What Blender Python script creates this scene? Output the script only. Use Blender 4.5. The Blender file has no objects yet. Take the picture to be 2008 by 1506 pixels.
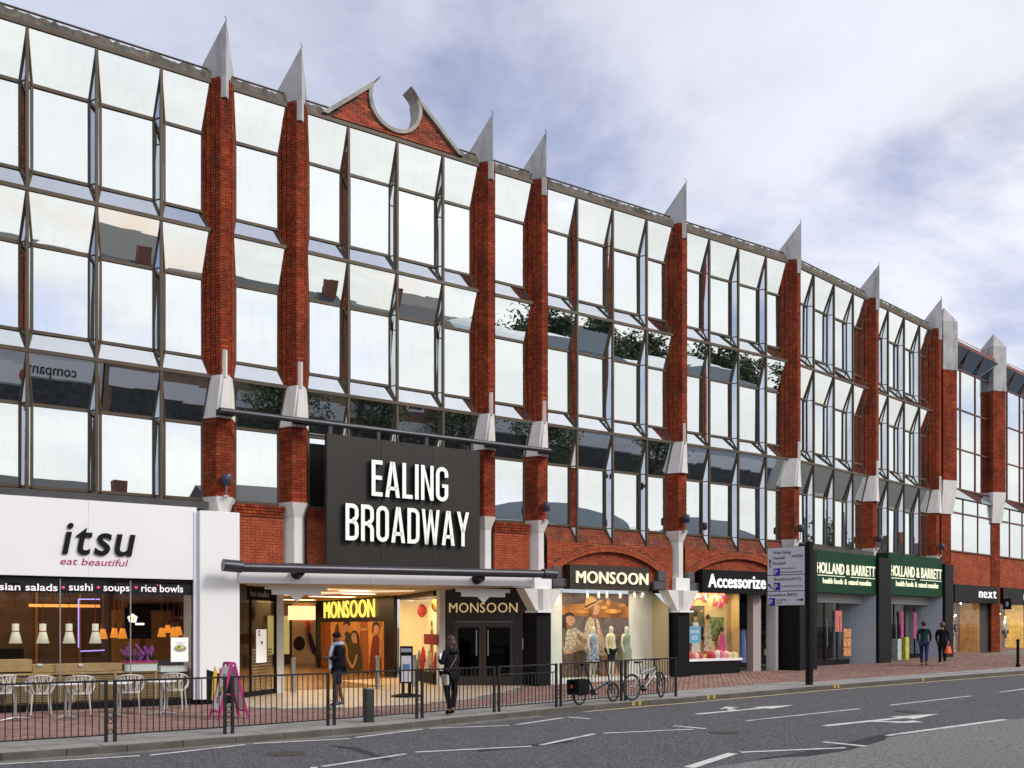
import bpy, math, random
from mathutils import Vector, Matrix
R = math.radians
rnd = random.Random(7)
scene = bpy.context.scene
col = scene.collection

# ------------------------------------------------------------------ camera
FPX, CX, HY, EYE = 1900.0, 1004.0, 1227.0, 1.91      # focal length in photo pixels, centre, horizon, eye height
PHI = math.atan(FPX / 2821.0)                         # camera heading away from the facade normal
F = 24.3                                              # facade plane (y)
cam_d = bpy.data.cameras.new('camera'); cam = bpy.data.objects.new('camera', cam_d); col.objects.link(cam)
cam_d.sensor_width = 36; cam_d.lens = 36 * FPX / 2008; cam_d.shift_y = (HY - 753) / 2008
cam_d.clip_start = .1; cam_d.clip_end = 3000
cam.location = (0, 0, EYE); cam.rotation_euler = (R(90), 0, -PHI)
scene.camera = cam

# ------------------------------------------------------------------ world, sun, exposure
SUN = Vector((.46, -.70, .60)).normalized()
w = bpy.data.worlds.new('World'); scene.world = w; w.use_nodes = True
nt = w.node_tree; nt.nodes.clear()
def N(t, **k):
    n = nt.nodes.new(t)
    for a, b in k.items(): setattr(n, a, b)
    return n
def L(a, b): nt.links.new(a, b)
out = N('ShaderNodeOutputWorld'); bg = N('ShaderNodeBackground'); bg.inputs['Strength'].default_value = .1
sky = N('ShaderNodeTexSky', sky_type='NISHITA', sun_disc=False)
sky.sun_elevation = math.asin(SUN.z); sky.sun_rotation = math.atan2(SUN.x, SUN.y)
tc = N('ShaderNodeTexCoord'); sep = N('ShaderNodeSeparateXYZ'); L(tc.outputs['Generated'], sep.inputs[0])
def M_(op, a, b=None, c=None):
    n = N('ShaderNodeMath', operation=op)
    for i, v in enumerate((a, b, c)):
        if v is None: continue
        if isinstance(v, (int, float)): n.inputs[i].default_value = v
        else: L(v, n.inputs[i])
    return n.outputs[0]
zz = M_('ADD', M_('MAXIMUM', sep.outputs[2], 0.0), .22)
cmb = N('ShaderNodeCombineXYZ')
L(M_('DIVIDE', sep.outputs[0], zz), cmb.inputs[0]); L(M_('DIVIDE', sep.outputs[1], zz), cmb.inputs[1])
def noise(scale, detail, rough, dist, off):
    mp = N('ShaderNodeMapping'); mp.inputs['Location'].default_value = off; L(cmb.outputs[0], mp.inputs[0])
    n = N('ShaderNodeTexNoise'); n.inputs['Scale'].default_value = scale; n.inputs['Detail'].default_value = detail
    n.inputs['Roughness'].default_value = rough; n.inputs['Distortion'].default_value = dist
    L(mp.outputs[0], n.inputs['Vector']); return n.outputs['Fac']
def ramp(v, a, b, lo=0., hi=1.):
    n = N('ShaderNodeMapRange'); n.interpolation_type = 'SMOOTHSTEP'
    n.inputs[1].default_value = a; n.inputs[2].default_value = b; n.inputs[3].default_value = lo; n.inputs[4].default_value = hi
    L(v, n.inputs[0]); return n.outputs[0]
n1 = noise(.85, 7, .55, .35, (.4, .2, 0)); n2 = noise(2.1, 8, .6, .3, (7.3, 2.2, 1)); n3 = noise(.5, 5, .5, .2, (1.3, 5.2, 4))
cover = M_('ADD', M_('MULTIPLY', n1, .7), M_('MULTIPLY', n2, .3))
mask = ramp(cover, .35, .50, .30, 1.)
# cloud brightness: soft grey-to-white shading, whiter towards the low sun
dt = N('ShaderNodeVectorMath', operation='DOT_PRODUCT'); dt.inputs[1].default_value = SUN; L(tc.outputs['Generated'], dt.inputs[0])
glow = M_('POWER', M_('MULTIPLY_ADD', dt.outputs['Value'], .5, .5), 2.0)
shade = M_('ADD', ramp(n3, .3, .7, -.8, .8), ramp(n2, .3, .7, -.7, .7))
lum = M_('ADD', M_('ADD', M_('MULTIPLY', glow, 4.6), 5.3), shade)
cc = N('ShaderNodeMix', data_type='RGBA'); cc.inputs['A'].default_value = (.86, .90, 1.06, 1); cc.inputs['B'].default_value = (1.03, 1.0, .965, 1)
L(ramp(glow, .1, .75), cc.inputs['Factor'])
cs = N('ShaderNodeVectorMath', operation='SCALE'); L(cc.outputs['Result'], cs.inputs[0]); L(lum, cs.inputs['Scale'])
mx = N('ShaderNodeMix', data_type='RGBA'); L(M_('MULTIPLY', mask, M_('MULTIPLY_ADD', M_('MAXIMUM', sep.outputs[2], 0.0), -.42, 1.06)), mx.inputs['Factor']); mx.clamp_factor = True; skt = N('ShaderNodeVectorMath', operation='MULTIPLY'); skt.inputs[1].default_value = (.98, .95, 1.18); L(sky.outputs[0], skt.inputs[0]); L(skt.outputs[0], mx.inputs['A']); L(cs.outputs[0], mx.inputs['B'])
L(mx.outputs['Result'], bg.inputs['Color']); L(bg.outputs[0], out.inputs[0])
sd = bpy.data.lights.new('sun', 'SUN'); sd.energy = 1.5; sd.angle = R(14); sd.color = (1, .93, .84)
so = bpy.data.objects.new('sun', sd); col.objects.link(so); so.rotation_euler = SUN.to_track_quat('Z', 'Y').to_euler()
so.location = (20, -10, 40)
vs = scene.view_settings; vs.view_transform = 'Standard'; vs.look = 'None'; vs.gamma = 1; vs.exposure = .42; vs.use_curve_mapping = False
cy = scene.cycles; cy.max_bounces = 7; cy.diffuse_bounces = 3; cy.glossy_bounces = 4; cy.transparent_max_bounces = 8; cy.sample_clamp_indirect = 6

# ------------------------------------------------------------------ geometry helpers
def g(X): return max(0, X - 13) * .0167               # the street climbs gently to the right
COS, SIN = math.cos(PHI), math.sin(PHI)
def at(px, py, Y=F):                                  # photo pixel -> point on the plane y = Y
    t = (px - CX) / FPX; z = Y / (COS - t * SIN)
    return Vector((z * (SIN + t * COS), Y, (HY - py) * z / FPX + EYE))
def ax(px, Y=F): return at(px, 0, Y).x
def gp(px, py, h=0.):                                 # photo pixel -> point on the pavement (h above it)
    gg = 0.
    for _ in range(60):
        z = (EYE - gg - h) * FPX / (py - HY); xc = (px - CX) * z / FPX
        X = z * SIN + xc * COS; Y = z * COS - xc * SIN; gg = .5 * gg + .5 * g(X)
    return Vector((X, Y, gg + h))
BEND = R(9.14); BO = Vector((29.06, F, 0))            # the facade turns at the sixth pier
MB_ = Matrix.Translation(BO) @ Matrix.Rotation(BEND, 4, 'Z')
MBI = MB_.inverted()
def atb(px, py, off=0.):                              # pixel -> local point (s, off, z) on the turned facade
    t = (px - CX) / FPX
    d = Vector((SIN + t * COS, COS - t * SIN, 0))
    o = MBI @ Vector((0, 0, 0)); dl = MBI.to_3x3() @ d
    k = (off - o.y) / dl.y; p = o + dl * k
    return Vector((p.x, off, (HY - py) * k / FPX + EYE))
def wm(o):
    m = o.matrix_parent_inverse @ o.matrix_basis
    return wm(o.parent) @ m if o.parent else o.matrix_basis.copy()
def put(o, parent=None):
    col.objects.link(o)
    if parent is not None:
        o.parent = parent; o.matrix_parent_inverse = wm(parent).inverted()
    return o
def tag(o, label=None, cat=None, group=None, kind=None):
    if label: o['label'] = label
    if cat: o['category'] = cat
    if group: o['group'] = group
    if kind: o['kind'] = kind
    return o
def thing(name, label, cat, loc=(0, 0, 0), group=None):
    e = bpy.data.objects.new(name, None); e.empty_display_size = .2; e.location = loc; col.objects.link(e)
    return tag(e, label, cat, group)
def copy_tree(o, parent=None):
    c = o.copy(); col.objects.link(c)
    if parent is not None: c.parent = parent
    for ch in list(o.children): copy_tree(ch, c)
    return c
I4 = Matrix.Identity(4)
class MB:
    def __init__(s, M=None): s.v = []; s.f = []; s.sm = []; s.M = M
    def add(s, vs, fs, smooth=False):
        b = len(s.v)
        s.v += [tuple(s.M @ Vector(p)) if s.M else tuple(p) for p in vs]
        s.f += [tuple(i + b for i in f) for f in fs]; s.sm += [smooth] * len(fs); return s
    def box(s, x0, x1, y0, y1, z0, z1):
        return s.add([(x0, y0, z0), (x1, y0, z0), (x1, y1, z0), (x0, y1, z0), (x0, y0, z1), (x1, y0, z1), (x1, y1, z1), (x0, y1, z1)],
                     [(0, 3, 2, 1), (4, 5, 6, 7), (0, 1, 5, 4), (1, 2, 6, 5), (2, 3, 7, 6), (3, 0, 4, 7)])
    def quad(s, a, b, c, d): return s.add([a, b, c, d], [(0, 1, 2, 3)])
    def slab(s, pts, n, t):                            # polygon pts thickened by t against direction n
        n = Vector(n); k = len(pts); bk = [Vector(p) - n * t for p in pts]
        return s.add([tuple(p) for p in pts] + [tuple(p) for p in bk],
                     [tuple(range(k)), tuple(range(2 * k - 1, k - 1, -1))] + [(i, k + i, k + (i + 1) % k, (i + 1) % k) for i in range(k)])
    def prism(s, plan, z0, z1, plan1=None):            # plan: list of (x, y); optional different top plan
        k = len(plan); p1 = plan1 or plan
        return s.add([(x, y, z0) for x, y in plan] + [(x, y, z1) for x, y in p1],
                     [tuple(range(k - 1, -1, -1)), tuple(range(k, 2 * k))] + [(i, (i + 1) % k, k + (i + 1) % k, k + i) for i in range(k)])
    def bar(s, p, q, w, h, up=(0, 0, 1)):              # rectangular bar from p to q, w across, h along up
        p, q = Vector(p), Vector(q); d = (q - p).normalized(); u = Vector(up)
        if abs(d.dot(u)) > .98: u = Vector((0, 1, 0))
        x = d.cross(u).normalized(); u = x.cross(d).normalized()
        c = [x * (a * w / 2) + u * (b * h / 2) for a, b in ((-1, -1), (1, -1), (1, 1), (-1, 1))]
        return s.add([p + k for k in c] + [q + k for k in c], [(3, 2, 1, 0), (4, 5, 6, 7), (0, 1, 5, 4), (1, 2, 6, 5), (2, 3, 7, 6), (3, 0, 4, 7)])
    def tube(s, pts, r, n=8, cap=True, closed=False):
        pts = [Vector(p) for p in pts]; rs = r if isinstance(r, (list, tuple)) else [r] * len(pts)
        vs = []; fs = []; prev = None; m = len(pts)
        for i, p in enumerate(pts):
            if closed: d = pts[(i + 1) % m] - pts[i - 1]
            else: d = pts[min(i + 1, m - 1)] - pts[max(i - 1, 0)]
            d.normalize()
            if prev is None:
                u = Vector((0, 0, 1)) if abs(d.z) < .9 else Vector((1, 0, 0)); prev = d.cross(u).normalized()
            x = (prev - d * prev.dot(d)).normalized(); prev = x; y = d.cross(x)
            vs += [p + (x * math.cos(2 * math.pi * k / n) + y * math.sin(2 * math.pi * k / n)) * rs[i] for k in range(n)]
        for i in range(m if closed else m - 1):
            j = (i + 1) % m
            fs += [(i * n + k, i * n + (k + 1) % n, j * n + (k + 1) % n, j * n + k) for k in range(n)]
        s.add(vs, fs, True)
        if cap and not closed: s.add([vs[k] for k in range(n)], [tuple(range(n - 1, -1, -1))]); s.add([vs[(m - 1) * n + k] for k in range(n)], [tuple(range(n))])
        return s
    def lathe(s, prof, c=(0, 0, 0), n=16, sm=True):     # prof: list of (r, z)
        vs = []; m = len(prof)
        for r, z in prof: vs += [(c[0] + r * math.cos(2 * math.pi * k / n), c[1] + r * math.sin(2 * math.pi * k / n), c[2] + z) for k in range(n)]
        fs = [(i * n + k, i * n + (k + 1) % n, (i + 1) * n + (k + 1) % n, (i + 1) * n + k) for i in range(m - 1) for k in range(n)]
        s.add(vs, fs, sm)
        if prof[0][0] > 1e-4: s.add(vs[:n], [tuple(range(n - 1, -1, -1))])
        if prof[-1][0] > 1e-4: s.add(vs[-n:], [tuple(range(n))])
        return s
    def ball(s, c, rx, ry, rz, n=12, m=8):
        prof = [(math.sin(math.pi * i / m), -math.cos(math.pi * i / m)) for i in range(m + 1)]
        vs = [];
        for a, z in prof: vs += [(c[0] + rx * a * math.cos(2 * math.pi * k / n), c[1] + ry * a * math.sin(2 * math.pi * k / n), c[2] + rz * z) for k in range(n)]
        return s.add(vs, [(i * n + k, i * n + (k + 1) % n, (i + 1) * n + (k + 1) % n, (i + 1) * n + k) for i in range(m) for k in range(n)], True)
    def mesh(s, name, mat):
        me = bpy.data.meshes.new(name); me.from_pydata(s.v, [], s.f)
        me.polygons.foreach_set('use_smooth', s.sm)
        if mat: me.materials.append(mat)
        me.update(); return me
    def build(s, name, mat, parent=None, label=None, cat=None, group=None, kind=None, bevel=0):
        o = bpy.data.objects.new(name, s.mesh(name, mat)); put(o, parent)
        if bevel:
            b = o.modifiers.new('bevel', 'BEVEL'); b.width = bevel; b.segments = 2; b.limit_method = 'ANGLE'
        return tag(o, label, cat, group, kind)
def rect(x0, x1, z0, z1, Y): return [(x0, Y, z0), (x1, Y, z0), (x1, Y, z1), (x0, Y, z1)]

# ------------------------------------------------------------------ materials
MATS = {}
def mat(name, c=(.5, .5, .5), rough=.6, metal=0., var=0., vscale=3., bump=0., bscale=40., spec=.5, dirt=0., dirtc=(.05, .045, .035), island=0., emit=0., ec=None, streak=False):
    if name in MATS: return MATS[name]
    m = bpy.data.materials.new(name); m.use_nodes = True; t = m.node_tree; b = t.nodes['Principled BSDF']
    b.inputs['Roughness'].default_value = rough; b.inputs['Metallic'].default_value = metal
    b.inputs['Specular IOR Level'].default_value = spec; b.inputs['Base Color'].default_value = (*c, 1)
    def nd(k, **kw):
        n = t.nodes.new(k)
        for a, v in kw.items(): setattr(n, a, v)
        return n
    g_ = nd('ShaderNodeNewGeometry'); src = None
    def no(sc, det=5, stretch=None):
        n = nd('ShaderNodeTexNoise'); n.inputs['Scale'].default_value = sc; n.inputs['Detail'].default_value = det
        if stretch:
            mp = nd('ShaderNodeMapping'); mp.inputs['Scale'].default_value = stretch; t.links.new(g_.outputs['Position'], mp.inputs[0]); t.links.new(mp.outputs[0], n.inputs['Vector'])
        else: t.links.new(g_.outputs['Position'], n.inputs['Vector'])
        return n.outputs['Fac']
    fac = None
    if var or island:
        hs = nd('ShaderNodeHueSaturation'); hs.inputs['Color'].default_value = (*c, 1)
        v = None
        if var:
            mr = nd('ShaderNodeMapRange'); mr.inputs[1].default_value = .25; mr.inputs[2].default_value = .75
            mr.inputs[3].default_value = 1 - var; mr.inputs[4].default_value = 1 + var; t.links.new(no(vscale), mr.inputs[0]); v = mr.outputs[0]
        if island:
            mr2 = nd('ShaderNodeMapRange'); mr2.inputs[3].default_value = 1 - island; mr2.inputs[4].default_value = 1 + island * .7
            t.links.new(g_.outputs['Random Per Island'], mr2.inputs[0])
            if v:
                mu = nd('ShaderNodeMath', operation='MULTIPLY'); t.links.new(v, mu.inputs[0]); t.links.new(mr2.outputs[0], mu.inputs[1]); v = mu.outputs[0]
            else: v = mr2.outputs[0]
            mr3 = nd('ShaderNodeMapRange'); mr3.inputs[3].default_value = .49; mr3.inputs[4].default_value = .512
            wn = nd('ShaderNodeTexWhiteNoise', noise_dimensions='1D'); t.links.new(g_.outputs['Random Per Island'], wn.inputs['W']); t.links.new(wn.outputs['Value'], mr3.inputs[0])
            t.links.new(mr3.outputs[0], hs.inputs['Hue'])
        t.links.new(v, hs.inputs['Value']); src = hs.outputs[0]
    if dirt:
        mixn = nd('ShaderNodeMix', data_type='RGBA'); mixn.inputs['A'].default_value = (*c, 1)
        if src: t.links.new(src, mixn.inputs['A'])
        mixn.inputs['B'].default_value = (*dirtc, 1)
        mr = nd('ShaderNodeMapRange'); mr.inputs[1].default_value = .5; mr.inputs[2].default_value = .78; mr.inputs[3].default_value = 0; mr.inputs[4].default_value = dirt
        t.links.new(no(2.2, 8, (1.6, 1.6, .35) if streak else None), mr.inputs[0]); t.links.new(mr.outputs[0], mixn.inputs['Factor']); src = mixn.outputs['Result']
    if src: t.links.new(src, b.inputs['Base Color'])
    if bump:
        bp = nd('ShaderNodeBump'); bp.inputs['Strength'].default_value = bump; bp.inputs['Distance'].default_value = .02
        t.links.new(no(bscale, 6), bp.inputs['Height']); t.links.new(bp.outputs[0], b.inputs['Normal'])
    if emit:
        b.inputs['Emission Color'].default_value = (*(ec or c), 1); b.inputs['Emission Strength'].default_value = emit
    MATS[name] = m; return m
def mirror_glass(name, tint, dark, fac, wave=.0025):
    m = bpy.data.materials.new(name); m.use_nodes = True; t = m.node_tree; t.nodes.clear()
    o = t.nodes.new('ShaderNodeOutputMaterial'); mx = t.nodes.new('ShaderNodeMixShader'); gl = t.nodes.new('ShaderNodeBsdfGlossy'); df = t.nodes.new('ShaderNodeBsdfDiffuse')
    lw = t.nodes.new('ShaderNodeLayerWeight'); lw.inputs['Blend'].default_value = .25
    mr = t.nodes.new('ShaderNodeMapRange'); mr.inputs[3].default_value = fac; mr.inputs[4].default_value = 1.; t.links.new(lw.outputs['Fresnel'], mr.inputs[0])
    gl.inputs['Color'].default_value = (*tint, 1); gl.inputs['Roughness'].default_value = .004; df.inputs['Color'].default_value = (*dark, 1)
    ge = t.nodes.new('ShaderNodeNewGeometry'); n = t.nodes.new('ShaderNodeTexNoise'); n.inputs['Scale'].default_value = .9; n.inputs['Detail'].default_value = 1
    t.links.new(ge.outputs['Position'], n.inputs['Vector'])
    bp = t.nodes.new('ShaderNodeBump'); bp.inputs['Strength'].default_value = .35; bp.inputs['Distance'].default_value = wave; t.links.new(n.outputs['Fac'], bp.inputs['Height'])
    t.links.new(bp.outputs[0], gl.inputs['Normal'])
    # a film of dirt running down the pane
    mp = t.nodes.new('ShaderNodeMapping'); mp.inputs['Scale'].default_value = (3, 3, .5); t.links.new(ge.outputs['Position'], mp.inputs[0])
    n2 = t.nodes.new('ShaderNodeTexNoise'); n2.inputs['Scale'].default_value = 2.; n2.inputs['Detail'].default_value = 8; t.links.new(mp.outputs[0], n2.inputs['Vector'])
    m2 = t.nodes.new('ShaderNodeMapRange'); m2.inputs[1].default_value = .5; m2.inputs[2].default_value = .8; m2.inputs[4].default_value = .05; t.links.new(n2.outputs['Fac'], m2.inputs[0])
    sb = t.nodes.new('ShaderNodeMath'); sb.operation = 'SUBTRACT'; sb.use_clamp = True; t.links.new(mr.outputs[0], sb.inputs[0]); t.links.new(m2.outputs[0], sb.inputs[1])
    t.links.new(sb.outputs[0], mx.inputs[0]); t.links.new(df.outputs[0], mx.inputs[1]); t.links.new(gl.outputs[0], mx.inputs[2]); t.links.new(mx.outputs[0], o.inputs[0])
    return m
def clear_glass(name, tint=(.93, .96, .95), refl=.10, mx_=.5):
    m = bpy.data.materials.new(name); m.use_nodes = True; t = m.node_tree; t.nodes.clear()
    o = t.nodes.new('ShaderNodeOutputMaterial'); mx = t.nodes.new('ShaderNodeMixShader'); gl = t.nodes.new('ShaderNodeBsdfGlossy'); tr = t.nodes.new('ShaderNodeBsdfTransparent')
    lw = t.nodes.new('ShaderNodeLayerWeight'); lw.inputs['Blend'].default_value = .12
    mr = t.nodes.new('ShaderNodeMapRange'); mr.inputs[3].default_value = refl * .4; mr.inputs[4].default_value = refl + mx_; t.links.new(lw.outputs['Fresnel'], mr.inputs[0])
    gl.inputs['Roughness'].default_value = .01; tr.inputs['Color'].default_value = (*tint, 1)
    t.links.new(mr.outputs[0], mx.inputs[0]); t.links.new(tr.outputs[0], mx.inputs[1]); t.links.new(gl.outputs[0], mx.inputs[2]); t.links.new(mx.outputs[0], o.inputs[0])
    return m
BRICK = mat('brick', (.27, .050, .022), .85, var=.32, vscale=1.4, island=.3, bump=.4, bscale=60, spec=.12, dirt=.85, dirtc=(.055, .022, .014), streak=True)
BRICKB = mat('bright_brick', (.35, .078, .036), .85, var=.22, vscale=1.3, island=.22, bump=.3, bscale=60, spec=.2)
MORTAR = mat('mortar', (.13, .055, .038), .95, var=.2, bump=.3)
STONE = mat('white_stone', (.72, .71, .69), .75, var=.07, vscale=2, bump=.12, bscale=70, dirt=.35, dirtc=(.4, .36, .3), streak=True)
CONC = mat('grey_concrete', (.47, .475, .49), .85, var=.16, vscale=1.6, bump=.25, bscale=60, dirt=.8, dirtc=(.17, .165, .16), streak=True)
CONC2 = mat('weathered_concrete', (.42, .42, .43), .9, var=.2, vscale=2.4, bump=.35, bscale=40, dirt=.8, dirtc=(.07, .065, .06), streak=True)
BROWN = mat('bronze_frame', (.085, .062, .040), .5, var=.25, vscale=2, spec=.3)
BROWN2 = mat('red_brown_frame', (.12, .035, .025), .5)
MIRROR = mirror_glass('solar_glass', (.835, .895, .915), (.02, .028, .03), .80)
MIRROR2 = mirror_glass('grey_solar_glass', (.80, .87, .89), (.05, .075, .08), .62)
GLASS = clear_glass('shop_glass')
WHITE = mat('white_paint', (.86, .87, .89), .45, var=.02, vscale=.7)
WHITE2 = mat('off_white', (.74, .73, .70), .6, var=.03)
BLACK = mat('black_paint', (.010, .010, .012), .5, spec=.12)
BLACKM = mat('black_matt', (.012, .011, .011), .8, spec=.1)
NAVY = mat('dark_steel', (.035, .038, .052), .35, metal=.2, var=.2, spec=.6)
STEEL = mat('brushed_steel', (.55, .54, .52), .35, metal=.9)
RAIL = mat('rail_paint', (.018, .019, .022), .55, var=.25, vscale=6, spec=.25)
ASPH = mat('asphalt', (.125, .125, .138), .9, var=1.05, vscale=26., bump=1., bscale=75, spec=.2, dirt=.45, dirtc=(.08, .08, .09))
ASPH2 = mat('worn_asphalt', (.20, .20, .20), .9, var=.7, vscale=26., bump=.6, bscale=75, spec=.25)
# ================================================================== GROUND, ROAD, PAVEMENT
KERB = [(-80, 15.6), (-20, 15.9), (0, 16.15), (3.2, 16.25), (5.7, 16.42), (7.6, 16.62), (9.1, 16.88), (11.3, 17.45), (13.4, 17.86), (15.2, 17.95), (17, 17.93), (19.6, 18.02),
        (22.6, 18.14), (27.6, 18.12), (33.4, 17.98), (45, 18.3), (60, 20.0), (90, 26), (140, 38)]
def kerb(X):
    for (a, b), (c, d) in zip(KERB, KERB[1:]):
        if a <= X <= c: return b + (d - b) * (X - a) / (c - a)
    return KERB[0][1] if X < KERB[0][0] else KERB[-1][1]
DROP = .105
def sheet(y0, y1, dz, xs):                             # strip between y0(X) and y1(X) that follows the street's fall
    m = MB(); pts = []
    for X in xs: pts += [(X, y0(X), g(X) + dz), (X, y1(X), g(X) + dz)]
    return m.add(pts, [(2 * i, 2 * i + 2, 2 * i + 3, 2 * i + 1) for i in range(len(xs) - 1)])
XS = [-80, -40, -20, -10, -5] + [x * .5 for x in range(-4, 80)] + [42, 45, 50, 60, 75, 90, 110, 140]
MB().add([(-900, -900, -.55), (900, -900, -.55), (900, 900, -.55), (-900, 900, -.55)], [(0, 1, 2, 3)]).build('ground', mat('earth', (.09, .085, .075), .95, var=.2, vscale=.2), kind='structure')
road = sheet(lambda X: 1.2 + (max(0, X - 45) * .1), lambda X: kerb(X) + .02, -DROP, XS).build('road', ASPH, kind='structure')
pave = sheet(lambda X: kerb(X) + .1, lambda X: 31 + max(0, X - 29) * .3, -.03, XS).build('pavement', mat('paving_bed', (.17, .155, .14), .95, var=.2), kind='structure')
far_pave = sheet(lambda X: -6, lambda X: 1.2 + (max(0, X - 45) * .1), .0, XS).build('far_pavement', mat('far_paving', (.25, .24, .23), .9, var=.15), kind='structure')

# paler worn asphalt on the near right lane, and a pale gutter strip along the kerb
def strip_of(pts, dz, m=None):
    m = m or MB(); return m.add([(p[0], p[1], g(p[0]) - DROP + dz) for p in pts], [tuple(range(len(pts)))])
def fan(pa, pb, dz):                                    # ribbon between two poly-lines with as many points
    m = MB(); v = []
    for a, b in zip(pa, pb): v += [(a[0], a[1], g(a[0]) - DROP + dz), (b[0], b[1], g(b[0]) - DROP + dz)]
    return m.add(v, [(2 * i, 2 * i + 2, 2 * i + 3, 2 * i + 1) for i in range(len(pa) - 1)])
edge_px = [(1330, 1520), (1400, 1504), (1450, 1497), (1520, 1487), (1590, 1481), (1660, 1470), (1740, 1447), (1860, 1428), (1975, 1412), (2008, 1409), (2250, 1374)]
edge = [gp(x, y, -DROP) for x, y in edge_px]
near = [Vector((p.x + i * 1.0 + 1.0, 2.2 + .02 * i, 0)) for i, p in enumerate(edge)]
fan(near, edge, .004).build('worn_road_patch', ASPH2, road)
gut = mat('gutter', (.17, .165, .155), .95, var=.25, vscale=3, dirt=.4)
fan([(X, kerb(X) - .34 + .03 * math.sin(X * 1.7)) for X in [x * .6 for x in range(-5, 22)]], [(X, kerb(X)) for X in [x * .6 for x in range(-5, 22)]], .004).build('gutter', gut, road)

# darker reinstated trench and patches, iron covers
DARKP = mat('patched_asphalt', (.062, .062, .07), .95, var=.5, vscale=24, bump=.8, bscale=70, spec=.15)
def patch(pxs, dz, m=DARKP, name='road_patch'):
    q = [gp(x, y, -DROP) for x, y in pxs]; MB().add([(p.x, p.y, g(p.x) - DROP + dz) for p in q], [tuple(range(len(q)))][::1]).build(name, m, road)
patch([(1480, 1489), (1560, 1478), (1640, 1462), (1700, 1447), (1745, 1437), (1735, 1452), (1660, 1473), (1590, 1483)][::-1], .0062)
patch([(930, 1470), (1010, 1463), (1120, 1452), (1125, 1455), (1015, 1467), (940, 1474)][::-1], .0062); patch([(640, 1462), (700, 1466), (770, 1490), (760, 1492), (690, 1470)], .0062)
for px, py, r_ in ((560, 1478, .3), (1420, 1436, .3), (1780, 1395, .28)):
    q = gp(px, py, -DROP); o_ = MB().lathe([(r_, 0), (r_, .003)], (q.x, q.y, g(q.x) - DROP + .004), 24).build('manhole_cover', mat('iron_cover', (.055, .05, .048), .6, metal=.3, var=.5, vscale=30, bump=.8, bscale=60), road)
# painted markings
PAINT = mat('road_paint', (.66, .66, .64), .7, var=.2, vscale=9, dirt=.75, dirtc=(.17, .17, .18))
YEL = mat('yellow_paint', (.60, .48, .24), .75, var=.2, vscale=6, dirt=.6, dirtc=(.25, .22, .17))
def stripe(a, b, w, name='lane_line', m=PAINT, dz=.008):
    A, B = gp(*a, -DROP), gp(*b, -DROP); d = (B - A); d.z = 0; n = Vector((-d.y, d.x, 0)).normalized() * w / 2
    k = max(1, int(d.length / 1.0)); pa = [A.lerp(B, i / k) - n for i in range(k + 1)]; pb = [A.lerp(B, i / k) + n for i in range(k + 1)]
    fan(pa, pb, dz).build(name, m, road)
for a, b, w_ in (((-60, 1503), (274, 1482.7), .1), ((294, 1481.7), (480.6, 1461), .1), ((498, 1459), (685, 1449), .1), ((697, 1447), (829, 1430.5), .1), ((842, 1429), (1000, 1423), .1),
              ((1013, 1421.6), (1105, 1408), .1), ((1113, 1406.5), (1156, 1410), .11),
              ((632, 1504), (797, 1479), .1), ((814, 1475.7), (1043, 1464), .1), ((1060, 1461.7), (1166, 1439.6), .1), ((1183, 1438.6), (1359, 1430.6), .1), ((1321, 1424), (1384, 1429.5), .12),
              ((1351, 1506), (1437, 1478), .17), ((1452, 1476), (1658, 1467), .11), ((1615, 1455.7), (1698, 1464), .13), ((1740, 1443), (1971, 1411.5), .14),
              ((1464, 1414), (1685, 1390.4), .1), ((1745, 1383.4), (1903, 1365.3), .1), ((1961, 1357.8), (2040, 1347), .1), ((590, 1530), (617, 1505), .1)):
    stripe(a, b, w_)
def arrow(base, tip, side):                              # straight-on arrow with a turning branch
    A, B = gp(*base, -DROP), gp(*tip, -DROP); d = B - A; d.z = 0; ln = d.length; u = d.normalized(); n = Vector((-u.y, u.x, 0)); P = lambda s, t: A + u * (s * ln) + n * t
    m = MB()
    def poly(pp): m.add([(p.x, p.y, g(p.x) - DROP + .008) for p in pp], [tuple(range(len(pp)))])
    poly([P(0, -.09), P(.66, -.09), P(.66, .09), P(0, .09)]); poly([P(.655, -.3), P(1, 0), P(.655, .3)])
    s = side
    q = [P(.34, .091 * s), P(.42, .091 * s), P(.5, .45 * s), P(.44, .45 * s)]; poly(q if s > 0 else q[::-1])
    q = [P(.36, .46 * s), P(.58, .46 * s), P(.545, .8 * s)]; poly(q if s > 0 else q[::-1])
    m.build('lane_arrow', PAINT, road)
arrow((1366, 1401), (1557, 1383), 1); arrow((1617, 1424), (1841, 1400.5), -1)
ys = [13.9 + .6 * i for i in range(60)]
fan([(X, kerb(X) - .28) for X in ys], [(X, kerb(X) - .16) for X in ys], .008).build('yellow_line', YEL, road)

# kerb stones, slabs, red paving blocks, pale entrance apron
KST = mat('kerb_stone', (.11, .098, .085), .9, var=.3, vscale=2.5, bump=.5, bscale=45, dirt=.5, dirtc=(.06, .055, .05))
SLAB = mat('paving_slab', (.30, .295, .285), .9, var=.2, vscale=1.7, bump=.3, bscale=50, dirt=.45, dirtc=(.14, .13, .12))
X = -2.0; step = MB().box(-.5, .5, 0, .16, -.28, 0).mesh('kerb_stone', KST)
ks = 0
while X < 46:
    ln = .9 if X > 0 else .95
    a, b = Vector((X, kerb(X), g(X))), Vector((X + ln, kerb(X + ln), g(X + ln))); d = b - a
    o = bpy.data.objects.new('kerb_stone', step); o.scale = (d.length - .012, 1, 1); o.location = (a + b) / 2 + Vector((0, 0, rnd.uniform(-.006, .006)))
    o.rotation_euler = (0, -math.atan2(d.z, d.xy.length), math.atan2(d.y, d.x)); put(o, pave); X += ln; ks += 1
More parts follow.
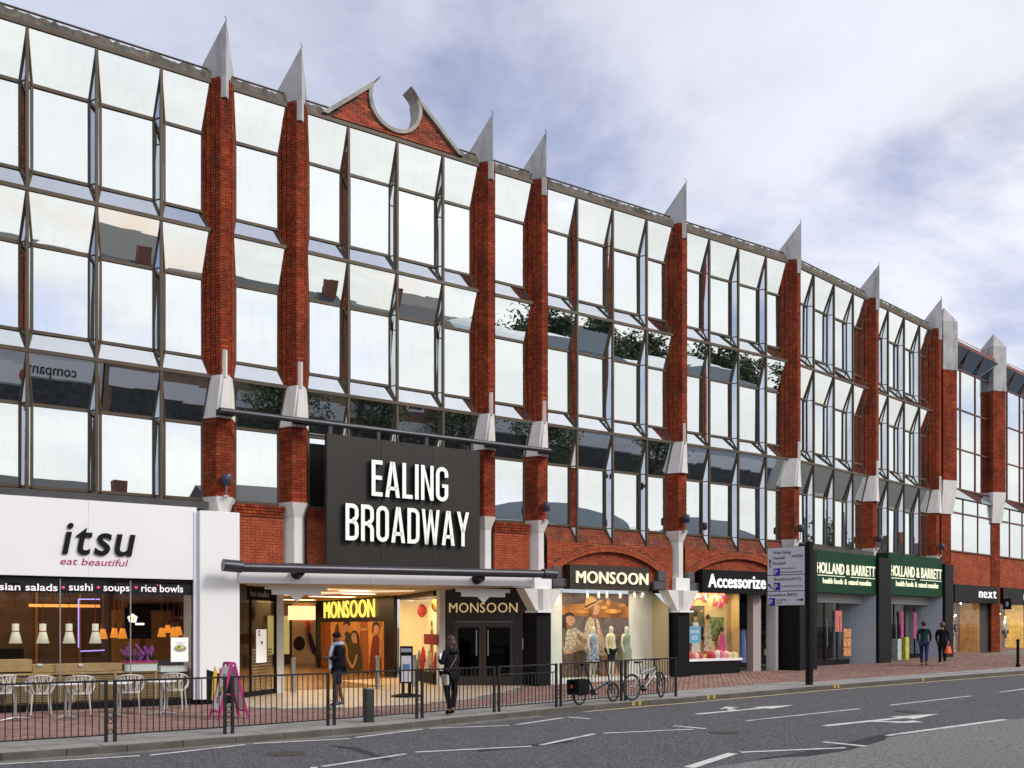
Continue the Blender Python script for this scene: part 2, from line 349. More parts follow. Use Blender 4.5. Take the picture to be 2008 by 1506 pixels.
slabm = [MB().prism([(-.5, -.5), (.5, -.5), (.5, .5), (-.5, .5)], -.04, 0).mesh('paving_slab', SLAB)]
X = -2.0
for row, (v0, v1, ln) in enumerate(((.17, .77, .9), (.78, 1.38, .9), (1.39, 1.85, .75))):
    X = -2.2 + .37 * row
    while X < 40:
        if X > 24 and row == 2: break
        c = X + ln / 2; ang = math.atan2(kerb(X + ln) - kerb(X), ln)
        o = bpy.data.objects.new('paving_slab', slabm[0]); o.scale = ((ln - .012) / math.cos(ang), v1 - v0 - .012, 1)
        o.location = (c, kerb(c) + (v0 + v1) / 2, g(c) + rnd.uniform(-.004, .003)); o.rotation_euler = (rnd.uniform(-.004, .004), -.0167 if c > 13 else 0, ang); put(o, pave); X += ln
APRON = [(7.45, 23.6), (7.9, 21.75), (9.2, 21.1), (11.2, 20.95), (13.2, 21.6), (15.2, 23.0), (17.2, 24.7), (17.6, 31), (7.45, 31)]
def inside(x, y, poly):
    c = False
    for (a, b), (d, e) in zip(poly, poly[1:] + poly[:1]):
        if (b > y) != (e > y) and x < (d - a) * (y - b) / (e - b) + a: c = not c
    return c
def blocks(mb, x0, x1, y0f, y1f, bl, bw, ok, zt=0.):
    y = 17.8; r = 0
    while y < 28.5:
        x = x0 + (bl / 2 if r % 2 else 0)
        while x < x1:
            cx_, cy = x + bl / 2, y + bw / 2
            if cy > y0f(cx_) and cy < y1f(cx_) and ok(cx_, cy):
                z = g(cx_) + zt + rnd.uniform(-.003, .002); k = .004
                mb.add([(x + k, y + k, z - .03), (x + bl - k, y + k, z - .03), (x + bl - k, y + bw - k, z - .03), (x + k, y + bw - k, z - .03),
                        (x + k + .003, y + k + .003, z), (x + bl - k - .003, y + k + .003, z), (x + bl - k - .003, y + bw - k - .003, z), (x + k + .003, y + bw - k - .003, z)],
                       [(4, 5, 6, 7), (0, 1, 5, 4), (1, 2, 6, 5), (2, 3, 7, 6), (3, 0, 4, 7)])
            x += bl
        y += bw; r += 1
AP2 = [(a - (.35 if a < 12 else -.1), b - .32) for a, b in APRON]
facy = lambda X: F + .3 if X < 29 else F + .3 + (X - 29) * math.tan(BEND)
pb = MB(); blocks(pb, -2.2, 45, lambda X: kerb(X) + (1.86 if X < 24 else 1.4), facy, .21, .105, lambda x, y: not inside(x, y, AP2))
pb.build('red_paving_blocks', mat('red_paver', (.29, .175, .145), .9, var=.2, vscale=1.2, island=.3, bump=.3, dirt=.5, dirtc=(.13, .09, .075)), pave, kind='stuff')
gb = MB(); blocks(gb, 6, 19, lambda X: kerb(X) + 1.86, facy, .1, .1, lambda x, y: inside(x, y, AP2) and not inside(x, y, APRON))
gb.build('grey_setts', mat('grey_sett', (.2, .195, .19), .9, var=.2, island=.25, bump=.3), pave, kind='stuff')
TILE = mat('entrance_tile', (.56, .47, .36), .45, var=.1, vscale=1.2, dirt=.3, dirtc=(.3, .24, .18))
tb = MB(); 
yy = 20.9
tile = MB().prism([(-.5, -.5), (.5, -.5), (.5, .5), (-.5, .5)], -.03, 0).mesh('entrance_tile', TILE)
while yy < 31:
    x = 7.5
    while x < 17.6:
        cx_, cy = x + .3, yy + .3
        if inside(cx_, cy, APRON) or (cy > 24.6):
            o = bpy.data.objects.new('entrance_tile', tile); o.scale = (.594, .594, 1); o.location = (cx_, cy, g(cx_) + rnd.uniform(-.001, .001)); o.rotation_euler = (0, -.0167 if cx_ > 13 else 0, 0); put(o, pave)
        x += .6
    yy += .6

# ================================================================== SHOPPING CENTRE
D = .22                                                  # depth of the window recess
def lay(mb, P0, u, n, wd, ht, bl=.225, bh=.075, j=.010, dep=.016, phase=0., ok=None, jit=.004):
    u = Vector(u).normalized(); n = Vector(n).normalized(); P0 = Vector(P0); rows = max(1, round(ht / bh)); bh = ht / rows
    for r in range(rows):
        x = -(bl / 2 if (r % 2) else 0) + phase
        while x < wd - .005:
            a, b = max(x + j / 2, 0), min(x + bl - j / 2, wd); x += bl
            if b - a < .025: continue
            z0, z1 = r * bh + j / 2, (r + 1) * bh - j / 2
            if ok and not ok((a + b) / 2, (z0 + z1) / 2): continue
            d = dep + rnd.uniform(-jit, jit)
            o = [P0 + u * a + Vector((0, 0, z0)), P0 + u * b + Vector((0, 0, z0)), P0 + u * b + Vector((0, 0, z1)), P0 + u * a + Vector((0, 0, z1))]
            mb.add([p - n * .004 for p in o] + [p + n * d for p in o], [(4, 5, 6, 7), (0, 1, 5, 4), (1, 2, 6, 5), (2, 3, 7, 6), (3, 0, 4, 7)])
Z0, Z1, Z2, ZB = 15.44, 11.79, 8.14, 5.08                # floor lines of the glazing
centre = thing('shopping_centre_building', 'long red brick shopping centre with slanted mirror windows, spiked piers and a broken pediment', 'building', (1.68, F, 0))
UP = [(-.42, D), (-.10, -.27), (.10, -.27), (.42, D)]
LO = [(-.41, .21), (-.19, -.18), (.19, -.18), (.41, .21)]
def shift(plan, c, k=0.): return [(c + x * (1 - k), y + (.012 if k else 0)) for x, y in plan]
def pier(c, M, base):                                    # c: centre along the facade
    core = MB(M); back = [(c + .42, .5), (c - .42, .5)]
    core.prism([(c + x * .965, y + .016) for x, y in UP] + back, 8.1, 15.6)
    core.prism([(c + x * .965, y + .016) for x, y in LO] + back, 5.1, 7.14)
    p = core.build('pier', MORTAR, centre)
    b = MB(M)
    def face(a, q, z0, z1, ribs=1, gr=None):
        a, q = Vector((*a, 0)), Vector((*q, 0)); d = q - a; n = Vector((d.y, -d.x, 0)); ln = d.length
        if ribs == 1: lay(b, (c + a.x, a.y, z0) - n.normalized() * .016 if False else Vector((c + a.x, a.y, z0)) - n.normalized() * .016, d, n, ln, z1 - z0, phase=-.1)
        else:
            wr = ln / ribs
            for i in range(ribs):
                s0 = a + d.normalized() * (i * wr)
                lay(b, Vector((c + s0.x, s0.y, z0)) - n.normalized() * .016, d, n, wr - (.028 if i < ribs - 1 else 0), z1 - z0, bl=.225 if wr > .23 else .14, phase=-.06 * (i % 2), dep=.016 + .012 * (ribs - 1 - abs(i - 1)))
    hz = 15.56
    face(UP[0], UP[1], 8.17, hz, 4); face(UP[1], UP[2], 8.17, 15.1); face(UP[2], UP[3], 8.17, hz, 4)
    face(LO[0], LO[1], 5.12, 7.12); face(LO[1], LO[2], 5.12, 7.12); face(LO[2], LO[3], 5.12, 7.12)
    b.build('bricks', BRICK, p, kind='stuff')
    # concrete spike
    s = MB(M); rb, rt = (0, -.37), 16.98
    BL, BR = (-.42, .31), (.42, .31)
    v = [(c, -.37, 15.53), (c, -.37, rt), (c + BL[0], BL[1], 15.6), (c + BL[0], BL[1], 15.97), (c + BR[0], BR[1], 15.6), (c + BR[0], BR[1], 15.97)]
    s.add(v, [(0, 1, 3, 2), (0, 4, 5, 1), (1, 5, 3), (2, 3, 5, 4), (0, 2, 4)])
    s.add([(c - .115, -.245, 15.06), (c, -.37, 15.06), (c + .115, -.245, 15.06), (c + .115, -.2, 15.06), (c - .115, -.2, 15.06),
           (c - .115, -.245, 15.58), (c, -.372, 15.58), (c + .115, -.245, 15.58), (c + .115, -.2, 15.58), (c - .115, -.2, 15.58)],
          [(4, 3, 2, 1, 0), (0, 1, 6, 5), (1, 2, 7, 6), (2, 3, 8, 7), (3, 4, 9, 8), (4, 0, 5, 9)])
    sp = s.build('spike', CONC, p)
    MB(M).tube([(c + .03, -.35, rt - .02), (c - .02, -.33, rt + .09)], .008, 5).build('conductor', BLACKM, p)
    # white collar, front rib and wedge
    k = MB(M)
    U2 = [(c + x * 1.03, y - .012 if y < 0 else y) for x, y in UP]; L2 = [(c + x * 1.05, y - .03 if y < 0 else y) for x, y in LO]
    k.prism(L2 + [(c + .42, .4), (c - .42, .4)], 7.1, 8.16, U2 + [(c + .42, .4), (c - .42, .4)])
    k.prism([(c - .115, -.21), (c, -.345), (c + .115, -.21)], 8.1, 8.78)
    k.add([(c - .03, -.3, 8.14), (c + .03, -.3, 8.14), (c - .115, -.22, 8.14), (c + .115, -.22, 8.14), (c - .2, -.19, 7.1), (c + .2, -.19, 7.1), (c - .14, -.3, 7.1), (c + .14, -.3, 7.1)],
          [(0, 1, 7, 6), (0, 6, 4, 2), (1, 3, 5, 7), (4, 6, 7, 5)])
    k.build('stone_collar', STONE, p)
    # capital and shaft
    if base is not None:
        zb, zt = base
        S = [(-.33, .24), (-.1, -.1), (.1, -.1), (.33, .24)]
        q = MB(M); q.prism([(c + x, y) for x, y in S], 4.76, 5.13, [(c + x * 1.06, y - (.05 if y < 0 else 0)) for x, y in LO])
        q.build('capital', STONE, p)
        if zb < 4.7: MB(M).prism([(c + x, y) for x, y in S], zb, 4.755).build('shaft', STONE, p)
    return p
def window(xa, xb, zt_, zb_, M, wa=.13, wb=.13, fl=True, fr=True, last=None, sillfront=None):
    """one module of one storey: sloping upper pane, recessed main pane, sloping sill pane, splayed side panes"""
    H = zt_ - zb_; ztr = zt_ - 1.17
    zs = zb_ + .5 if last is None else ZB
    A, B = (xa, 0, zt_), (xb, 0, zt_); a1, b1 = (xa + wa, D, ztr), (xb - wb, D, ztr); a2, b2 = (xa + wa, D, zs), (xb - wb, D, zs); A3, B3 = (xa, 0, zb_), (xb, 0, zb_)
    fr_ = MB(M); t = .055
    fr_.bar(a1, b1, .08, .075); fr_.bar(a2, b2, .085, .07)
    fr_.bar(a1, a2, .05, .06, (0, 1, 0)); fr_.bar(b1, b2, .05, .06, (0, 1, 0))
    for p, q in ((A, a1), (B, b1)): fr_.bar(p, q, .05, .05)
    if last is None:
        for p, q in ((a2, A3), (b2, B3)): fr_.bar(p, q, .05, .05)
    if fl:
        fr_.bar(A, A3, .065, .08, (0, 1, 0))
        for z in (ztr, zs): fr_.bar((xa, .01, z), (xa + wa, D, z), .03, .03); fr_.bar((xa, .01, z), (xa - wa, D, z), .03, .03)
    if last == 'point' and fl:
        for sg in (1, -1): fr_.bar((xa + sg * wa, D, zs), A3, .04, .05)
    fr_.bar((xa, -.01, zt_), (xb, -.01, zt_), .09, .09) if zt_ < Z0 else None
    f = fr_.build('window', BROWN, centre)
    def pane(pts, m=MIRROR):
        pts = [Vector(p) for p in pts]; n = (pts[1] - pts[0]).cross(pts[2] - pts[0]).normalized()
        t1, t2 = rnd.uniform(-.006, .006), rnd.uniform(-.006, .006)      # no two panes sit quite true
        pts = [p + n * (t1 * (1 if i in (1, 2) else -1) + t2 * (1 if i > 1 else -1)) for i, p in enumerate(pts)]
        MB(M).slab(pts, n, .02).build('pane', m, f)
    low = zt_ == Z2
    pane([a1, b1, B, A]); pane([a2, b2, b1, a1])
    if last is None: pane([A3, B3, b2, a2])
    if fl: pane([A3, a2, a1, A])
    if fr: pane([b2, B3, B, b1])
    return f
def bay(c0, c1, n, M, last):
    e0, e1 = c0 + .29, c1 - .29; mod = (c1 - c0) / n
    fins = [e0] + [c0 + mod * k for k in range(1, n)] + [e1]
    for st, (zt, zb) in enumerate(((Z0, Z1), (Z1, Z2), (Z2, None))):
        for k in range(n):
            xa, xb = fins[k], fins[k + 1]; la = None
            if st == 2:
                la = last; zb = {'point': 4.58, 'flat': 4.98}[last]
            window(xa, xb, zt, zb, M, fl=k > 0, fr=k < n - 1, last=la)
    m = MB(M); m.box(c0 + .2, c1 - .2, -.05, .12, Z0 + .01, Z0 + .11); m.build('roof_gutter', BROWN, centre)
    # rough mossy parapet, set a little back
    m = MB(M); x = c0 + .25; pts = []
    while x < c1 - .2: pts.append((x, .05 + rnd.uniform(-.03, .03), Z0 + .34 + rnd.uniform(-.04, .04))); x += .09
    v = []
    for q in pts: v += [(q[0], .0 + rnd.uniform(0, .02), Z0 + .131), q, (q[0], .6, Z0 + .33)]
    fs = []
    for i in range(len(pts) - 1): fs += [(3 * i, 3 * i + 3, 3 * i + 4, 3 * i + 1), (3 * i + 1, 3 * i + 4, 3 * i + 5, 3 * i + 2)]
    m.add(v, fs); m.build('parapet', mat('mossy_stone', (.13, .12, .10), .95, var=.5, vscale=5, bump=.8, bscale=25, dirt=.9, dirtc=(.05, .055, .022)), centre)
    MB(M).tube([(c0 + .3, .12, Z0 + .43), (c1 - .3, .12, Z0 + .43)], .025, 6).build('parapet_rail', BROWN, centre)
MF = Matrix.Translation((0, F, 0))
C1, C2, C3, C4, C5 = 7.556, 9.534, 15.442, 17.381, 23.245
C0 = C1 - 5.88
for c, base in ((C0, (3., 0)), (C1, (4.5, 0)), (C2, (3.55, 0)), (C3, (3.5, 0)), (C4, (3.5, 0)), (C5, (3.1, 0))): pier(c, MF, base)
s7 = atb(1720, 0, -.27).x; s8 = atb(1843, 0, -.27).x
for s, base in ((0., (4.76, 0)), (s7, (4.76, 0)), (s8, (4.76, 0))): pier(s, MB_, base)
bay(C0, C1, 4, MF, 'flat'); bay(C1, C2, 1, MF, 'flat'); bay(C2, C3, 4, MF, 'flat'); bay(C3, C4, 1, MF, 'flat'); bay(C4, C5, 4, MF, 'point'); bay(C5, BO.x, 4, MF, 'point')
bay(0, s7, 4, MB_, 'flat'); bay(s7, s8, 4, MB_, 'flat')
# body, roof behind the glazing
body = MB(); body.box(-30, BO.x, F + .42, F + 14, 5.0, Z0 + .1); body.build('body_wall', mat('body_render', (.3, .2, .15), .9, var=.1), centre)
MB(MB_).box(.0, s8 + .3, .42, 14, 5.0, Z0 + .1).build('body_wall', MATS['body_render'], centre)
MB(MF).box(-30, C0 - .42, .15, .42, 5, Z0).build('wall', MORTAR, centre)

# brick spandrels under the windows
def spandrel(x0, x1, z0, M, y=.06, mt=BRICKB, single=False):
    wl = MB(M); wl.box(x0, x1, y + .012, .6, z0, 5.0); wobj = wl.build('wall', MORTAR, centre)
    if single:                                            # nearest panel: every brick its own object
        me = {}; bh = .075; rows = int((4.72 - z0) / bh)
        for r in range(rows):
            x = x0 - (.11 if r % 2 else 0)
            while x < x1 - .03:
                a, b_ = max(x + .005, x0), min(x + .22, x1); x += .225
                if b_ - a < .03: continue
                key = round(b_ - a, 3)
                if key not in me: me[key] = MB().box(-key / 2, key / 2, 0, .04, .005, .07).mesh('brick', BRICKS1)
                o = bpy.data.objects.new('brick', me[key]); o.location = M @ Vector(((a + b_) / 2, y - .004 + rnd.uniform(-.003, .003), z0 + r * bh)); put(o, wobj)
    else:
        b = MB(M); lay(b, (x0, y + .012, z0), (1, 0, 0), (0, -1, 0), x1 - x0, 4.72 - z0); b.build('bricks', mt, wobj, kind='stuff')
    b = MB(M)
    for i, (za, zb, pr) in enumerate(((4.72, 4.795, .02), (4.795, 4.87, .045), (4.87, 4.945, .07), (4.945, 5.02, .09))):
        lay(b, (x0, y + .012, za), (1, 0, 0), (0, -1, 0), x1 - x0, zb - za, bl=.12, dep=pr + .012, phase=-.03 * i)
    b.build('corbel_bricks', BRICK, wobj, kind='stuff')
BRICKS1 = mat('single_brick', (.35, .078, .036), .85, var=.3, vscale=4.5, bump=.3, bscale=60, spec=.2)
spandrel(C1 + .33, C2 - .33, 3.42, MF, single=True); spandrel(C2 + .33, C3 - .33, 3.42, MF); spandrel(C3 + .33, C4 - .33, 3.42, MF, single=True)
def arch_wall(x0, x1, zbot, zspring, zcrown, xl, xr):
    """brick apron with a shallow segmental blind arch"""
    xm, hw = (xl + xr) / 2, (xr - xl) / 2; rise = zcrown - zspring; RR = (hw * hw + rise * rise) / (2 * rise); zc = zcrown - RR
    az = lambda x, k=0.: zc + math.sqrt(max(0, (RR + k) ** 2 - (x - xm) ** 2)) if abs(x - xm) < hw + k else zbot
    n = 40; m = MB(MF)
    for i in range(n):
        a, b = x0 + (x1 - x0) * i / n, x0 + (x1 - x0) * (i + 1) / n
        za = az(a) if xl < a < xr else zbot; zb = az(b) if xl < b < xr else zbot
        if (xl < a < xr) != (xl < b < xr): za = zb = zbot if not (xl < (a + b) / 2 < xr) else zspring
        m.quad((a, .004, za), (b, .004, zb), (b, .004, 4.55), (a, .004, 4.55))
        m.quad((a, .004, 4.55), (b, .004, 4.55), (b, D, 5.02), (a, D, 5.02))
    m.box(xl - .02, xr + .02, .14, .6, zbot, 4.5)
    for i in range(30):                                  # soffit of the arch
        a, b = xl + (xr - xl) * i / 30, xl + (xr - xl) * (i + 1) / 30
        m.quad((a, .004, az(a)), (a, .15, az(a)), (b, .15, az(b)), (b, .004, az(b)))
    wo = m.build('wall', MORTAR, centre)
    b = MB(MF)
    lay(b, (x0, .004, zbot), (1, 0, 0), (0, -1, 0), x1 - x0, 4.55 - zbot, ok=lambda u, v: not (xl - .1 < x0 + u < xr + .1 and zbot + v < az(x0 + u, .24) + .02))
    lay(b, (xl, .14, zbot), (1, 0, 0), (0, -1, 0), xr - xl, 4.4 - zbot, ok=lambda u, v: zbot + v < az(xl + u) + .02)
    nv = int(RR * 2 * math.asin(hw / RR) / .078); th = math.asin(min(1, hw / RR))
    for i in range(nv):
        t0 = -th + 2 * th * (i + .06) / nv; t1 = -th + 2 * th * (i + .94) / nv
        pt = lambda t, r, y: (xm + r * math.sin(t), y, zc + r * math.cos(t))
        for ra, rb_ in ((RR + .005, RR + .11), (RR + .12, RR + .225)):
            q = [pt(t0, ra, .004), pt(t1, ra, .004), pt(t1, rb_, .004), pt(t0, rb_, .004)]; y = -.014 + rnd.uniform(-.003, .003)
            q2 = [(p[0], y, p[2]) for p in q]; b.add(q + q2, [(4, 5, 6, 7), (0, 1, 5, 4), (1, 2, 6, 5), (2, 3, 7, 6), (3, 0, 4, 7)])
    b.build('bricks', BRICKB, wo, kind='stuff')
    b = MB(MF); sl = Vector((0, D, .47)); 
    for r in range(6):                                    # bricks of the sloping apron
        t0, t1 = r / 6 + .01, (r + 1) / 6 - .01; x = x0
        while x < x1 - .05:
            a, e = x + .005, min(x + .22, x1); x += .225
            q = [(a, .004 + D * t0, 4.55 + .47 * t0), (e, .004 + D * t0, 4.55 + .47 * t0), (e, .004 + D * t1, 4.55 + .47 * t1), (a, .004 + D * t1, 4.55 + .47 * t1)]
            q2 = [(p[0], p[1] - .012, p[2] + .006) for p in q]; b.add(q + q2, [(4, 5, 6, 7), (0, 1, 5, 4), (1, 2, 6, 5), (2, 3, 7, 6), (3, 0, 4, 7)])
    b.build('apron_bricks', mat('stained_brick', (.22, .05, .024), .9, var=.4, vscale=2.5, island=.3, dirt=.7, dirtc=(.05, .04, .022)), wo, kind='stuff')
    for xq, sg in ((xl, 1), (xr, -1)):                   # grey impost stones
        q = MB(MF); q.box(min(xq - .16 * sg, xq + .2 * sg), max(xq - .16 * sg, xq + .2 * sg), -.05, .2, zspring - .22, zspring + .14)
        q.box(min(xq - .16 * sg, xq + .42 * sg), max(xq - .16 * sg, xq + .42 * sg), -.06, .2, zspring - .5, zspring - .225); q.build('impost_stone', mat('impost', (.085, .087, .095), .85, var=.25, bump=.3), wo, bevel=.03)
arch_wall(C4 + .3, C5 - .3, 3.12, 3.62, 4.3, ax(1090), ax(1298))
arch_wall(C5 + .3, BO.x - .3, 3.12, 3.62, 4.3, ax(1352), ax(1545))

# broken pediment
def pediment():
    xm, zc, r = 12.41, 16.5, .77; x0, x1, zb = 10.34, 14.48, Z0 + .15; pk = 17.44
    sl = lambda x: zb + (pk - zb) * (1 - abs(x - xm) / (x1 - xm))
    def lower(x): return zc - math.sqrt(max(0, r * r - (x - xm) ** 2)) if abs(x - xm) < r else None
    m = MB(MF); b = MB(MF); n = 60
    def col_(x):
        lo = lower(x); top = sl(x) - .1
        if lo is None: return [(zb, top)]
        up = zc + math.sqrt(max(0, r * r - (x - xm) ** 2)); return [(zb, lo)] + ([(up, top)] if top > up + .01 and abs(x - xm) > .5 else [])
    for i in range(n):
        a, e = x0 + (x1 - x0) * i / n, x0 + (x1 - x0) * (i + 1) / n; ca, ce = col_(a), col_(e)
        ta = min(ca[0][1], sl(a) - .1); te = min(ce[0][1], sl(e) - .1)
        if abs(ta - te) > .5: ta = te = min(ta, te)
        m.quad((a, -.02, zb), (e, -.02, zb), (e, -.02, max(te, zb)), (a, -.02, max(ta, zb))); m.quad((e, .38, zb), (a, .38, zb), (a, .38, max(ta, zb)), (e, .38, max(te, zb)))
    p = m.build('pediment', MORTAR, centre)
    lay(b, (x0, -.02, zb), (1, 0, 0), (0, -1, 0), x1 - x0, pk - zb, ok=lambda u, v: zb + v < sl(x0 + u) - .12 and ((x0 + u - xm) ** 2 + (zb + v - zc) ** 2 > (r + .06) ** 2) and not (abs(x0 + u - xm) < r and zb + v > zc + .1))
    b.build('bricks', mat('pediment_brick', (.34, .068, .03), .85, var=.4, vscale=2, island=.45, bump=.3, dirt=.5, dirtc=(.06, .03, .02)), p, kind='stuff')
    ST = mat('trim_stone', (.36, .345, .31), .85, var=.2, vscale=3, dirt=.7, dirtc=(.1, .095, .08))
    for sg in (-1, 1):                                    # raking copings
        P = lambda u_, z_: Vector((xm + sg * u_, -.12, z_)); s_ = lambda u_: sl(xm + u_) + .05
        pts = [P(x1 - xm + .12, zb), P(.46, s_(.46))] + [P(r * math.cos(R(a_)), zc + r * math.sin(R(a_)) - .01) for a_ in (50, 42, 34, 26, 20)] + [P(.80, s_(.80) - .13), P(x1 - xm - .04, zb)]
        if sg > 0: pts = pts[::-1]
        q = MB(MF)
        q.slab(pts, (0, -1, 0), .54); q.build('coping', ST, p)
    q = MB(MF); k = 36; a0, a1 = R(160), R(380)           # ring round the opening
    v = []
    for i in range(k + 1):
        t = a0 + (a1 - a0) * i / k; c_, s_ = math.cos(t), math.sin(t)
        for rr, y in ((r - .045, -.1), (r + .06, -.1), (r + .06, .42), (r - .045, .42)): v.append((xm + rr * c_, y, zc + rr * s_))
    fs = []
    for i in range(k): fs += [(4 * i + j, 4 * i + (j + 1) % 4, 4 * i + 4 + (j + 1) % 4, 4 * i + 4 + j) for j in range(4)]
    q.add(v, fs + [(3, 2, 1, 0), (4 * k, 4 * k + 1, 4 * k + 2, 4 * k + 3)]); q.build('ring', ST, p)
pediment()
# uplighters on the piers
def uplight(M, c, label):
    o = M @ Vector((c + .02, -.32, 5.12)); t = thing('uplighter', label, 'lamp', o, 'blue grey uplighters on the brick piers')
    m = MB(); m.tube([o + Vector((0, .1, .02)), o + Vector((0, 0, .05)), o + Vector((0, -.02, .28))], .018, 6); m.box(o.x - .06, o.x + .06, o.y, o.y + .18, o.z, o.z + .04); m.build('bracket', STEEL, t)
    MB().lathe([(.05, .28), (.11, .31), (.115, .52), (.09, .56), (.0, .55)], (o.x, o.y - .03, o.z), 14).build('lamp_head', mat('lamp_blue', (.035, .045, .085), .4), t)
for M, c, l in ((MF, C1, 'blue grey uplighter above the white restaurant pillar'), (MF, C4, 'blue grey uplighter on pier right of the big dark sign'), (MF, C5, 'blue grey uplighter on pier between the two arched shopfronts'),
                (MB_, 0., 'blue grey uplighter just above the road direction sign'), (MB_, s7, 'blue grey uplighter on pier between the two green shop signs'), (MB_, s8, 'blue grey uplighter furthest right, beside the last black pier')): uplight(M, c, l)
# ================================================================== LETTERING
_gl = {}
def glyph(s, bold=0.):
    k = (s, bold)
    if k not in _gl:
        cu = bpy.data.curves.new('t', 'FONT'); cu.body = s; cu.size = 1; cu.extrude = .5; cu.offset = bold; cu.resolution_u = 3
        ob = bpy.data.objects.new('t', cu); me = bpy.data.meshes.new_from_object(ob)
        vs = [v.co.copy() for v in me.vertices]; fs = [tuple(p.vertices) for p in me.polygons]
        bpy.data.objects.remove(ob); bpy.data.curves.remove(cu); bpy.data.meshes.remove(me); _gl[k] = (vs, fs)
    return _gl[k]
def words(s, P0, u, n, width, cap, depth, m, parent, name='lettering', bold=0., ital=0., each=False, gap=.13, label=None, xh=None):
    """text set along u from P0 (left end of the baseline), given width and capital height"""
    u = Vector(u).normalized(); n = Vector(n).normalized(); P0 = Vector(P0); up = Vector((0, 0, 1))
    capu = xh or .729
    sz = cap / capu
    def emit(vs, fs, x0, sx, nm):
        mb = MB(); mb.add([P0 + u * ((v.x + v.y * ital) * sx + x0) + up * (v.y * sz) + n * ((v.z + .5) * depth) for v in vs], fs); return mb.build(nm, m, parent, label=label)
    if not each:
        vs, fs = glyph(s, bold); a, b = min(v.x for v in vs), max(v.x for v in vs); sx = width / (b - a); return emit(vs, fs, -a * sx, sx, name)
    lay_ = []; x = 0
    for ch in s:
        if ch == ' ': x += .3; continue
        vs, fs = glyph(ch, bold); a, b = min(v.x for v in vs), max(v.x for v in vs); lay_.append((vs, fs, x - a)); x += b - a + gap
    sx = width / (x - gap)
    for vs, fs, o in lay_: emit(vs, fs, o * sx, sx, 'letter')
UX, NY = Vector((1, 0, 0)), Vector((0, -1, 0))
def flatpoly(name, pts, m, parent, t=.004):
    pts = [Vector(p) for p in pts]; n = (pts[1] - pts[0]).cross(pts[2] - pts[0]).normalized(); return MB().slab(pts, n, t).build(name, m, parent)
class Plane:                                              # a flat picture surface: (a, b) -> point
    def __init__(s, P0, u, n): s.P0 = Vector(P0); s.u = Vector(u).normalized(); s.n = Vector(n).normalized(); s.k = .004
    def p(s, a, b, k=None): return s.P0 + s.u * a + Vector((0, 0, b)) + s.n * (s.k if k is None else k)
    def poly(s, pts, m, parent, name='printed_shape'):
        s.k += .0012; mb = MB(); q = [s.p(a, b) for a, b in pts]; mb.add(q, [tuple(range(len(q)))]); return mb.build(name, m, parent)
    def ell(s, a, b, ra, rb, m, parent, name='printed_shape', n=14): return s.poly([(a + ra * math.cos(2 * math.pi * i / n), b + rb * math.sin(2 * math.pi * i / n)) for i in range(n)], m, parent, name)
    def blob(s, pts, m, parent, name='printed_shape', k=5):
        n = len(pts); o = []
        for i in range(n):
            p0, p1, p2, p3 = (Vector(pts[(i + j) % n]) for j in (-1, 0, 1, 2))
            for q in range(k):
                t = q / k; o.append(tuple(.5 * ((2 * p1) + (p2 - p0) * t + (2 * p0 - 5 * p1 + 4 * p2 - p3) * t * t + (3 * p1 - p0 - 3 * p2 + p3) * t ** 3)))
        return s.poly(o, m, parent, name)
    def limb(s, pts, w0, w1, m, parent):
        k = len(pts); L_, R_ = [], []
        for i, (a, b) in enumerate(pts):
            a0, b0 = pts[max(i - 1, 0)]; a1, b1 = pts[min(i + 1, k - 1)]; d = Vector((a1 - a0, b1 - b0)).normalized(); w_ = (w0 + (w1 - w0) * i / (k - 1)) / 2
            L_.append((a - d.y * w_, b + d.x * w_)); R_.append((a + d.y * w_, b - d.x * w_))
        return s.poly(R_ + L_[::-1], m, parent)
SKIN = mat('print_skin', (.56, .28, .16), .6, var=.25, vscale=7); SKIN2 = mat('print_skin_dark', (.40, .15, .06), .6)
HAIRP = mat('print_hair', (.04, .018, .012), .6); STRAW = mat('print_straw', (.55, .30, .09), .6)
CREAM = mat('print_cream', (.50, .38, .26), .6, var=.8, vscale=13); RUST = mat('print_rust', (.35, .10, .02), .6, var=.4, vscale=7)
OLIVE = mat('print_olive', (.06, .05, .018), .6, var=.4, vscale=8); REDP = mat('print_red', (.55, .04, .03), .6, var=.2, vscale=9); PINKP = mat('print_pink', (.65, .05, .22), .5)
TAN = mat('print_tan', (.30, .17, .09), .6, var=.4, vscale=8)
def glow_mat(name, c, s): return mat(name, c, .5, emit=s, ec=c)  # emissive colour, for lamps and also for letters and paper that are none
BULB = glow_mat('lit_bulb', (1, .78, .5), 14); PANEL = glow_mat('lit_panel', (1, .80, .55), 5.0); PANELW = glow_mat('lit_white_panel', (1, .92, .8), 3.)
def area(name, loc, sx, sy, e, c=(1, .78, .5), parent=None, rot=(0, 0, 0)):
    l = bpy.data.lights.new(name, 'AREA'); l.shape = 'RECTANGLE'; l.size = sx; l.size_y = sy; l.energy = e; l.color = c
    o = bpy.data.objects.new(name, l); o.location = loc; o.rotation_euler = rot; put(o, parent); return o

GLASS2 = clear_glass('inner_glass', (.95, .96, .95), .02, .10)
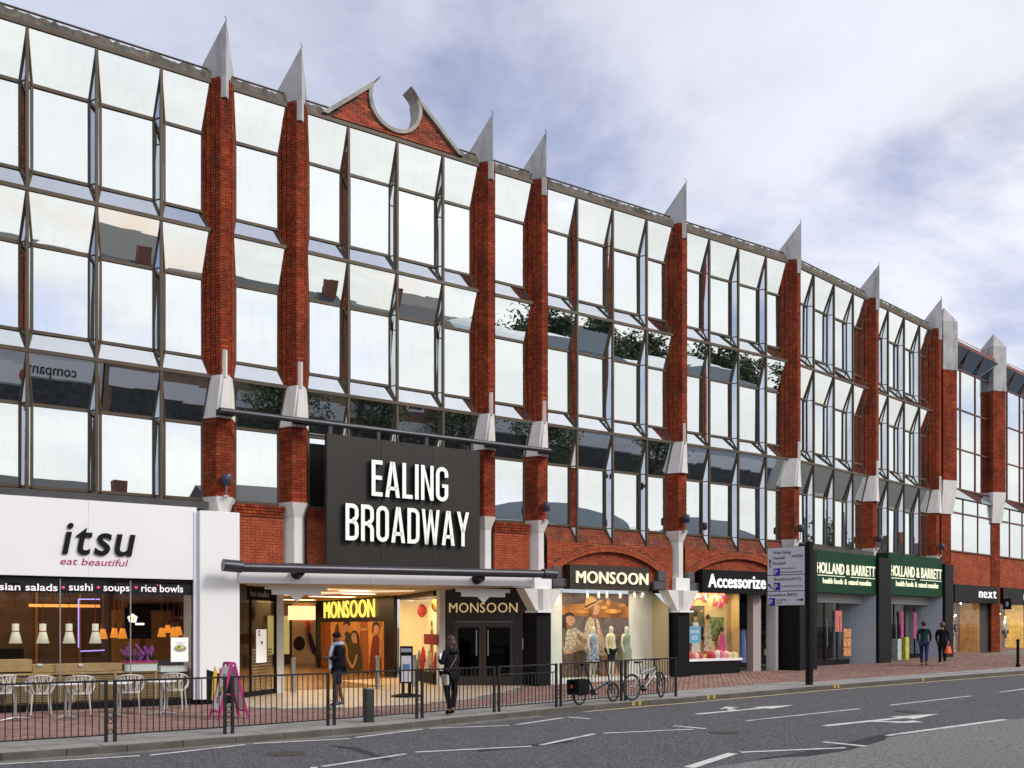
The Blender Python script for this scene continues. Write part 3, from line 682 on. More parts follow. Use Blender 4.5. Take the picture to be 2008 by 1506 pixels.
# ================================================================== BIG DARK SIGN WITH WHITE LETTERS
Ys = F - .62
sg0, sg1 = at(641, 851, Ys), at(941, 1113, Ys); zt_ = (at(641, 851, Ys).z + at(940, 884, Ys).z) / 2; zb_ = (at(641, 1105, Ys).z + at(940, 1117, Ys).z) / 2
big = thing('centre_sign', 'huge dark grey panel with two lines of raised white capitals above the entrance', 'sign', (sg0.x, Ys, zb_))
SIGNG = mat('sign_panel', (.030, .028, .026), .38, var=.1, vscale=1, spec=.28)
pw = (sg1.x - sg0.x) / 3
for i in range(3): MB().box(sg0.x + pw * i + .004, sg0.x + pw * (i + 1) - .004, Ys, Ys + .16, zb_, zt_).build('panel', SIGNG, big)
LETW = glow_mat('letter_white', (.9, .9, .88), .12)  # letter faces carry a faint glow of their own
def sgl(px, py): return at(px, py, Ys)
SC = 1766 / 340
def zz2(a, b): return at(620 + a / SC, 840 + b / SC, Ys)
LETB = mat('letter_return', (.02, .02, .02), .5)
# condensed stroke letters
def stroke_letter(ch):
    W, H, T = .40, 1.0, .115; hW = W / 2; P = []
    def r_(x0, z0, x1, z1): P.append([(x0, z0), (x1, z0), (x1, z1), (x0, z1)])
    def arc(cx_, cz, ro, t0, t1, n=7, wx=1.):
        for i in range(n):
            a, b = t0 + (t1 - t0) * i / n, t0 + (t1 - t0) * (i + 1) / n; ri = ro - T
            P.append([(cx_ + ri * math.cos(a), cz + ri * math.sin(a)), (cx_ + ro * math.cos(a), cz + ro * math.sin(a)), (cx_ + ro * math.cos(b), cz + ro * math.sin(b)), (cx_ + ri * math.cos(b), cz + ri * math.sin(b))])
    pi = math.pi
    if ch == 'E': r_(0, 0, T, H); r_(T, 0, .33, T); r_(T, H - T, .33, H); r_(T, .46, .31, .46 + T); W = .33
    elif ch == 'L': r_(0, 0, T, H); r_(T, 0, .32, T); W = .32
    elif ch == 'I': r_(0, 0, T, H); W = T
    elif ch == 'A':
        W = .45; P.append([(0, 0), (.12, 0), (.255, H), (.155, H)]); P.append([(.33, 0), (.45, 0), (.295, H), (.195, H)]); r_(.09, .2, .36, .3)
    elif ch == 'N': W = .40; r_(0, 0, .105, H); r_(W - .105, 0, W, H); P.append([(.105, H), (.105, H - .28), (W - .105, 0), (W - .105, .28)][::-1])
    elif ch in 'OG':
        ro = W / 2; arc(ro, ro, ro, pi, 2 * pi); arc(ro, H - ro, ro, 0, pi); r_(0, ro, T, H - ro)
        if ch == 'O': r_(W - T, ro, W, H - ro)
        else: r_(W - T, ro, W, .5); r_(ro, .4, W - T, .5); r_(W - T, H - ro - .1, W, H - ro)
    elif ch == 'D': ro = .2; r_(0, 0, T, H); r_(T, 0, W - ro, T); r_(T, H - T, W - ro, H); arc(W - ro, ro, ro, -pi / 2, 0); arc(W - ro, H - ro, ro, 0, pi / 2); r_(W - T, ro, W, H - ro)
    elif ch == 'B':
        ro = .19; r_(0, 0, T, H); r_(T, 0, W - ro, T); r_(T, H - T, W - ro, H); r_(T, .465, W - ro + .03, .575); arc(W - ro, ro, ro, -pi / 2, 0); arc(W - ro, .535 - ro + .04, ro, 0, pi / 2); r_(W - T, ro, W, .385)
        arc(W - ro, .505 + ro, ro, -pi / 2, 0); arc(W - ro, H - ro, ro, 0, pi / 2); r_(W - T, .695, W, H - ro)
    elif ch == 'R':
        ro = .19; r_(0, 0, T, H); r_(T, H - T, W - ro, H); r_(T, .43, W - ro + .02, .54); arc(W - ro, H - ro, ro, 0, pi / 2); arc(W - ro, .46 + ro, ro, -pi / 2, 0); r_(W - T, .65, W, H - ro)
        arc(W - ro, .51 - ro, ro, 0, pi / 2); r_(W - T, 0, W, .32)
    elif ch == 'W':
        W = .60
        for a, b in (((0, .105), (.11, .21)), ((.255, .345), (.13, .21)), ((.255, .345), (.39, .47)), ((W - .105, W), (.39, .49))): P.append([(b[0], 0), (b[1], 0), (a[1], H), (a[0], H)])
    elif ch == 'Y': W = .43; r_(.158, 0, .272, .44); P.append([(.158, .40), (.272, .40), (.115, H), (0, H)]); P.append([(.158, .40), (.272, .40), (.43, H), (.315, H)])
    return W, P
def big_word(word, x0, x1, z, h):
    ws = [stroke_letter(c) for c in word]; gap = .075; tot = sum(w for w, _ in ws) + gap * (len(ws) - 1); sx = (x1 - x0) / tot; x = x0
    for wd, polys in ws:
        m = MB(); r = MB()
        for p in polys:
            q = [(x + a * sx, Ys - .15, z + b * h) for a, b in p]; m.add(q, [tuple(range(len(q)))])
            r.slab([(a, b + .003, c) for a, b, c in q], (0, -1, 0), .1)
        o = m.build('letter', LETW, big); r.build('letter_return', LETB, o); x += (wd + gap) * sx
a, b = zz2(540, 703), zz2(1318, 745); big_word('EALING', a.x, b.x, (a.z + b.z) / 2, (zz2(540, 337).z - zz2(540, 703).z))
a, b = zz2(275, 1150), zz2(1530, 1200); big_word('BROADWAY', a.x, b.x, (a.z + b.z) / 2, (zz2(275, 775).z - zz2(275, 1150).z))

# ================================================================== ENTRANCE CANOPY
can = thing('entrance_canopy', 'white entrance canopy beam with two dark steel tubes either side of the big sign', 'canopy', (12, F - .6, 3.2))
Yu, Yl, Yb = F - .62 + .02, F - 1.15, F - .75
u0, u1 = at(432, 805, Yu), at(1079, 884, Yu)
MB().tube([u0, u1], .07, 14).build('upper_tube', NAVY, can)
for c in (C1, C2, C3, C4): MB(MF).box(c - .2, c + .2, -.55, -.2, u0.z + (u1.z - u0.z) * (c - u0.x) / (u1.x - u0.x) - .05, u0.z + (u1.z - u0.z) * (c - u0.x) / (u1.x - u0.x) + .09).build('tube_clamp', BLACK, can)
for px in (648, 742, 836, 925): x = at(px, 0, Yu).x; MB().box(x - .04, x + .04, Yu - .03, Yu + .05, zt_ - .02, u0.z - .05).build('hanger', NAVY, can)
l0, l1 = at(476, 1112.5, Yl), at(1066, 1125.5, Yl)
MB().tube([l0, l1], .115, 18).build('lower_tube', NAVY, can)
for p, q in ((at(437, 1108, Yl), at(474, 1111.5, Yl)), (at(1064, 1125, Yl), at(1088, 1126, Yl))): MB().tube([p, q], .15, 18).build('tube_end', NAVY, can)
for px in (590, 945): x = at(px, 0, Yl).x; MB().tube([(x, Yl + .02, l0.z - .06), (x, Yl + .3, l0.z - .1)], [.12, .15], 14).build('tube_foot', BLACK, can)
b0, b1 = at(470, 1143, Yb), at(1045, 1149.5, Yb); bt0, bt1 = at(470, 1120, Yb), at(1045, 1128, Yb)
nb = 5
for i in range(nb):
    t0, t1 = i / nb, (i + 1) / nb; A = b0.lerp(b1, t0); B = b0.lerp(b1, t1); C_ = bt0.lerp(bt1, t1); D_ = bt0.lerp(bt1, t0)
    MB().slab([A + Vector((.004, 0, 0)), B - Vector((.004, 0, 0)), C_ - Vector((.004, 0, 0)), D_ + Vector((.004, 0, 0))], (0, -1, 0), .5).build('beam', WHITE, can)
MB().slab([(b0.x, Yb + .02, b0.z - .002), (b0.x, F + 2.2, b0.z - .002), (b1.x, F + 2.2, b1.z - .002), (b1.x, Yb + .02, b1.z - .002)], (0, 0, -1), .03).build('soffit', mat('soffit', (.45, .36, .26), .6), can)
MB().box(b0.x - .2, b1.x + .6, F + .1, F + .4, b0.z + .25, 3.55).build('lintel', MORTAR, can)
def tassel(px0, px1, py, dz):                             # stepped plaster panels under the beam
    a_, e_ = at(px0, py, F - .35), at(px1, py, F - .35); m = MB(); m.box(a_.x, e_.x, F - .36, F - .3, a_.z - .11, a_.z); m.box(a_.x + .18, e_.x - .18, F - .365, F - .3, a_.z - .24, a_.z - .11)
    xm = (a_.x + e_.x) / 2; m.slab([(xm - .2, F - .36, a_.z - .24), (xm, F - .36, a_.z - .42), (xm + .2, F - .36, a_.z - .24)], (0, -1, 0), .05); m.build('plaster_drop', WHITE2, can)
tassel(520, 642, 1147, 0); tassel(895, 1000, 1153, 0)

# ================================================================== WHITE BRACKETS AND BLACK PILASTERS
def bracket(c, M, z0, z1, zp, wing=.42, left=True, right=True, parent=None, gl=0., bw=.36):
    p = MB(M); p.box(c - .32, c + .32, -.2, .3, z1 + .004, z1 + .42); p.build('bracket_block', WHITE, centre)
    q = MB(M); lw, rw = (wing if left else 0), (wing if right else 0)
    q.slab([(c - .27, -.22, z0), (c + .27, -.22, z0), (c + .3 + rw, -.22, z1), (c - .3 - lw, -.22, z1)], (0, -1, 0), .45)
    q.prism([(c - .1, -.34), (c + .1, -.34), (c + .22, -.22), (c - .22, -.22)], z0, z1); q.build('bracket', STONE, centre)
    MB(M).box(c - .32, c + .32, -.38, .3, z0 - .07, z0 - .004).build('bracket_plate', WHITE, centre)
    MB(M).box(c - .27, c + .27, -.24, .6, gl, z0 - .075).build('pilaster', BLACK, centre)
bracket(C4, MF, at(1050, 1197).z, at(1050, 1155).z, 0, gl=g(C4) - .05); bracket(C5, MF, at(1327, 1197).z, at(1327, 1158).z, 0, gl=g(C5) - .05)
for M, s, w_ in ((MB_, .1, .62), (MB_, s7, .55), (MB_, s8 + .2, .45)):
    zt = 4.72; MB(M).box(s - w_, s + w_, -.62, .5, g((M @ Vector((s, 0, 0))).x) - .05, zt).build('pilaster', BLACK, centre)

# ================================================================== RESTAURANT SHOPFRONT
Yi = F - .55
its = thing('restaurant_shopfront', 'white fronted restaurant at the left with sloping black letters and slatted wooden counter', 'shopfront', (1.0, Yi, 0))
xr = at(386, 0, Yi).x; zft = (at(0, 969, Yi).z + at(386, 995.5, Yi).z) / 2; zfb = (at(0, 1129, Yi).z + at(386, 1135, Yi).z) / 2
[MB().box(a_ + .002, b_ - .002, Yi, F + .1, zfb, zft).build('fascia_panel', WHITE, its) for a_, b_ in ((-3, xr - 4.9), (xr - 4.9, xr - 2.45), (xr - 2.45, xr))]
pl0, pl1 = at(392, 0, Yi - .12).x, at(470, 0, Yi - .12).x; zpt = at(430, 1003, Yi - .12).z
MB().box(pl0, pl1, Yi - .12, F + .3, .12, zpt).build('pillar', WHITE, its, bevel=.01)
MB().box(pl0 + .02, pl1 - .02, Yi - .1, F + .25, -.02, .12).build('pillar_plinth', BLACK, its)
MB().box(xr - .08, pl0, Yi - .02, F + .3, .12, zpt - .03).build('pillar_return', mat('pale_blue_side', (.66, .69, .76), .5), its)  # left return coloured bluer and darker than the pillar front
ab0, ab1 = at(405, 0, Yi - .125), at(440, 0, Yi - .125); zab = at(405, 1312, Yi).z
MB().slab([(ab0.x, Yi - .124, .05), (ab1.x + .25, Yi - .124, .05), (ab1.x + .25, Yi - .124, zab - .25), (ab0.x, Yi - .124, zab)], (0, -1, 0), .003).build('black_corner_panel', BLACK, its)
pq = Plane((ab0.x, Yi - .128, 0), UX, NY); pq.poly([(.12, .1), (.2, .1), (.26, .75), (.2, .95), (.14, .6)], mat('tulip_yellow', (.6, .4, .03), .6), its); pq.poly([(.25, .12), (.3, .1), (.38, .8), (.32, .9)], REDP, its)
MB().box(-3, xr + .35, F - .35, F + .16, zft + .004, 4.965).build('sill_flashing', mat('lead_sheet', (.045, .043, .045), .6, var=.3, vscale=3), its)
words('itsu', at(121, 1085, Yi), UX, NY, at(257, 0, Yi).x - at(121, 0, Yi).x, at(125, 1029, Yi).z - at(125, 1085, Yi).z, .05, BLACK, its, bold=.010, ital=.2, xh=.60, each=True, gap=.10)
words('eat beautiful', at(117, 1106.5, Yi), UX, NY, at(248, 0, Yi).x - at(117, 0, Yi).x, at(120, 1092, Yi).z - at(120, 1106.5, Yi).z, .012, mat('magenta', (.42, .02, .13), .5), its, ital=.2)
Yg = Yi + .1
zcap = zfb - .37
fr = MB(); fr.box(-3, xr, Yg - .04, Yg + .06, zfb - .05, zfb - .002); fr.box(xr - .09, xr, Yg - .04, Yg + .06, .16, zfb - .05)
fr.box(-3, xr, Yg - .04, Yg + .06, .0, .16); fr.build('window_frame', BLACK, its)
xs_g = [-3, at(118, 0, Yg).x, at(256, 0, Yg).x, xr - .09]
for a, b in zip(xs_g, xs_g[1:]): MB().box(a + .012, b - .012, Yg, Yg + .012, .16, zfb - .05).build('pane', GLASS, its)
for a in xs_g[1:3]: MB().box(a - .012, a + .012, Yg - .015, Yg + .03, .16, zfb - .05).build('mullion', STEEL, its)
MB().box(-3, xr - .09, Yg + .03, Yg + .05, zcap, zfb - .052).build('sign_band', BLACKM, its)
TXT = glow_mat('text_white', (.9, .85, .9), .25)  # band lettering has a faint glow put into its colour
zt1 = lambda px, py: at(px, py, Yg - .004)
DOT = glow_mat('text_pink', (.8, .05, .25), .3)
for s, x0, x1, y0, xh_ in (('asian salads', -14, 113, 1156.5, .74), ('sushi', 135, 182, 1157.5, .74), ('soups', 203, 254, 1158.5, .74), ('rice bowls', 277, 359, 1160, .74)):
    words(s, zt1(x0, y0), UX, NY, zt1(x1, y0).x - zt1(x0, y0).x, zt1(x0, y0 - 15).z - zt1(x0, y0).z, .004, TXT, its, bold=.012, xh=xh_)
for px in (124, 193, 267): p = zt1(px, 1152); MB().ball((p.x, p.y, p.z), .035, .008, .035, 10, 6).build('dot', DOT, its)
p = zt1(309, 1147.5); MB().ball((p.x, p.y, p.z), .016, .006, .022, 8, 5).build('dot', DOT, its)
# interior room
WOODD = mat('dark_wood', (.075, .036, .016), .55, var=.35, vscale=3); WOOD = mat('oak', (.50, .32, .15), .5, var=.16, vscale=5); WOOD2 = mat('oak_slat', (.42, .27, .12), .55, var=.2, vscale=6)
rm = MB(); rm.box(-3, 7.2, 29.4, 29.5, 0, 3.5); rm.box(-3, 7.7, Yg + .1, 29.4, 3.32, 3.42); rm.box(-3.1, -3, Yg, 29.5, 0, 3.4); rm.build('room_wall', WOODD, its)
MB().box(-3, 7.7, Yg + .1, 29.4, -.02, .02).build('room_floor', mat('room_floor', (.12, .07, .04), .5), its)
for i in range(9): MB().box(-2.6 + i * 1.1, -2.6 + i * 1.1 + .06, 29.3, 29.4, .1, 3.2).build('wall_batten', mat('amber_wood', (.28, .13, .04), .5, var=.3), its)
for i, (a, b) in enumerate(((-2, .5), (1.2, 3.1), (3.8, 5.6), (6.2, 7.1))): MB().box(a, b, 29.0, 29.06, 2.42, 2.5).build('strip_light', glow_mat('amber_strip', (1, .42, .1), .55), its)
MB().box(-2.2, 3.6, 28.4, 28.8, .0, 1.3).build('servery_counter', BLACKM, its); MB().box(-1.6, 2.6, 28.3, 28.32, 1.5, 2.1).build('menu_board', mat('menu_board', (.03, .035, .05), .4, var=.8, vscale=7), its)
for x in (5.9, 6.8): MB().box(x, x + .75, 28.9, 29.0, .9, 2.35).build('wall_panel', MATS['amber_wood'], its)
FR = mat('fridge_dark', (.02, .02, .025), .5); MB().box(-.4, 2.4, 27.2, 27.9, .1, 2.1).build('chiller_cabinet', FR, its)
for i in range(5): MB().box(-.35, 2.35, 26.95, 27.19, .45 + i * .33, .47 + i * .33).build('chiller_shelf', mat('shelf_lit', (.7, .7, .8), .5, emit=.25), its)
fc = [(.5, .12, .1), (.75, .7, .6), (.15, .3, .08), (.7, .4, .1), (.25, .1, .3), (.6, .6, .3), (.05, .05, .06)]
for i in range(60): x_ = -.33 + rnd.random() * 2.6; z_ = .47 + .33 * (i % 5); MB().box(x_, x_ + rnd.uniform(.06, .13), 26.97, 27.08, z_, z_ + rnd.uniform(.06, .2)).build('food_pack', mat(f'food{i % 7}', fc[i % 7], .5), its)
LED = glow_mat('lilac_led', (.45, .35, 1), 1.1)
for (a_, b_) in (((154, 1175), (154, 1270)), ((154, 1175), (196, 1175)), ((158, 1277), (205, 1275))): MB().bar(at(*a_, 26.6), at(*b_, 26.6), .025, .025, (0, 1, 0)).build('led_strip', LED, its)
for i in range(7): q = at(262 + i * 17, 1188 + (i % 3) * 30, 28.9); MB().box(q.x - .4, q.x + .35, 28.92, 28.98, q.z - .3, q.z + .5).build('wall_panel', mat(f'amber{i % 3}', [(.2, .085, .025), (.28, .12, .035), (.13, .055, .02)][i % 3], .5, var=.3), its)
area('ceiling_light', (2.6, 27.2, 3.25), 5.5, 3, 130, (1, .66, .34), its)
# counter and slatted front just inside the glass
def wz(px, py): return at(px, py, Yg + .22)
zc1, zc0 = wz(100, 1303).z, wz(100, 1318).z
MB().box(-3, wz(62, 0).x, Yg + .14, Yg + .75, zc0 + .03, zc1 + .12).build('counter_end', WOOD, its)
MB().box(wz(63, 0).x, wz(238, 0).x, Yg + .14, Yg + .7, zc0, zc1).build('counter_top', WOOD, its)
xp = [-3] + [wz(px, 0).x for px in (61, 146, 228, 306, 379)]
slm = {}
for a, b in zip(xp, xp[1:]):
    MB().box(b - .05, b, Yg + .15, Yg + .22, .16, zc0 - .01).build('panel_post', WOOD, its); MB().box(a, b - .05, Yg + .15, Yg + .21, zc0 - .06, zc0 - .01).build('panel_rail', WOOD, its)
    n = 15; k = round(b - a - .06, 2)
    if k not in slm: slm[k] = MB().box(0, k, 0, .03, 0, .022).mesh('slat', WOOD2)
    for i in range(n):
        o = bpy.data.objects.new('slat', slm[k]); o.location = (a + .005, Yg + .16, .19 + i * (zc0 - .28) / n); put(o, its)
MB().box(-3, xr - .1, Yg + .2, Yg + .215, .16, zc0 - .02).build('slat_backing', mat('slat_backing', (.16, .10, .045), .8), its)
bx0, bx1 = wz(243, 0).x, wz(306, 0).x; MB().box(bx0, bx1, Yg + .12, Yg + .6, wz(270, 1316).z, wz(270, 1302).z).build('planter_box', WHITE, its); MB().box(bx0 - .03, bx1 + .03, Yg + .11, Yg + .62, wz(270, 1302).z, wz(270, 1299.5).z).build('planter_trim', WOOD, its)
MB().box(bx0, bx1, Yg + .1, Yg + .6, wz(270, 1299.4).z, wz(270, 1295.5).z).build('planter_lip', mat('magenta_edge', (.5, .03, .22), .5), its)
b2 = wz(313, 0).x, wz(365, 0).x; MB().box(b2[0], b2[1], Yg + .12, Yg + .6, wz(340, 1317).z, wz(340, 1306).z).build('planter_box', WHITE, its)
for px in (72, 152): q = wz(px, 1304); MB().box(q.x, q.x + .1, Yg + .1, Yg + .139, q.z - .02, q.z + .03).build('menu_card', WHITE, its)
# poster of a bowl on the glass
q0, q1 = at(335, 1298, Yg - .01), at(369, 1250, Yg - .01); po = MB().box(q0.x, q1.x, Yg - .02, Yg - .004, q0.z, q1.z).build('bowl_poster', glow_mat('poster_white', (.85, .85, .83), .2), its)  # poster paper brightened by a faint glow in its colour
pq = Plane((q0.x, Yg - .02, q0.z), UX, NY); pq.ell(.215, .32, .15, .085, mat('bowl_rim', (.32, .33, .3), .5), po); pq.ell(.2, .345, .11, .055, mat('bowl_food', (.5, .45, .08), .6, var=.5, vscale=30), po); pq.ell(.25, .35, .06, .035, mat('bowl_noodle', (.7, .65, .35), .6), po); pq.ell(.19, .36, .035, .03, mat('bowl_green', (.12, .28, .03), .6), po)
for i, wd in enumerate((.2, .16)): pq.poly([(.13, .46 - i * .035), (.13 + wd, .46 - i * .035), (.13 + wd, .468 - i * .035), (.13, .468 - i * .035)], MATS['bowl_rim'], po)
# small lit logo board inside
q = at(270, 1215, 26.5); MB().box(q.x - .32, q.x + .34, 26.5, 26.55, q.z - .5, q.z + .32).build('logo_board', BLACKM, its)
pq = Plane((q.x, 26.5, q.z), UX, NY); LOGO = glow_mat('logo_white', (1, .95, .9), 1.6)
for a in range(5): t = R(72 * a + 20); pq.ell(-.13 + .07 * math.cos(t), .03 + .07 * math.sin(t), .055, .05, LOGO, its)
pq.ell(-.12, .03, .04, .06, glow_mat('logo_yellow', (1, .8, .1), 1.2), its); pq.poly([(-.06, -.14), (.16, -.14), (.16, -.09), (-.06, -.09)], LOGO, its)
# pendants: each hangs on its own and is its own thing
CORD = mat('red_cord', (.4, .06, .05), .6); SHADE = glow_mat('cream_shade', (.78, .72, .58), .35); BAND = mat('pink_band', (.45, .04, .15), .6)
def pendant(px, Y, ztop, zsh, zb, r, label, group, lit=False, ceil=3.3):
    q = at(px, zsh, Y); zt = q.z; zbm = at(px, zb, Y).z; t = thing('pendant_lamp', label, 'lamp', (q.x, Y, zt), group)
    MB().tube([(q.x, Y, zt), (q.x, Y, ceil)], .008, 5).build('cord', CORD, t); h = zt - zbm
    if lit:
        MB().lathe([(r * .45, 0), (r * .5, -h * .35)], (q.x, Y, zt), 12).build('neck', mat('brown_shade', (.16, .07, .025), .6), t)
        MB().lathe([(r * .5, -h * .36), (r, -h), (r * .9, -h * .97)], (q.x, Y, zt), 14).build('lamp_shade', glow_mat('orange_shade', (1, .33, .04), .6), t)
    else:
        MB().lathe([(r * .52, 0), (r * .52, -h * .36)], (q.x, Y, zt), 14).build('neck', SHADE, t)
        MB().lathe([(r * .54, -h * .36), (r * .56, -h * .41)], (q.x, Y, zt), 14).build('band', BAND, t)
        MB().lathe([(r * .54, -h * .42), (r, -h), (r * .93, -h * .99)], (q.x, Y, zt), 16).build('lamp_shade', SHADE, t)
for px, l in ((30.5, 'leftmost cream paper pendant lamp in the restaurant window'), (84, 'second cream pendant lamp from left in the restaurant window'), (135.5, 'third cream pendant lamp from left, just right of the glass joint'), (187, 'rightmost cream pendant lamp in the restaurant window')):
    pendant(px, Yg + .75, 0, 1223, 1261.5, .14, l, 'cream pendant lamps in the restaurant window')
names = ['leftmost', 'second', 'third', 'fourth', 'fifth', 'sixth', 'seventh', 'eighth', 'ninth']
for i, (px, Y, a, b) in enumerate(((202, 26.6, 1222, 1253), (224.5, 27.0, 1221, 1250.5), (240.5, 26.4, 1221, 1252), (317, 26.4, 1221, 1249), (329, 27.8, 1217, 1241), (341.5, 26.4, 1219, 1249), (350, 27.6, 1219, 1246), (368, 26.4, 1221, 1248), (376, 27.4, 1219, 1246))):
    pendant(px, Y, 0, a, b, .115, f'{names[i]} of the glowing orange pendant lamps deep in the restaurant', 'orange pendant lamps deep in the restaurant', True)
# orchids
orch = thing('orchid_planter', 'purple orchids with dark leaves standing in the restaurant window', 'plant', (bx0 + .4, Yg + .4, 1.0))
zo = wz(270, 1298).z
st = MB(); lf = MB(); fl = MB(); PUR = mat('orchid_petal', (.42, .10, .45), .6, island=.35); LEAF = mat('orchid_leaf', (.02, .05, .018), .5, var=.3)
for i in range(16):
    x = bx0 + .06 + rnd.random() * (bx1 - bx0 - .12); y = Yg + .2 + rnd.random() * .35; h = rnd.uniform(.18, .42); dx = rnd.uniform(-.18, .18)
    st.tube([(x, y, zo), (x + dx * .3, y, zo + h * .7), (x + dx, y - .03, zo + h)], .006, 5)
    for j in range(4):
        bx_, bz = x + dx * (1 - j * .22) + rnd.uniform(-.03, .03), zo + h - j * .05
        for k in range(5):
            t = R(72 * k + rnd.uniform(0, 40)); fl.ball((bx_ + .022 * math.cos(t), y - .03 + rnd.uniform(-.01, .01), bz + .022 * math.sin(t)), .02, .006, .016, 6, 4)
    for j in range(4):
        t = rnd.uniform(0, 6.28); L_ = rnd.uniform(.14, .26); d = Vector((math.cos(t) * .6, math.sin(t) * .3, .8)).normalized(); s = Vector((-math.sin(t), math.cos(t), 0)) * .03; o = Vector((x, y, zo))
        lf.add([o - s * .4, o + s * .4, o + d * L_ * .6 + s, o + d * L_ + Vector((0, 0, -.03)), o + d * L_ * .6 - s], [(0, 1, 2, 3, 4)])
st.build('stems', LEAF, orch); lf.build('leaves', LEAF, orch); fl.build('petals', PUR, orch, kind='stuff')
# ================================================================== ENTRANCE PASSAGE
hall = thing('entrance_hall', 'warmly lit shopping passage running back behind the canopy with tiled floor', 'passage', (12, 26.5, 0))
P1, P2 = gp(548, 1359), Vector((ax(865, 26.5), 26.5, 0)); P2.z = g(P2.x)
zh = 3.05
HALLW = mat('hall_wall', (.10, .055, .028), .5, var=.2); DARKF = mat('dark_frontage', (.018, .013, .010), .4); CEIL = mat('hall_ceiling', (.6, .45, .28), .7)
MB().slab([(7.4, F + 2.0, zh + .03), (18.5, F + 2.0, zh + .03), (19.5, 47, zh + .03), (8.5, 47, zh + .03)], (0, 0, 1), .05).build('ceiling', CEIL, hall)
FLR = mat('hall_floor', (.30, .165, .07), .25, var=.12, vscale=1.5, spec=.6)
MB().slab([(8.5, 27.4, .012), (16.6, 27.4, .012), (19.5, 47, .012), (8.5, 47, .012)], (0, 0, 1), .02).build('floor', FLR, hall)
for i in range(14): MB().box(8.6, 16.4 + i * .2, 28 + i * 1.3, 28.03 + i * 1.3, .0, .0155).build('floor_joint', mat('joint', (.14, .08, .04), .6), hall)
for i, (x, y) in enumerate(((11.0, 28.2), (13.6, 28.6), (11.6, 31), (14.3, 31.4), (12.4, 34), (15.2, 35), (13.2, 38), (15.6, 40))):
    MB().box(x - .9, x + .9, y - .25, y + .25, zh - .02, zh + .0).build('ceiling_panel', PANEL, hall)
MB().slab([(8.6, 27.2, zh - .35), (14.6, 27.2, zh - .05), (14.6, 28.6, zh - .02), (8.6, 28.6, zh - .25)], (0, 0, -1), .04).build('ceiling_fin', mat('fin_white', (.8, .68, .5), .6, emit=.5, ec=(1, .8, .55)), hall)
area('ceiling_light', (12.8, 29.5, 2.98), 4.5, 3.0, 95, (1, .72, .40), hall); area('ceiling_light', (14.2, 37, 2.98), 3.5, 8, 110, (1, .72, .40), hall)
MB().box(8.2, 8.4, 26.9, 47, 0, zh).build('side_wall', HALLW, hall); MB().box(8.2, 20, 46.6, 46.8, 0, zh).build('end_wall', HALLW, hall)
MB().box(7.2, 8.2, 24.3, 27, zh - .5, zh + .2).build('corner_soffit', HALLW, hall)
# white posts at the mouth
for p, l in ((P1, 0), (P2, 1)):
    MB().box(p.x - .1, p.x + .1, p.y - .08, p.y + .12, p.z - .02, zh + .02).build('post', WHITE2, hall)
# far posters on the end wall
def hung(px0, px1, py0, py1, Y, name, m, parent, t=.03):
    a, b = at(px0, py1, Y), at(px1, py0, Y); o = MB().box(a.x, b.x, Y, Y + t, a.z, b.z).build(name, m, parent); return o, Plane((a.x, Y, a.z), UX, NY), b.x - a.x, b.z - a.z
o, pq, W_, H_ = hung(573, 619, 1182, 1302, 46.4, 'fashion_poster', mat('poster_warm', (.42, .24, .12), .5, var=.4, vscale=.8, emit=.12, ec=(.5, .25, .1)), hall)
pq.limb([(W_ * .55, H_ * .95), (W_ * .62, H_ * .75), (W_ * .8, H_ * .6)], .35, .25, SKIN, o); pq.poly([(W_ * .55, H_ * .78), (W_ * .75, H_ * .72), (W_ * .78, H_ * .5), (W_ * .62, H_ * .5)], REDP, o)
pq.poly([(W_ * .6, H_ * .5), (W_ * .8, H_ * .5), (W_, H_ * .25), (W_ * .98, H_ * .1), (W_ * .7, H_ * .25)], mat('print_purple', (.06, .02, .07), .6), o); pq.ell(W_ * .3, H_ * .33, W_ * .25, H_ * .12, HAIRP, o); pq.limb([(W_ * .55, H_ * .6), (W_ * .65, H_ * .35), (W_ * .8, H_ * .2)], .14, .1, SKIN, o)
MB().box(at(524, 0, 46.3).x, at(566, 0, 46.3).x, 46.2, 46.25, .5, 2.4).build('far_shop_window', glow_mat('far_window', (.5, .42, .14), .55), hall)
MB().box(at(568, 0, 46).x, at(620, 0, 46).x, 46.1, 46.2, 2.2, 2.9).build('far_light_box', glow_mat('far_box', (1, .62, .28), 1.2), hall)
# Monsoon frontage along the passage (right wall)
W0, W1 = Vector((17.45, 42, 0)), Vector((16.45, 32.3, 0)); wu = (W1 - W0).normalized(); wn = Vector((wu.y, -wu.x, 0)); wn = wn if wn.x < 0 else -wn
shop1 = thing('passage_boutique', 'dark brown boutique wall inside the passage with glowing yellow letters and an orange poster', 'shopfront', W1)
def on_wall(px, py, A, u, n):                              # pixel -> (along, z) on a vertical wall
    t = (px - CX) / FPX; d = Vector((SIN + t * COS, COS - t * SIN, 0)); k = (A.x * n.x + A.y * n.y) / (d.x * n.x + d.y * n.y)
    return (d * k - A).dot(u), (HY - py) * k / FPX + EYE
ln = (W1 - W0).length
MB().slab([W0, W1, W1 + Vector((0, 0, zh)), W0 + Vector((0, 0, zh))], wn, .15).build('wall', DARKF, shop1)
a0, z0 = on_wall(638, 1212, W0, wu, wn); a1, z1 = on_wall(737, 1210, W0, wu, wn); zt1_ = on_wall(640, 1179, W0, wu, wn)[1]
words('MONSOON', W0 + wu * a0 + wn * .03 + Vector((0, 0, z0)), wu, wn, a1 - a0, zt1_ - z0, .05, glow_mat('neon_yellow', (1, .72, .12), .9), shop1, each=True, bold=.0)
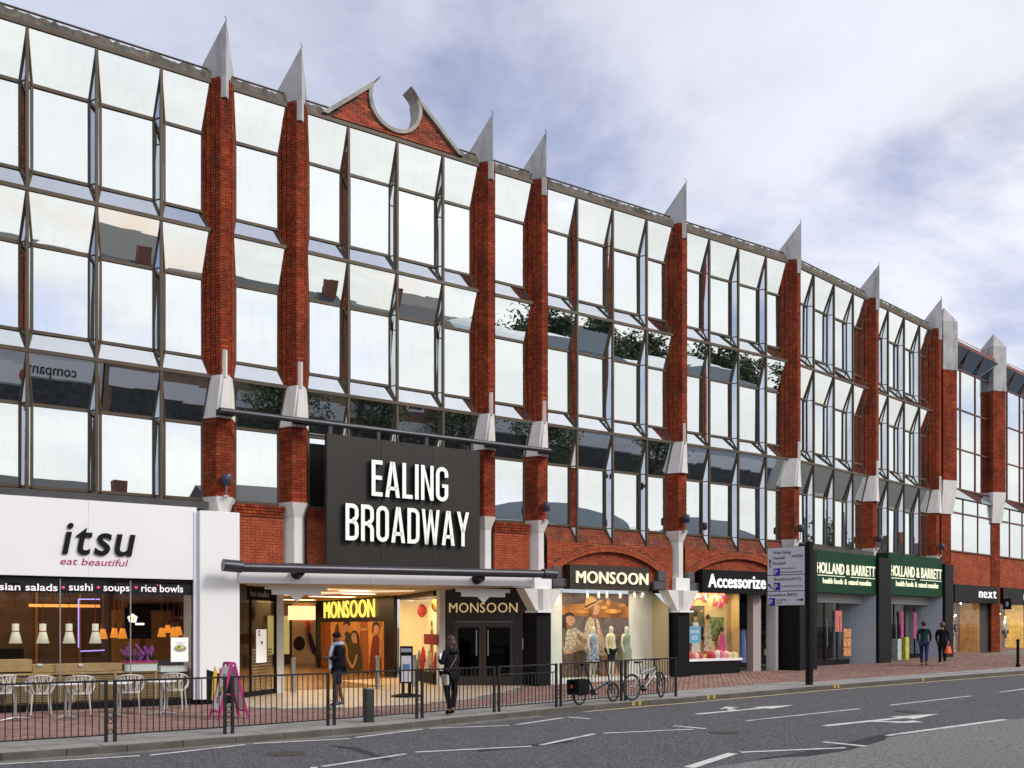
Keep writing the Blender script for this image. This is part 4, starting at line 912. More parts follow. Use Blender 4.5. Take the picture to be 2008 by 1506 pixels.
def wall_pic(px0, px1, py0, py1, A, u, n, name, m, parent):
    a, zb = on_wall(px0, py1, A, u, n); b, _ = on_wall(px1, py1, A, u, n); _, zt = on_wall(px0, py0, A, u, n)
    P0 = A + u * a + n * .03; o = MB().slab([P0 + Vector((0, 0, zb)), P0 + u * (b - a) + Vector((0, 0, zb)), P0 + u * (b - a) + Vector((0, 0, zt)), P0 + Vector((0, 0, zt))], n, .025).build(name, m, parent)
    return o, Plane(P0 + Vector((0, 0, zb)), u, n), b - a, zt - zb
ORG = mat('poster_orange', (.50, .19, .035), .5, var=.45, vscale=2.2, emit=.25, ec=(.6, .2, .04))
o, pq, W_, H_ = wall_pic(631, 753, 1220, 1308, W0, wu, wn, 'poster', ORG, shop1)
B = lambda pts, m_: pq.blob([(x * W_, z * H_) for x, z in pts], m_, o)
for a_, wd_, m_ in ((.0, .2, RUST), (.27, .09, mat('print_amber', (.55, .24, .05), .6, var=.7, vscale=3)), (.66, .14, RUST), (.86, .14, MATS['print_amber'])): pq.poly([(W_ * a_, 0), (W_ * (a_ + wd_), 0), (W_ * (a_ + wd_ * .9), H_), (W_ * (a_ + .01), H_)], m_, o)
B([(.20, .0), (.22, .5), (.26, .85), (.30, .97), (.33, .8), (.33, .4), (.34, 0)], mat('print_umber', (.13, .04, .012), .6, var=.7, vscale=6))
B([(.38, .0), (.36, .3), (.40, .55), (.41, .72), (.45, .80), (.52, .76), (.55, .60), (.66, .55), (.70, .35), (.68, .0)], OLIVE); B([(.48, .5), (.52, .6), (.55, .45), (.51, .3)], mat('print_leaf', (.10, .07, .02), .6, var=.8, vscale=9))
B([(.37, .72), (.36, .66), (.40, .60), (.44, .66), (.42, .74)], SKIN); B([(.41, .86), (.43, .96), (.48, .97), (.50, .90), (.48, .82), (.44, .80)], SKIN); B([(.40, .90), (.42, 1.0), (.50, 1.0), (.51, .9), (.47, .955), (.43, .95)], HAIRP)
B([(.54, .66), (.55, .76), (.60, .77), (.62, .68), (.60, .58), (.57, .56)], SKIN); B([(.53, .70), (.54, .80), (.61, .82), (.66, .7), (.66, .5), (.63, .6), (.61, .76), (.56, .77)], HAIRP)
B([(.40, .58), (.45, .44), (.45, .30), (.50, .12), (.55, .06), (.60, .14), (.63, .32), (.61, .33), (.57, .16), (.54, .14), (.48, .30), (.48, .46), (.43, .60)], SKIN)
B([(.82, .0), (.83, .4), (.86, .68), (.90, .74), (.96, .66), (.98, .35), (.97, 0)], mat('print_maroon', (.18, .025, .012), .6, var=.5, vscale=7)); B([(.87, .84), (.89, .93), (.94, .92), (.945, .82), (.91, .76)], SKIN); B([(.85, .75), (.86, .95), (.92, 1.0), (.96, .92), (.965, .78), (.945, .9), (.89, .93)], HAIRP); B([(.96, .66), (.99, .5), (.975, .3), (.955, .45)], SKIN)
B([(.03, .55), (.05, .3), (.12, .15), (.2, .12), (.17, .2), (.09, .3)], SKIN2); pq.limb([(W_ * .68, H_ * .84), (W_ * .79, H_ * .86)], H_ * .06, H_ * .05, SKIN, o)
for px in (769, 777): pass
# bright display case on the corner
V0, V1 = Vector((16.5, 31.9, 0)), Vector((15.15, 27.0, 0)); vu = (V1 - V0).normalized(); vn = Vector((vu.y, -vu.x, 0)); vn = vn if vn.x < 0 else -vn
case = thing('display_case', 'brightly lit glass display corner full of colourful accessories beside the passage', 'shop window', V1); vl = (V1 - V0).length
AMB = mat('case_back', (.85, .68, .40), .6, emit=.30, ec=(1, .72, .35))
bk = V0 - vn * .8
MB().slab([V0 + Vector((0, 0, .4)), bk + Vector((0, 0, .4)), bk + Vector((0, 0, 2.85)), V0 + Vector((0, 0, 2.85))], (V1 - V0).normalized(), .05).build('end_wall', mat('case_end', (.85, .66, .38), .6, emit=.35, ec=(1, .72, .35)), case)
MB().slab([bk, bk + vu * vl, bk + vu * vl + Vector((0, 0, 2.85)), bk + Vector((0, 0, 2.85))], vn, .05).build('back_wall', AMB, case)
MB().slab([V0 + Vector((0, 0, .42)), V1 + Vector((0, 0, .42)), V1 + Vector((0, 0, 2.85)), V0 + Vector((0, 0, 2.85))], vn, .012).build('pane', GLASS2, case)
MB().slab([V0, V1, V1 + Vector((0, 0, .4)), V0 + Vector((0, 0, .4))], vn, .8).build('plinth', BLACK, case); MB().slab([V0 + Vector((0, 0, 2.86)), V1 + Vector((0, 0, 2.86)), V1 + Vector((0, 0, zh)), V0 + Vector((0, 0, zh))], vn, .8).build('head', DARKF, case)
q = V0.lerp(V1, .5) - vn * .4; area('display_light', (q.x, q.y, 2.8), .5, 3.5, 40, (1, .78, .45), case)
for i, (t, z_, m_) in enumerate(((.2, 2.45, REDP), (.62, 2.6, STRAW), (.9, 2.3, REDP))): c_ = V0.lerp(V1, t) - vn * .6; MB().ball((c_.x, c_.y, z_), .2, .1, .24, 10, 7).build('hanging_ornament', mat(f'orn{i}', (.5, .25 * (i == 1) + .06, .06), .6, var=.6, vscale=16), case)
goods_c = [(.6, .05, .1), (.75, .55, .25), (.8, .7, .6), (.65, .1, .3), (.15, .35, .3), (.7, .35, .1), (.85, .8, .7)]
for i in range(26):                                        # bags, scarves and jars on the plinth
    t = .08 + .86 * rnd.random(); dpt = rnd.uniform(.08, .5); c_ = V0.lerp(V1, t) - vn * dpt; h = rnd.uniform(.1, .38) if i % 3 else rnd.uniform(.4, .8); r = rnd.uniform(.05, .12)
    MB().lathe([(r, 0), (r * 1.1, h * .4), (r * .7, h * .8), (r * .2, h)], (c_.x, c_.y, .41), 10).build('accessory', mat(f'goods{i % 7}', goods_c[i % 7], .6, var=.4, vscale=12), case)
o, pq, W_, H_ = wall_pic(833, 858, 1243, 1263, V0, vu, vn, 'red_notice', mat('red_card', (.30, .012, .02), .5), case)
# figures printed on the back of the case
pq = Plane(bk + Vector((0, 0, .8)), vu, vn); pq.k = .03
for a, hgt, m_ in ((vl * .35, 1.3, RUST), (vl * .62, 1.6, REDP), (vl * .78, 1.5, STRAW)):
    pq.poly([(a - .22, 0), (a + .22, 0), (a + .16, hgt * .75), (a - .16, hgt * .75)], m_, case); pq.ell(a, hgt * .86, .09, .13, SKIN, case); pq.ell(a, hgt * .92, .1, .1, HAIRP, case)
# dark boutique entrance on the right of the hall mouth
E0, E1 = Vector((P2.x + .1, P2.y - .05, 0)), Vector((C4 - .1, F + .35, 0)); eu = (E1 - E0).normalized(); en = Vector((eu.y, -eu.x, 0)); en = en if en.y < 0 else -en
ent = thing('boutique_entrance', 'closed dark glass double doors under slim gold lettering right of the passage', 'shopfront', E0); el = (E1 - E0).length; ge = g(16) - .02
def epoly(a, b, z0, z1, k=0.): q0, q1 = E0 + eu * a + en * k, E0 + eu * b + en * k; return [q0 + Vector((0, 0, z0)), q1 + Vector((0, 0, z0)), q1 + Vector((0, 0, z1)), q0 + Vector((0, 0, z1))]
def epx(px, py): return on_wall(px, py, E0, eu, en)
zd = epx(950, 1219)[1]
MB().slab(epoly(0, el, zd, zh + .05), en, .3).build('fascia', DARKF, ent)
a0, z0 = epx(881, 1201); a1, z1 = epx(1015, 1201); words('MONSOON', E0 + eu * a0 + en * .004 + Vector((0, 0, (z0 + z1) / 2)), eu, en, a1 - a0, epx(881, 1181)[1] - z0, .03, mat('gold', (.75, .55, .22), .35, metal=.6, emit=.25, ec=(1, .75, .35)), ent, each=True)
BRZ = mat('bronze_door', (.05, .03, .018), .4)
xe = [0] + [epx(px, 0)[0] for px in (892, 945, 948, 1006)] + [el]
for a, b in ((xe[1], xe[2]), (xe[3], xe[4])):
    MB().slab(epoly(a + .09, b - .09, ge + .3, zd - .15, .0), en, .015).build('door_pane', clear_glass('dark_glass', (.25, .22, .2), .06) if 'dg' not in MATS else MATS['dg'], ent)
    f_ = MB()
    for q in ((a, a + .09, ge, zd - .004), (b - .09, b, ge, zd - .004), (a + .09, b - .09, ge, ge + .3), (a + .09, b - .09, zd - .15, zd - .004)): f_.slab(epoly(*q, .02), en, .06)
    dr = f_.build('door', BRZ, ent)
    hx = b - .16 if a == xe[1] else a + .16; h_ = MB(); p_ = E0 + eu * hx + en * .07; h_.tube([p_ + Vector((0, 0, ge + .95)), p_ + Vector((0, 0, ge + 1.75))], .022, 8); h_.build('handle', STEEL, dr)
MB().slab(epoly(xe[0], xe[1] - .004, ge, zd), en, .1).build('jamb', DARKF, ent); MB().slab(epoly(xe[4] + .004, el, ge, zd), en, .1).build('jamb', DARKF, ent)
MB().slab(epoly(xe[2] + .003, xe[3] - .003, ge, zd), en, .06).build('centre_post', BRZ, ent)
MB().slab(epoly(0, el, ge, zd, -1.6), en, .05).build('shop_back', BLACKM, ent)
a0, z0 = epx(1024, 1273); a1, _ = epx(1034, 1273); MB().slab(epoly(min(a0, el - .25), min(a1, el - .05), z0, z0 + .34, .014), en, .01).build('notice', mat('notice', (.45, .4, .45), .6, var=.4, vscale=20), ent)
# glazed side of the restaurant on the left of the hall mouth
S0, S1 = Vector((pl1 - .1, F + .28, 0)), Vector((P1.x - .1, P1.y, 0)); su = (S1 - S0).normalized(); sn = Vector((su.y, -su.x, 0)); sl_ = (S1 - S0).length
side = thing('restaurant_side_window', 'angled side window of the restaurant with noodles lettering and a white menu sheet', 'window', S0)
def spoly(a, b, z0, z1, k=0.): q0, q1 = S0 + su * a + sn * k, S0 + su * b + sn * k; return [q0 + Vector((0, 0, z0)), q1 + Vector((0, 0, z0)), q1 + Vector((0, 0, z1)), q0 + Vector((0, 0, z1))]
def spx(px, py): return on_wall(px, py, S0, su, sn)
zsb = spx(500, 1177)[1]
MB().slab(spoly(0, sl_, zsb, zh + .1), sn, .06).build('sign_band', BLACKM, side); MB().slab(spoly(0, sl_, .14, zsb), sn, .012).build('pane', GLASS2, side); MB().slab(spoly(0, sl_, -.02, .14, .01), sn, .06).build('base', BLACK, side)
for t in (.0, .48, .97): MB().slab(spoly(sl_ * t, sl_ * t + .05, .14, zsb, .02), sn, .05).build('mullion', BLACKM, side)
a0, z0 = spx(491, 1169); a1, _ = spx(527, 1169); words('hot noodles', S0 + su * a0 + sn * .004 + Vector((0, 0, z0)), su, sn, a1 - a0, .17, .004, mat('grey_text', (.35, .33, .32), .6), side)
a0, z0 = spx(502, 1300); a1, _ = spx(522, 1300); zt2 = spx(502, 1234)[1]; so_ = MB().slab(spoly(a0, a1, z0, zt2, .012), sn, .01).build('menu_sheet', glow_mat('sheet_white', (.9, .9, .88), .3), side)  # plain sheet given a faint glow, not a lamp
pq = Plane(S0 + su * a0 + sn * .013 + Vector((0, 0, z0)), su, sn); W_ = a1 - a0; pq.ell(W_ * .25, (zt2 - z0) * .93, .05, .04, PINKP, so_); pq.ell(W_ * .25, (zt2 - z0) * .83, .05, .04, PINKP, so_); pq.ell(W_ * .5, (zt2 - z0) * .6, .05, .05, HAIRP, so_)
a0 = spx(500, 1300)[0]
for i in range(13): MB().slab(spoly(a0, sl_ - .1, .2 + i * .085, .255 + i * .085, -.08), sn, .02).build('slat', WOOD2, side)
# information totem, bollards
tt = gp(797, 1366); tot = thing('menu_totem', 'black free standing sign holder with white and blue sheet on a spreading foot', 'sign', tt)
tu = Vector((COS, -SIN, 0)); tn = Vector((-SIN, -COS, 0)); pq = Plane(tt, tu, tn)
def tb(a, b, z0, z1, k, t, nm, m_): MB().slab([tt + tu * a + tn * k + Vector((0, 0, z0)), tt + tu * b + tn * k + Vector((0, 0, z0)), tt + tu * b + tn * k + Vector((0, 0, z1)), tt + tu * a + tn * k + Vector((0, 0, z1))], tn, t).build(nm, m_, tot)
tb(-.17, .17, .36, 1.36, .04, .08, 'frame', BLACK); tb(-.13, .13, .4, 1.1, .05, .009, 'sheet', mat('sheet', (.6, .6, .66), .5, var=.15, vscale=15)); tb(-.1, .1, .72, .88, .056, .005, 'blue_print', mat('blue_print', (.08, .2, .42), .5, var=.3, vscale=20)); tb(-.14, .14, 1.2, 1.3, .05, .009, 'header', mat('hdr', (.3, .32, .42), .5, var=.4, vscale=25))
for s in (-1, 1): tb(s * .09 - .04, s * .09 + .04, .08, .36, .03, .06, 'leg', BLACK)
MB().lathe([(.42, 0), (.4, .04), (.15, .09)], (tt.x, tt.y, tt.z), 20).build('foot', BLACK, tot)
for p, l in ((gp(575, 1357), 'steel bollard left of the man in the passage mouth'), (gp(740, 1350), 'steel bollard in front of the orange poster'), (gp(812, 1346), 'steel bollard just behind the menu totem')):
    t = thing('steel_bollard', l, 'bollard', p, 'steel bollards across the passage mouth'); h = .98
    MB().lathe([(.075, 0), (.075, h - .03)], tuple(p), 16).build('post', STEEL, t); MB().lathe([(.078, h - .028), (.078, h), (.0, h + .012)], tuple(p), 16).build('cap', STEEL, t)

# ================================================================== MANNEQUINS AND PEOPLE (skin-modifier bodies)
def skin(name, J, E, m, parent=None, sub=2, root='pelvis', M=None):
    keys = list(J); me = bpy.data.meshes.new(name); vs = [Vector(J[k][:3]) for k in keys]
    if M: vs = [M @ v for v in vs]
    me.from_pydata([tuple(v) for v in vs], [(keys.index(a), keys.index(b)) for a, b in E], []); me.materials.append(m)
    o = bpy.data.objects.new(name, me); put(o, parent)
    md = o.modifiers.new('skin', 'SKIN'); md.use_smooth_shade = True
    if not me.skin_vertices: me.attributes.new('skin', 'FLOAT', 'POINT')
    return o, keys
def skin_obj(name, J, E, m, parent=None, sub=2, root=None, M=None):
    import bmesh
    keys = list(J); bm = bmesh.new(); lay_ = bm.verts.layers.skin.new(); bv = {}
    for k in keys:
        v = bm.verts.new(M @ Vector(J[k][:3]) if M else J[k][:3]); r = J[k][3:]; v[lay_].radius = (r[0], r[1] if len(r) > 1 else r[0]); v[lay_].use_root = (k == (root or keys[0])); bv[k] = v
    for a, b in E: bm.edges.new((bv[a], bv[b]))
    me = bpy.data.meshes.new(name); bm.to_mesh(me); bm.free(); me.materials.append(m)
    o = bpy.data.objects.new(name, me); put(o, parent)
    md = o.modifiers.new('skin', 'SKIN'); md.use_smooth_shade = True; md.branch_smoothing = .4
    sb = o.modifiers.new('sub', 'SUBSURF'); sb.levels = sub; sb.render_levels = sub
    return o
BASE = dict(pelvis=(0, 0, .95, .145, .11), spine=(0, .01, 1.12, .125, .095), chest=(0, .01, 1.31, .155, .11), neck=(0, .01, 1.46, .052), head0=(0, -.01, 1.55, .065, .075), head1=(0, -.005, 1.64, .075, .088), head2=(0, 0, 1.70, .05, .06), nose=(0, -.085, 1.60, .014),
            shL=(.17, .01, 1.40, .055), elL=(.215, .03, 1.14, .042), wrL=(.22, -.03, .92, .028), paL=(.22, -.045, .85, .018, .036),
            shR=(-.17, .01, 1.40, .055), elR=(-.215, .03, 1.14, .042), wrR=(-.22, -.03, .92, .028), paR=(-.22, -.045, .85, .018, .036),
            hipL=(.09, 0, .88, .085), knL=(.095, -.015, .49, .055), anL=(.095, .03, .09, .038), toL=(.1, -.12, .035, .032), hipR=(-.09, 0, .88, .085), knR=(-.095, -.015, .49, .055), anR=(-.095, .03, .09, .038), toR=(-.1, -.12, .035, .032))
BE = [('pelvis', 'spine'), ('spine', 'chest'), ('chest', 'neck'), ('neck', 'head0'), ('head0', 'head1'), ('head1', 'head2'), ('head0', 'nose')]
for s in 'LR': BE += [('chest', 'sh' + s), ('sh' + s, 'el' + s), ('el' + s, 'wr' + s), ('wr' + s, 'pa' + s), ('pelvis', 'hip' + s), ('hip' + s, 'kn' + s), ('kn' + s, 'an' + s), ('an' + s, 'to' + s)]
def fingers(J, E):
    for s in 'LR':
        p = Vector(J['pa' + s][:3]); wr = Vector(J['wr' + s][:3]); d = (p - wr).normalized(); side = Vector((0, -1, 0)) - d * d.dot(Vector((0, -1, 0))); side = side.normalized() if side.length > .1 else Vector((1, 0, 0)); curl = d.cross(side)
        if (curl.x > 0) == (s == 'L'): curl = -curl
        for i, (o_, ln_) in enumerate(((-.027, .052), (-.009, .062), (.009, .066), (.027, .058))):
            a = p + side * o_ + d * .03; k1, k2, k3 = (f'f{s}{i}{j}' for j in 'abc')
            J[k1] = (*a, .0095); J[k2] = (*(a + d * ln_ * .55 + curl * .006), .0085); J[k3] = (*(a + d * ln_ * .85 + curl * .026), .007); E += [('pa' + s, k1), (k1, k2), (k2, k3)]
        a = wr + d * .03 + side * .035; J['t' + s + 'a'] = (*a, .011); J['t' + s + 'b'] = (*(a + d * .035 + side * .02 + curl * .01), .009); E += [('wr' + s, 't' + s + 'a'), ('t' + s + 'a', 't' + s + 'b')]
SKINM = mat('skin', (.42, .24, .16), .55); SKIND = mat('skin_dark', (.11, .05, .03), .5)
def person(loc, face, height, label, pose={}, skinm=SKINM, top=None, top_keys=None, top_scale=1.25, coat=None, legs=None, leg_end='an', hair=None, shoes=None, topname='jacket', legname='trousers'):
    J = dict(BASE); J.update(pose); E = list(BE); body_J = dict(J); fingers(body_J, E)
    hid = (['spine', 'chest', 'shL', 'elL', 'shR', 'elR', 'pelvis'] if top else []) + (['hipL', 'hipR'] + (['knL', 'knR'] if leg_end == 'an' else []) if legs else [])
    for q in hid: body_J[q] = (*J[q][:3], *[r * .7 for r in J[q][3:]])
    k = height / 1.74; M = Matrix.Translation(loc) @ Matrix.Rotation(face, 4, 'Z') @ Matrix.Scale(k, 4)
    b = skin_obj('person', body_J, E, skinm, M=M); tag(b, label, 'person')
    def sc(d, s): return {q: (*J[q][:3], *[r * s for r in J[q][3:]]) for q in d}
    if top:
        d = sc(['spine', 'chest', 'shL', 'elL', 'shR', 'elR'], top_scale); e = [('spine', 'chest'), ('chest', 'shL'), ('shL', 'elL'), ('chest', 'shR'), ('shR', 'elR')]
        for s in 'LR':
            a, w_ = Vector(J['el' + s][:3]), Vector(J['wr' + s][:3]); q = a.lerp(w_, .95); d['cf' + s] = (*q, .042); e += [('el' + s, 'cf' + s)]
        d['hem'] = (*J['pelvis'][:3], J['pelvis'][3] * 1.28, J['pelvis'][4] * 1.3)
        d['hem2'] = (J['pelvis'][0], J['pelvis'][1] + .01, J['pelvis'][2] - (coat or .06), J['pelvis'][3] * 1.3, J['pelvis'][4] * 1.35)
        d['col'] = (*(Vector(J['chest'][:3]).lerp(Vector(J['neck'][:3]), .75)), .085); e += [('hem2', 'hem'), ('hem', 'spine'), ('chest', 'col')]
        skin_obj(topname, d, e, top, b, root='chest', M=M)
    if legs:
        d = sc(['pelvis', 'hipL', 'knL', 'hipR', 'knR'], 1.2); e = [('pelvis', 'hipL'), ('hipL', 'knL'), ('pelvis', 'hipR'), ('hipR', 'knR')]
        if leg_end == 'an':
            for s in 'LR': d['an' + s] = (*J['an' + s][:2], J['an' + s][2] + .02, .055); e += [('kn' + s, 'an' + s)]
        skin_obj(legname, d, e, legs, b, root='pelvis', M=M)
    if shoes:
        for s in 'LR':
            A_, T_ = Vector(J['an' + s][:3]), Vector(J['to' + s][:3]); h_ = A_ + (A_ - T_) * .25; h_.z = T_.z + .01
            skin_obj('shoe', dict(a=(A_.x, A_.y, A_.z - .005, .048), h=(*h_, .043), m=(*(A_.lerp(T_, .55)), .046), t=(*T_, .042)), [('a', 'h'), ('a', 'm'), ('m', 't')], shoes, b, root='a', M=M, sub=1)
    return b, M
MANN = mat('mannequin_white', (.78, .74, .62), .4)
def mannequin(loc, face, h, label, dress, top=True, trouser=None, pose={}, group='white mannequins in the boutique window'):
    J = dict(BASE); J.update(pose); k = h / 1.74; M = Matrix.Translation(loc) @ Matrix.Rotation(face, 4, 'Z') @ Matrix.Scale(k, 4)
    e = thing('mannequin', label, 'mannequin', loc, group)
    E = list(BE); J2 = dict(J); fingers(J2, E); 
    for q in ('spine', 'chest', 'pelvis', 'hipL', 'hipR'): J2[q] = (*J[q][:3], *[r * .75 for r in J[q][3:]])
    skin_obj('figure', J2, E, MANN, e, M=M)
    def sc(d, s): return {q: (*J[q][:3], *[r * s for r in J[q][3:]]) for q in d}
    secs = [(.92 if trouser else .52, .19 if trouser else .25, .14 if trouser else .2), (.98, .18, .135), (1.1, .15, .115), (1.24, .17, .125), (1.36, .19, .12), (1.43, .15, .085), (1.47, .07, .06)]
    m_ = MB(M); n_ = 18; vs_ = []
    for z_, a_, b_ in secs: vs_ += [(a_ * math.cos(2 * math.pi * i / n_), b_ * math.sin(2 * math.pi * i / n_) + .01, z_) for i in range(n_)]
    m_.add(vs_, [(i * n_ + k_, i * n_ + (k_ + 1) % n_, (i + 1) * n_ + (k_ + 1) % n_, (i + 1) * n_ + k_) for i in range(len(secs) - 1) for k_ in range(n_)], True); m_.build('dress' if trouser is None else 'blouse', dress, e)
    if trouser:
        d = sc(['pelvis', 'hipL', 'knL', 'hipR', 'knR'], 1.15); skin_obj('trousers', d, [('pelvis', 'hipL'), ('hipL', 'knL'), ('pelvis', 'hipR'), ('hipR', 'knR')], trouser, e, root='pelvis', M=M)

# ================================================================== BOUTIQUE WINDOW (arched bay)
mo = thing('boutique_window', 'lit boutique window under a brown signboard and arch with a huge fashion poster', 'shopfront', (C4 + .5, F, 0))
x0, x1 = C4 + .32, C5 - .32; gm = g(20); ztop = 3.10
MB().box(x0, x1, F + .05, F + .4, ztop, ztop + .1).build('lintel', BLACK, mo)
OFFW = mat('window_side', (.70, .70, .66), .6)
MB().slab([(x0 + .01, F + .06, gm - .05), (ax(1102, F + .9), F + .9, gm - .05), (ax(1102, F + .9), F + .9, ztop), (x0 + .01, F + .06, ztop)], (1, -.5, 0), .05).build('side_wall', OFFW, mo)
o, pq, W_, H_ = hung(1102, 1233, 1165, 1340, F + .95, 'fashion_poster', mat('poster_dusk', (.10, .055, .04), .5, var=.5, vscale=1.5, emit=.0), mo)
GLOWP = mat('print_dusk', (.34, .12, .025), .6, var=1., vscale=1.3); pq.blob([(-.0, H_ * .76), (W_ * .3, H_ * .73), (W_ * .7, H_ * .72), (W_, H_ * .74), (W_, H_ * .84), (W_ * .7, H_ * .92), (W_ * .3, H_ * .88), (0, H_ * .86)], GLOWP, o)
BRT = mat('print_sunlit', (.62, .25, .06), .6, var=.7, vscale=3)
for a_, b_, r1, r2 in ((.75, .80, .13, .025), (.62, .84, .05, .02), (.25, .79, .14, .018), (.9, .87, .05, .02), (.68, .9, .03, .04)): pq.ell(W_ * a_, H_ * b_, W_ * r1, H_ * r2, BRT, o)
pq.poly([(0, H_ * .1), (W_, H_ * .1), (W_, H_ * .72), (0, H_ * .745)], mat('print_sea', (.14, .095, .085), .6, var=.5, vscale=4), o)
w_, h_ = W_, H_; SKD = mat('print_skin_shade', (.27, .10, .045), .6, var=.3, vscale=9); LIPS = mat('print_lips', (.33, .05, .04), .6)
B = lambda pts, m_: pq.blob([(x * w_, z * h_) for x, z in pts], m_, o)
# standing woman in a straw hat and loose patterned shirt
B([(.57, .52), (.66, .46), (.74, .40), (.82, .33), (.80, .25), (.70, .20), (.60, .28)], mat('print_shorts', (.45, .30, .15), .6, var=.6, vscale=10)); B([(.70, .30), (.78, .22), (.86, .05), (.80, .02), (.72, .12)], SKIN); B([(.56, .28), (.66, .26), (.68, .05), (.60, .03)], SKD)
B([(.33, .30), (.31, .42), (.32, .55), (.34, .66), (.40, .73), (.47, .735), (.53, .69), (.56, .58), (.60, .46), (.64, .36), (.55, .30), (.44, .28)], CREAM); B([(.36, .32), (.38, .5), (.41, .6), (.40, .45), (.42, .32)], TAN); B([(.47, .72), (.50, .66), (.51, .52), (.48, .6)], SKD)
B([(.55, .60), (.60, .52), (.66, .42), (.70, .36), (.67, .345), (.60, .44), (.54, .54)], SKIN)
B([(.43, .72), (.49, .72), (.50, .77), (.44, .79)], SKD); B([(.42, .79), (.44, .86), (.50, .88), (.545, .85), (.55, .815), (.54, .785), (.50, .755), (.45, .76)], SKIN); B([(.42, .76), (.40, .82), (.43, .87), (.46, .86), (.45, .79)], SKD); B([(.515, .832), (.54, .838), (.535, .828)], HAIRP); B([(.52, .785), (.545, .788), (.54, .779)], LIPS)
B([(.30, .815), (.36, .86), (.47, .905), (.58, .925), (.575, .905), (.48, .875), (.38, .83)], STRAW); B([(.33, .855), (.34, .93), (.40, .965), (.46, .955), (.50, .91), (.42, .885)], STRAW); B([(.33, .85), (.41, .885), (.50, .915), (.50, .90), (.42, .87), (.34, .835)], HAIRP)
# seated woman, hair tied back, arms round her knees
B([(0, .06), (.0, .30), (.10, .37), (.25, .36), (.42, .30), (.52, .2), (.55, .04), (.3, .02)], mat('print_skirt', (.12, .065, .035), .6, var=.8, vscale=8))
B([(.02, .33), (.03, .45), (.05, .55), (.09, .61), (.18, .61), (.30, .55), (.44, .49), (.48, .44), (.42, .38), (.25, .36), (.12, .36)], CREAM); B([(.20, .56), (.30, .50), (.42, .46), (.36, .42), (.24, .47)], TAN); B([(.38, .48), (.52, .40), (.62, .33), (.56, .29), (.44, .36)], CREAM)
B([(.03, .58), (.01, .47), (.02, .38), (.08, .345), (.2, .375), (.32, .43), (.36, .455), (.35, .425), (.25, .365), (.10, .325), (.03, .335), (-.005, .42)], SKIN); B([(.05, .61), (.12, .60), (.13, .645), (.06, .65)], SKD)
B([(.01, .70), (.03, .76), (.10, .785), (.16, .76), (.15, .72), (.08, .69), (.03, .66)], HAIRP); B([(.05, .73), (.12, .745), (.165, .72), (.175, .68), (.155, .65), (.11, .635), (.06, .665)], SKIN); B([(.11, .70), (.135, .705), (.13, .695)], HAIRP); B([(.15, .70), (.165, .702), (.16, .694)], HAIRP); B([(.13, .662), (.16, .664), (.145, .655)], LIPS); B([(.03, .62), (.0, .70), (.03, .72), (.055, .66)], HAIRP)
MB().box(ax(1234, F + .9), ax(1279, F + .9), F + .9, F + .95, gm + .02, ztop).build('white_panel', mat('lit_panel_wall', (.8, .76, .72), .6), mo)
MB().slab([(ax(1279, F + .9), F + .9, gm), (x1 - .1, F + .06, gm), (x1 - .1, F + .06, 2.5), (ax(1279, F + .9), F + .9, ztop)], (-1, -.5, 0), .05).build('side_wall', mat('side_tan', (.45, .36, .22), .6), mo)
MB().box(x0 + .02, x1 - .02, F + .05, F + 1.0, gm - .06, gm + .1).build('display_floor', OFFW, mo)
MB().box(x0 + .1, x1 - .12, F + .045, F + .057, gm + .1, ztop).build('pane', GLASS, mo)
for px in (1152, 1174, 1190, 1216, 1244, 1260):
    p = at(px, 1168, F + .5); m = MB(); m.tube([(p.x, p.y, ztop), (p.x, p.y, p.z + .04)], .012, 6); m.tube([(p.x - .02, p.y - .03, p.z + .05), (p.x + .04, p.y + .06, p.z - .06)], [.03, .05], 10); m.build('spot_lamp', WHITE2, mo)
area('spot_glow', ((x0 + x1) / 2, F + .35, ztop - .06), 3.6, .35, 48, (1, .84, .62), mo)
bt0, bt1 = at(1118, 1156, F - .22), at(1273, 1109, F - .22); zsb_, zst_ = (at(1118, 1157, F - .22).z + at(1273, 1156, F - .22).z) / 2, (at(1118, 1107, F - .22).z + at(1273, 1113, F - .22).z) / 2
sb = MB().box(bt0.x, bt1.x, F - .22, F + .12, zsb_, zst_).build('signboard', mat('brown_board', (.030, .020, .013), .45), mo)
IVORY = glow_mat('ivory_letter', (.95, .9, .62), .4); p0, p1 = at(1129, 1144, F - .22), at(1269, 1146, F - .22)
words('MONSOON', (p0.x, F - .225, (p0.z + p1.z) / 2), UX, NY, p1.x - p0.x, at(1129, 1119, F - .22).z - p0.z, .06, IVORY, mo, each=True, bold=.0)
mz = gm + .1
FLOR = mat('floral', (.30, .32, .42), .7, var=.9, vscale=12); CRM = mat('cream_blouse', (.72, .62, .34), .7); SAGE = mat('sage_dress', (.30, .33, .22), .7, var=.4, vscale=14); BLKT = mat('black_cloth', (.012, .012, .014), .85, spec=.08)
for px, lab, dr, tr in ((1163, 'white mannequin in blue floral dress at the left of the boutique window', FLOR, None), (1198, 'white mannequin in cream blouse and black trousers in the boutique window', CRM, BLKT), (1228, 'white mannequin in sage green dress at the right of the boutique window', SAGE, None)):
    p = at(px, 1300, F + .5); mannequin((p.x, F + .5, mz), R(12), 1.72, lab, dr, trouser=tr)

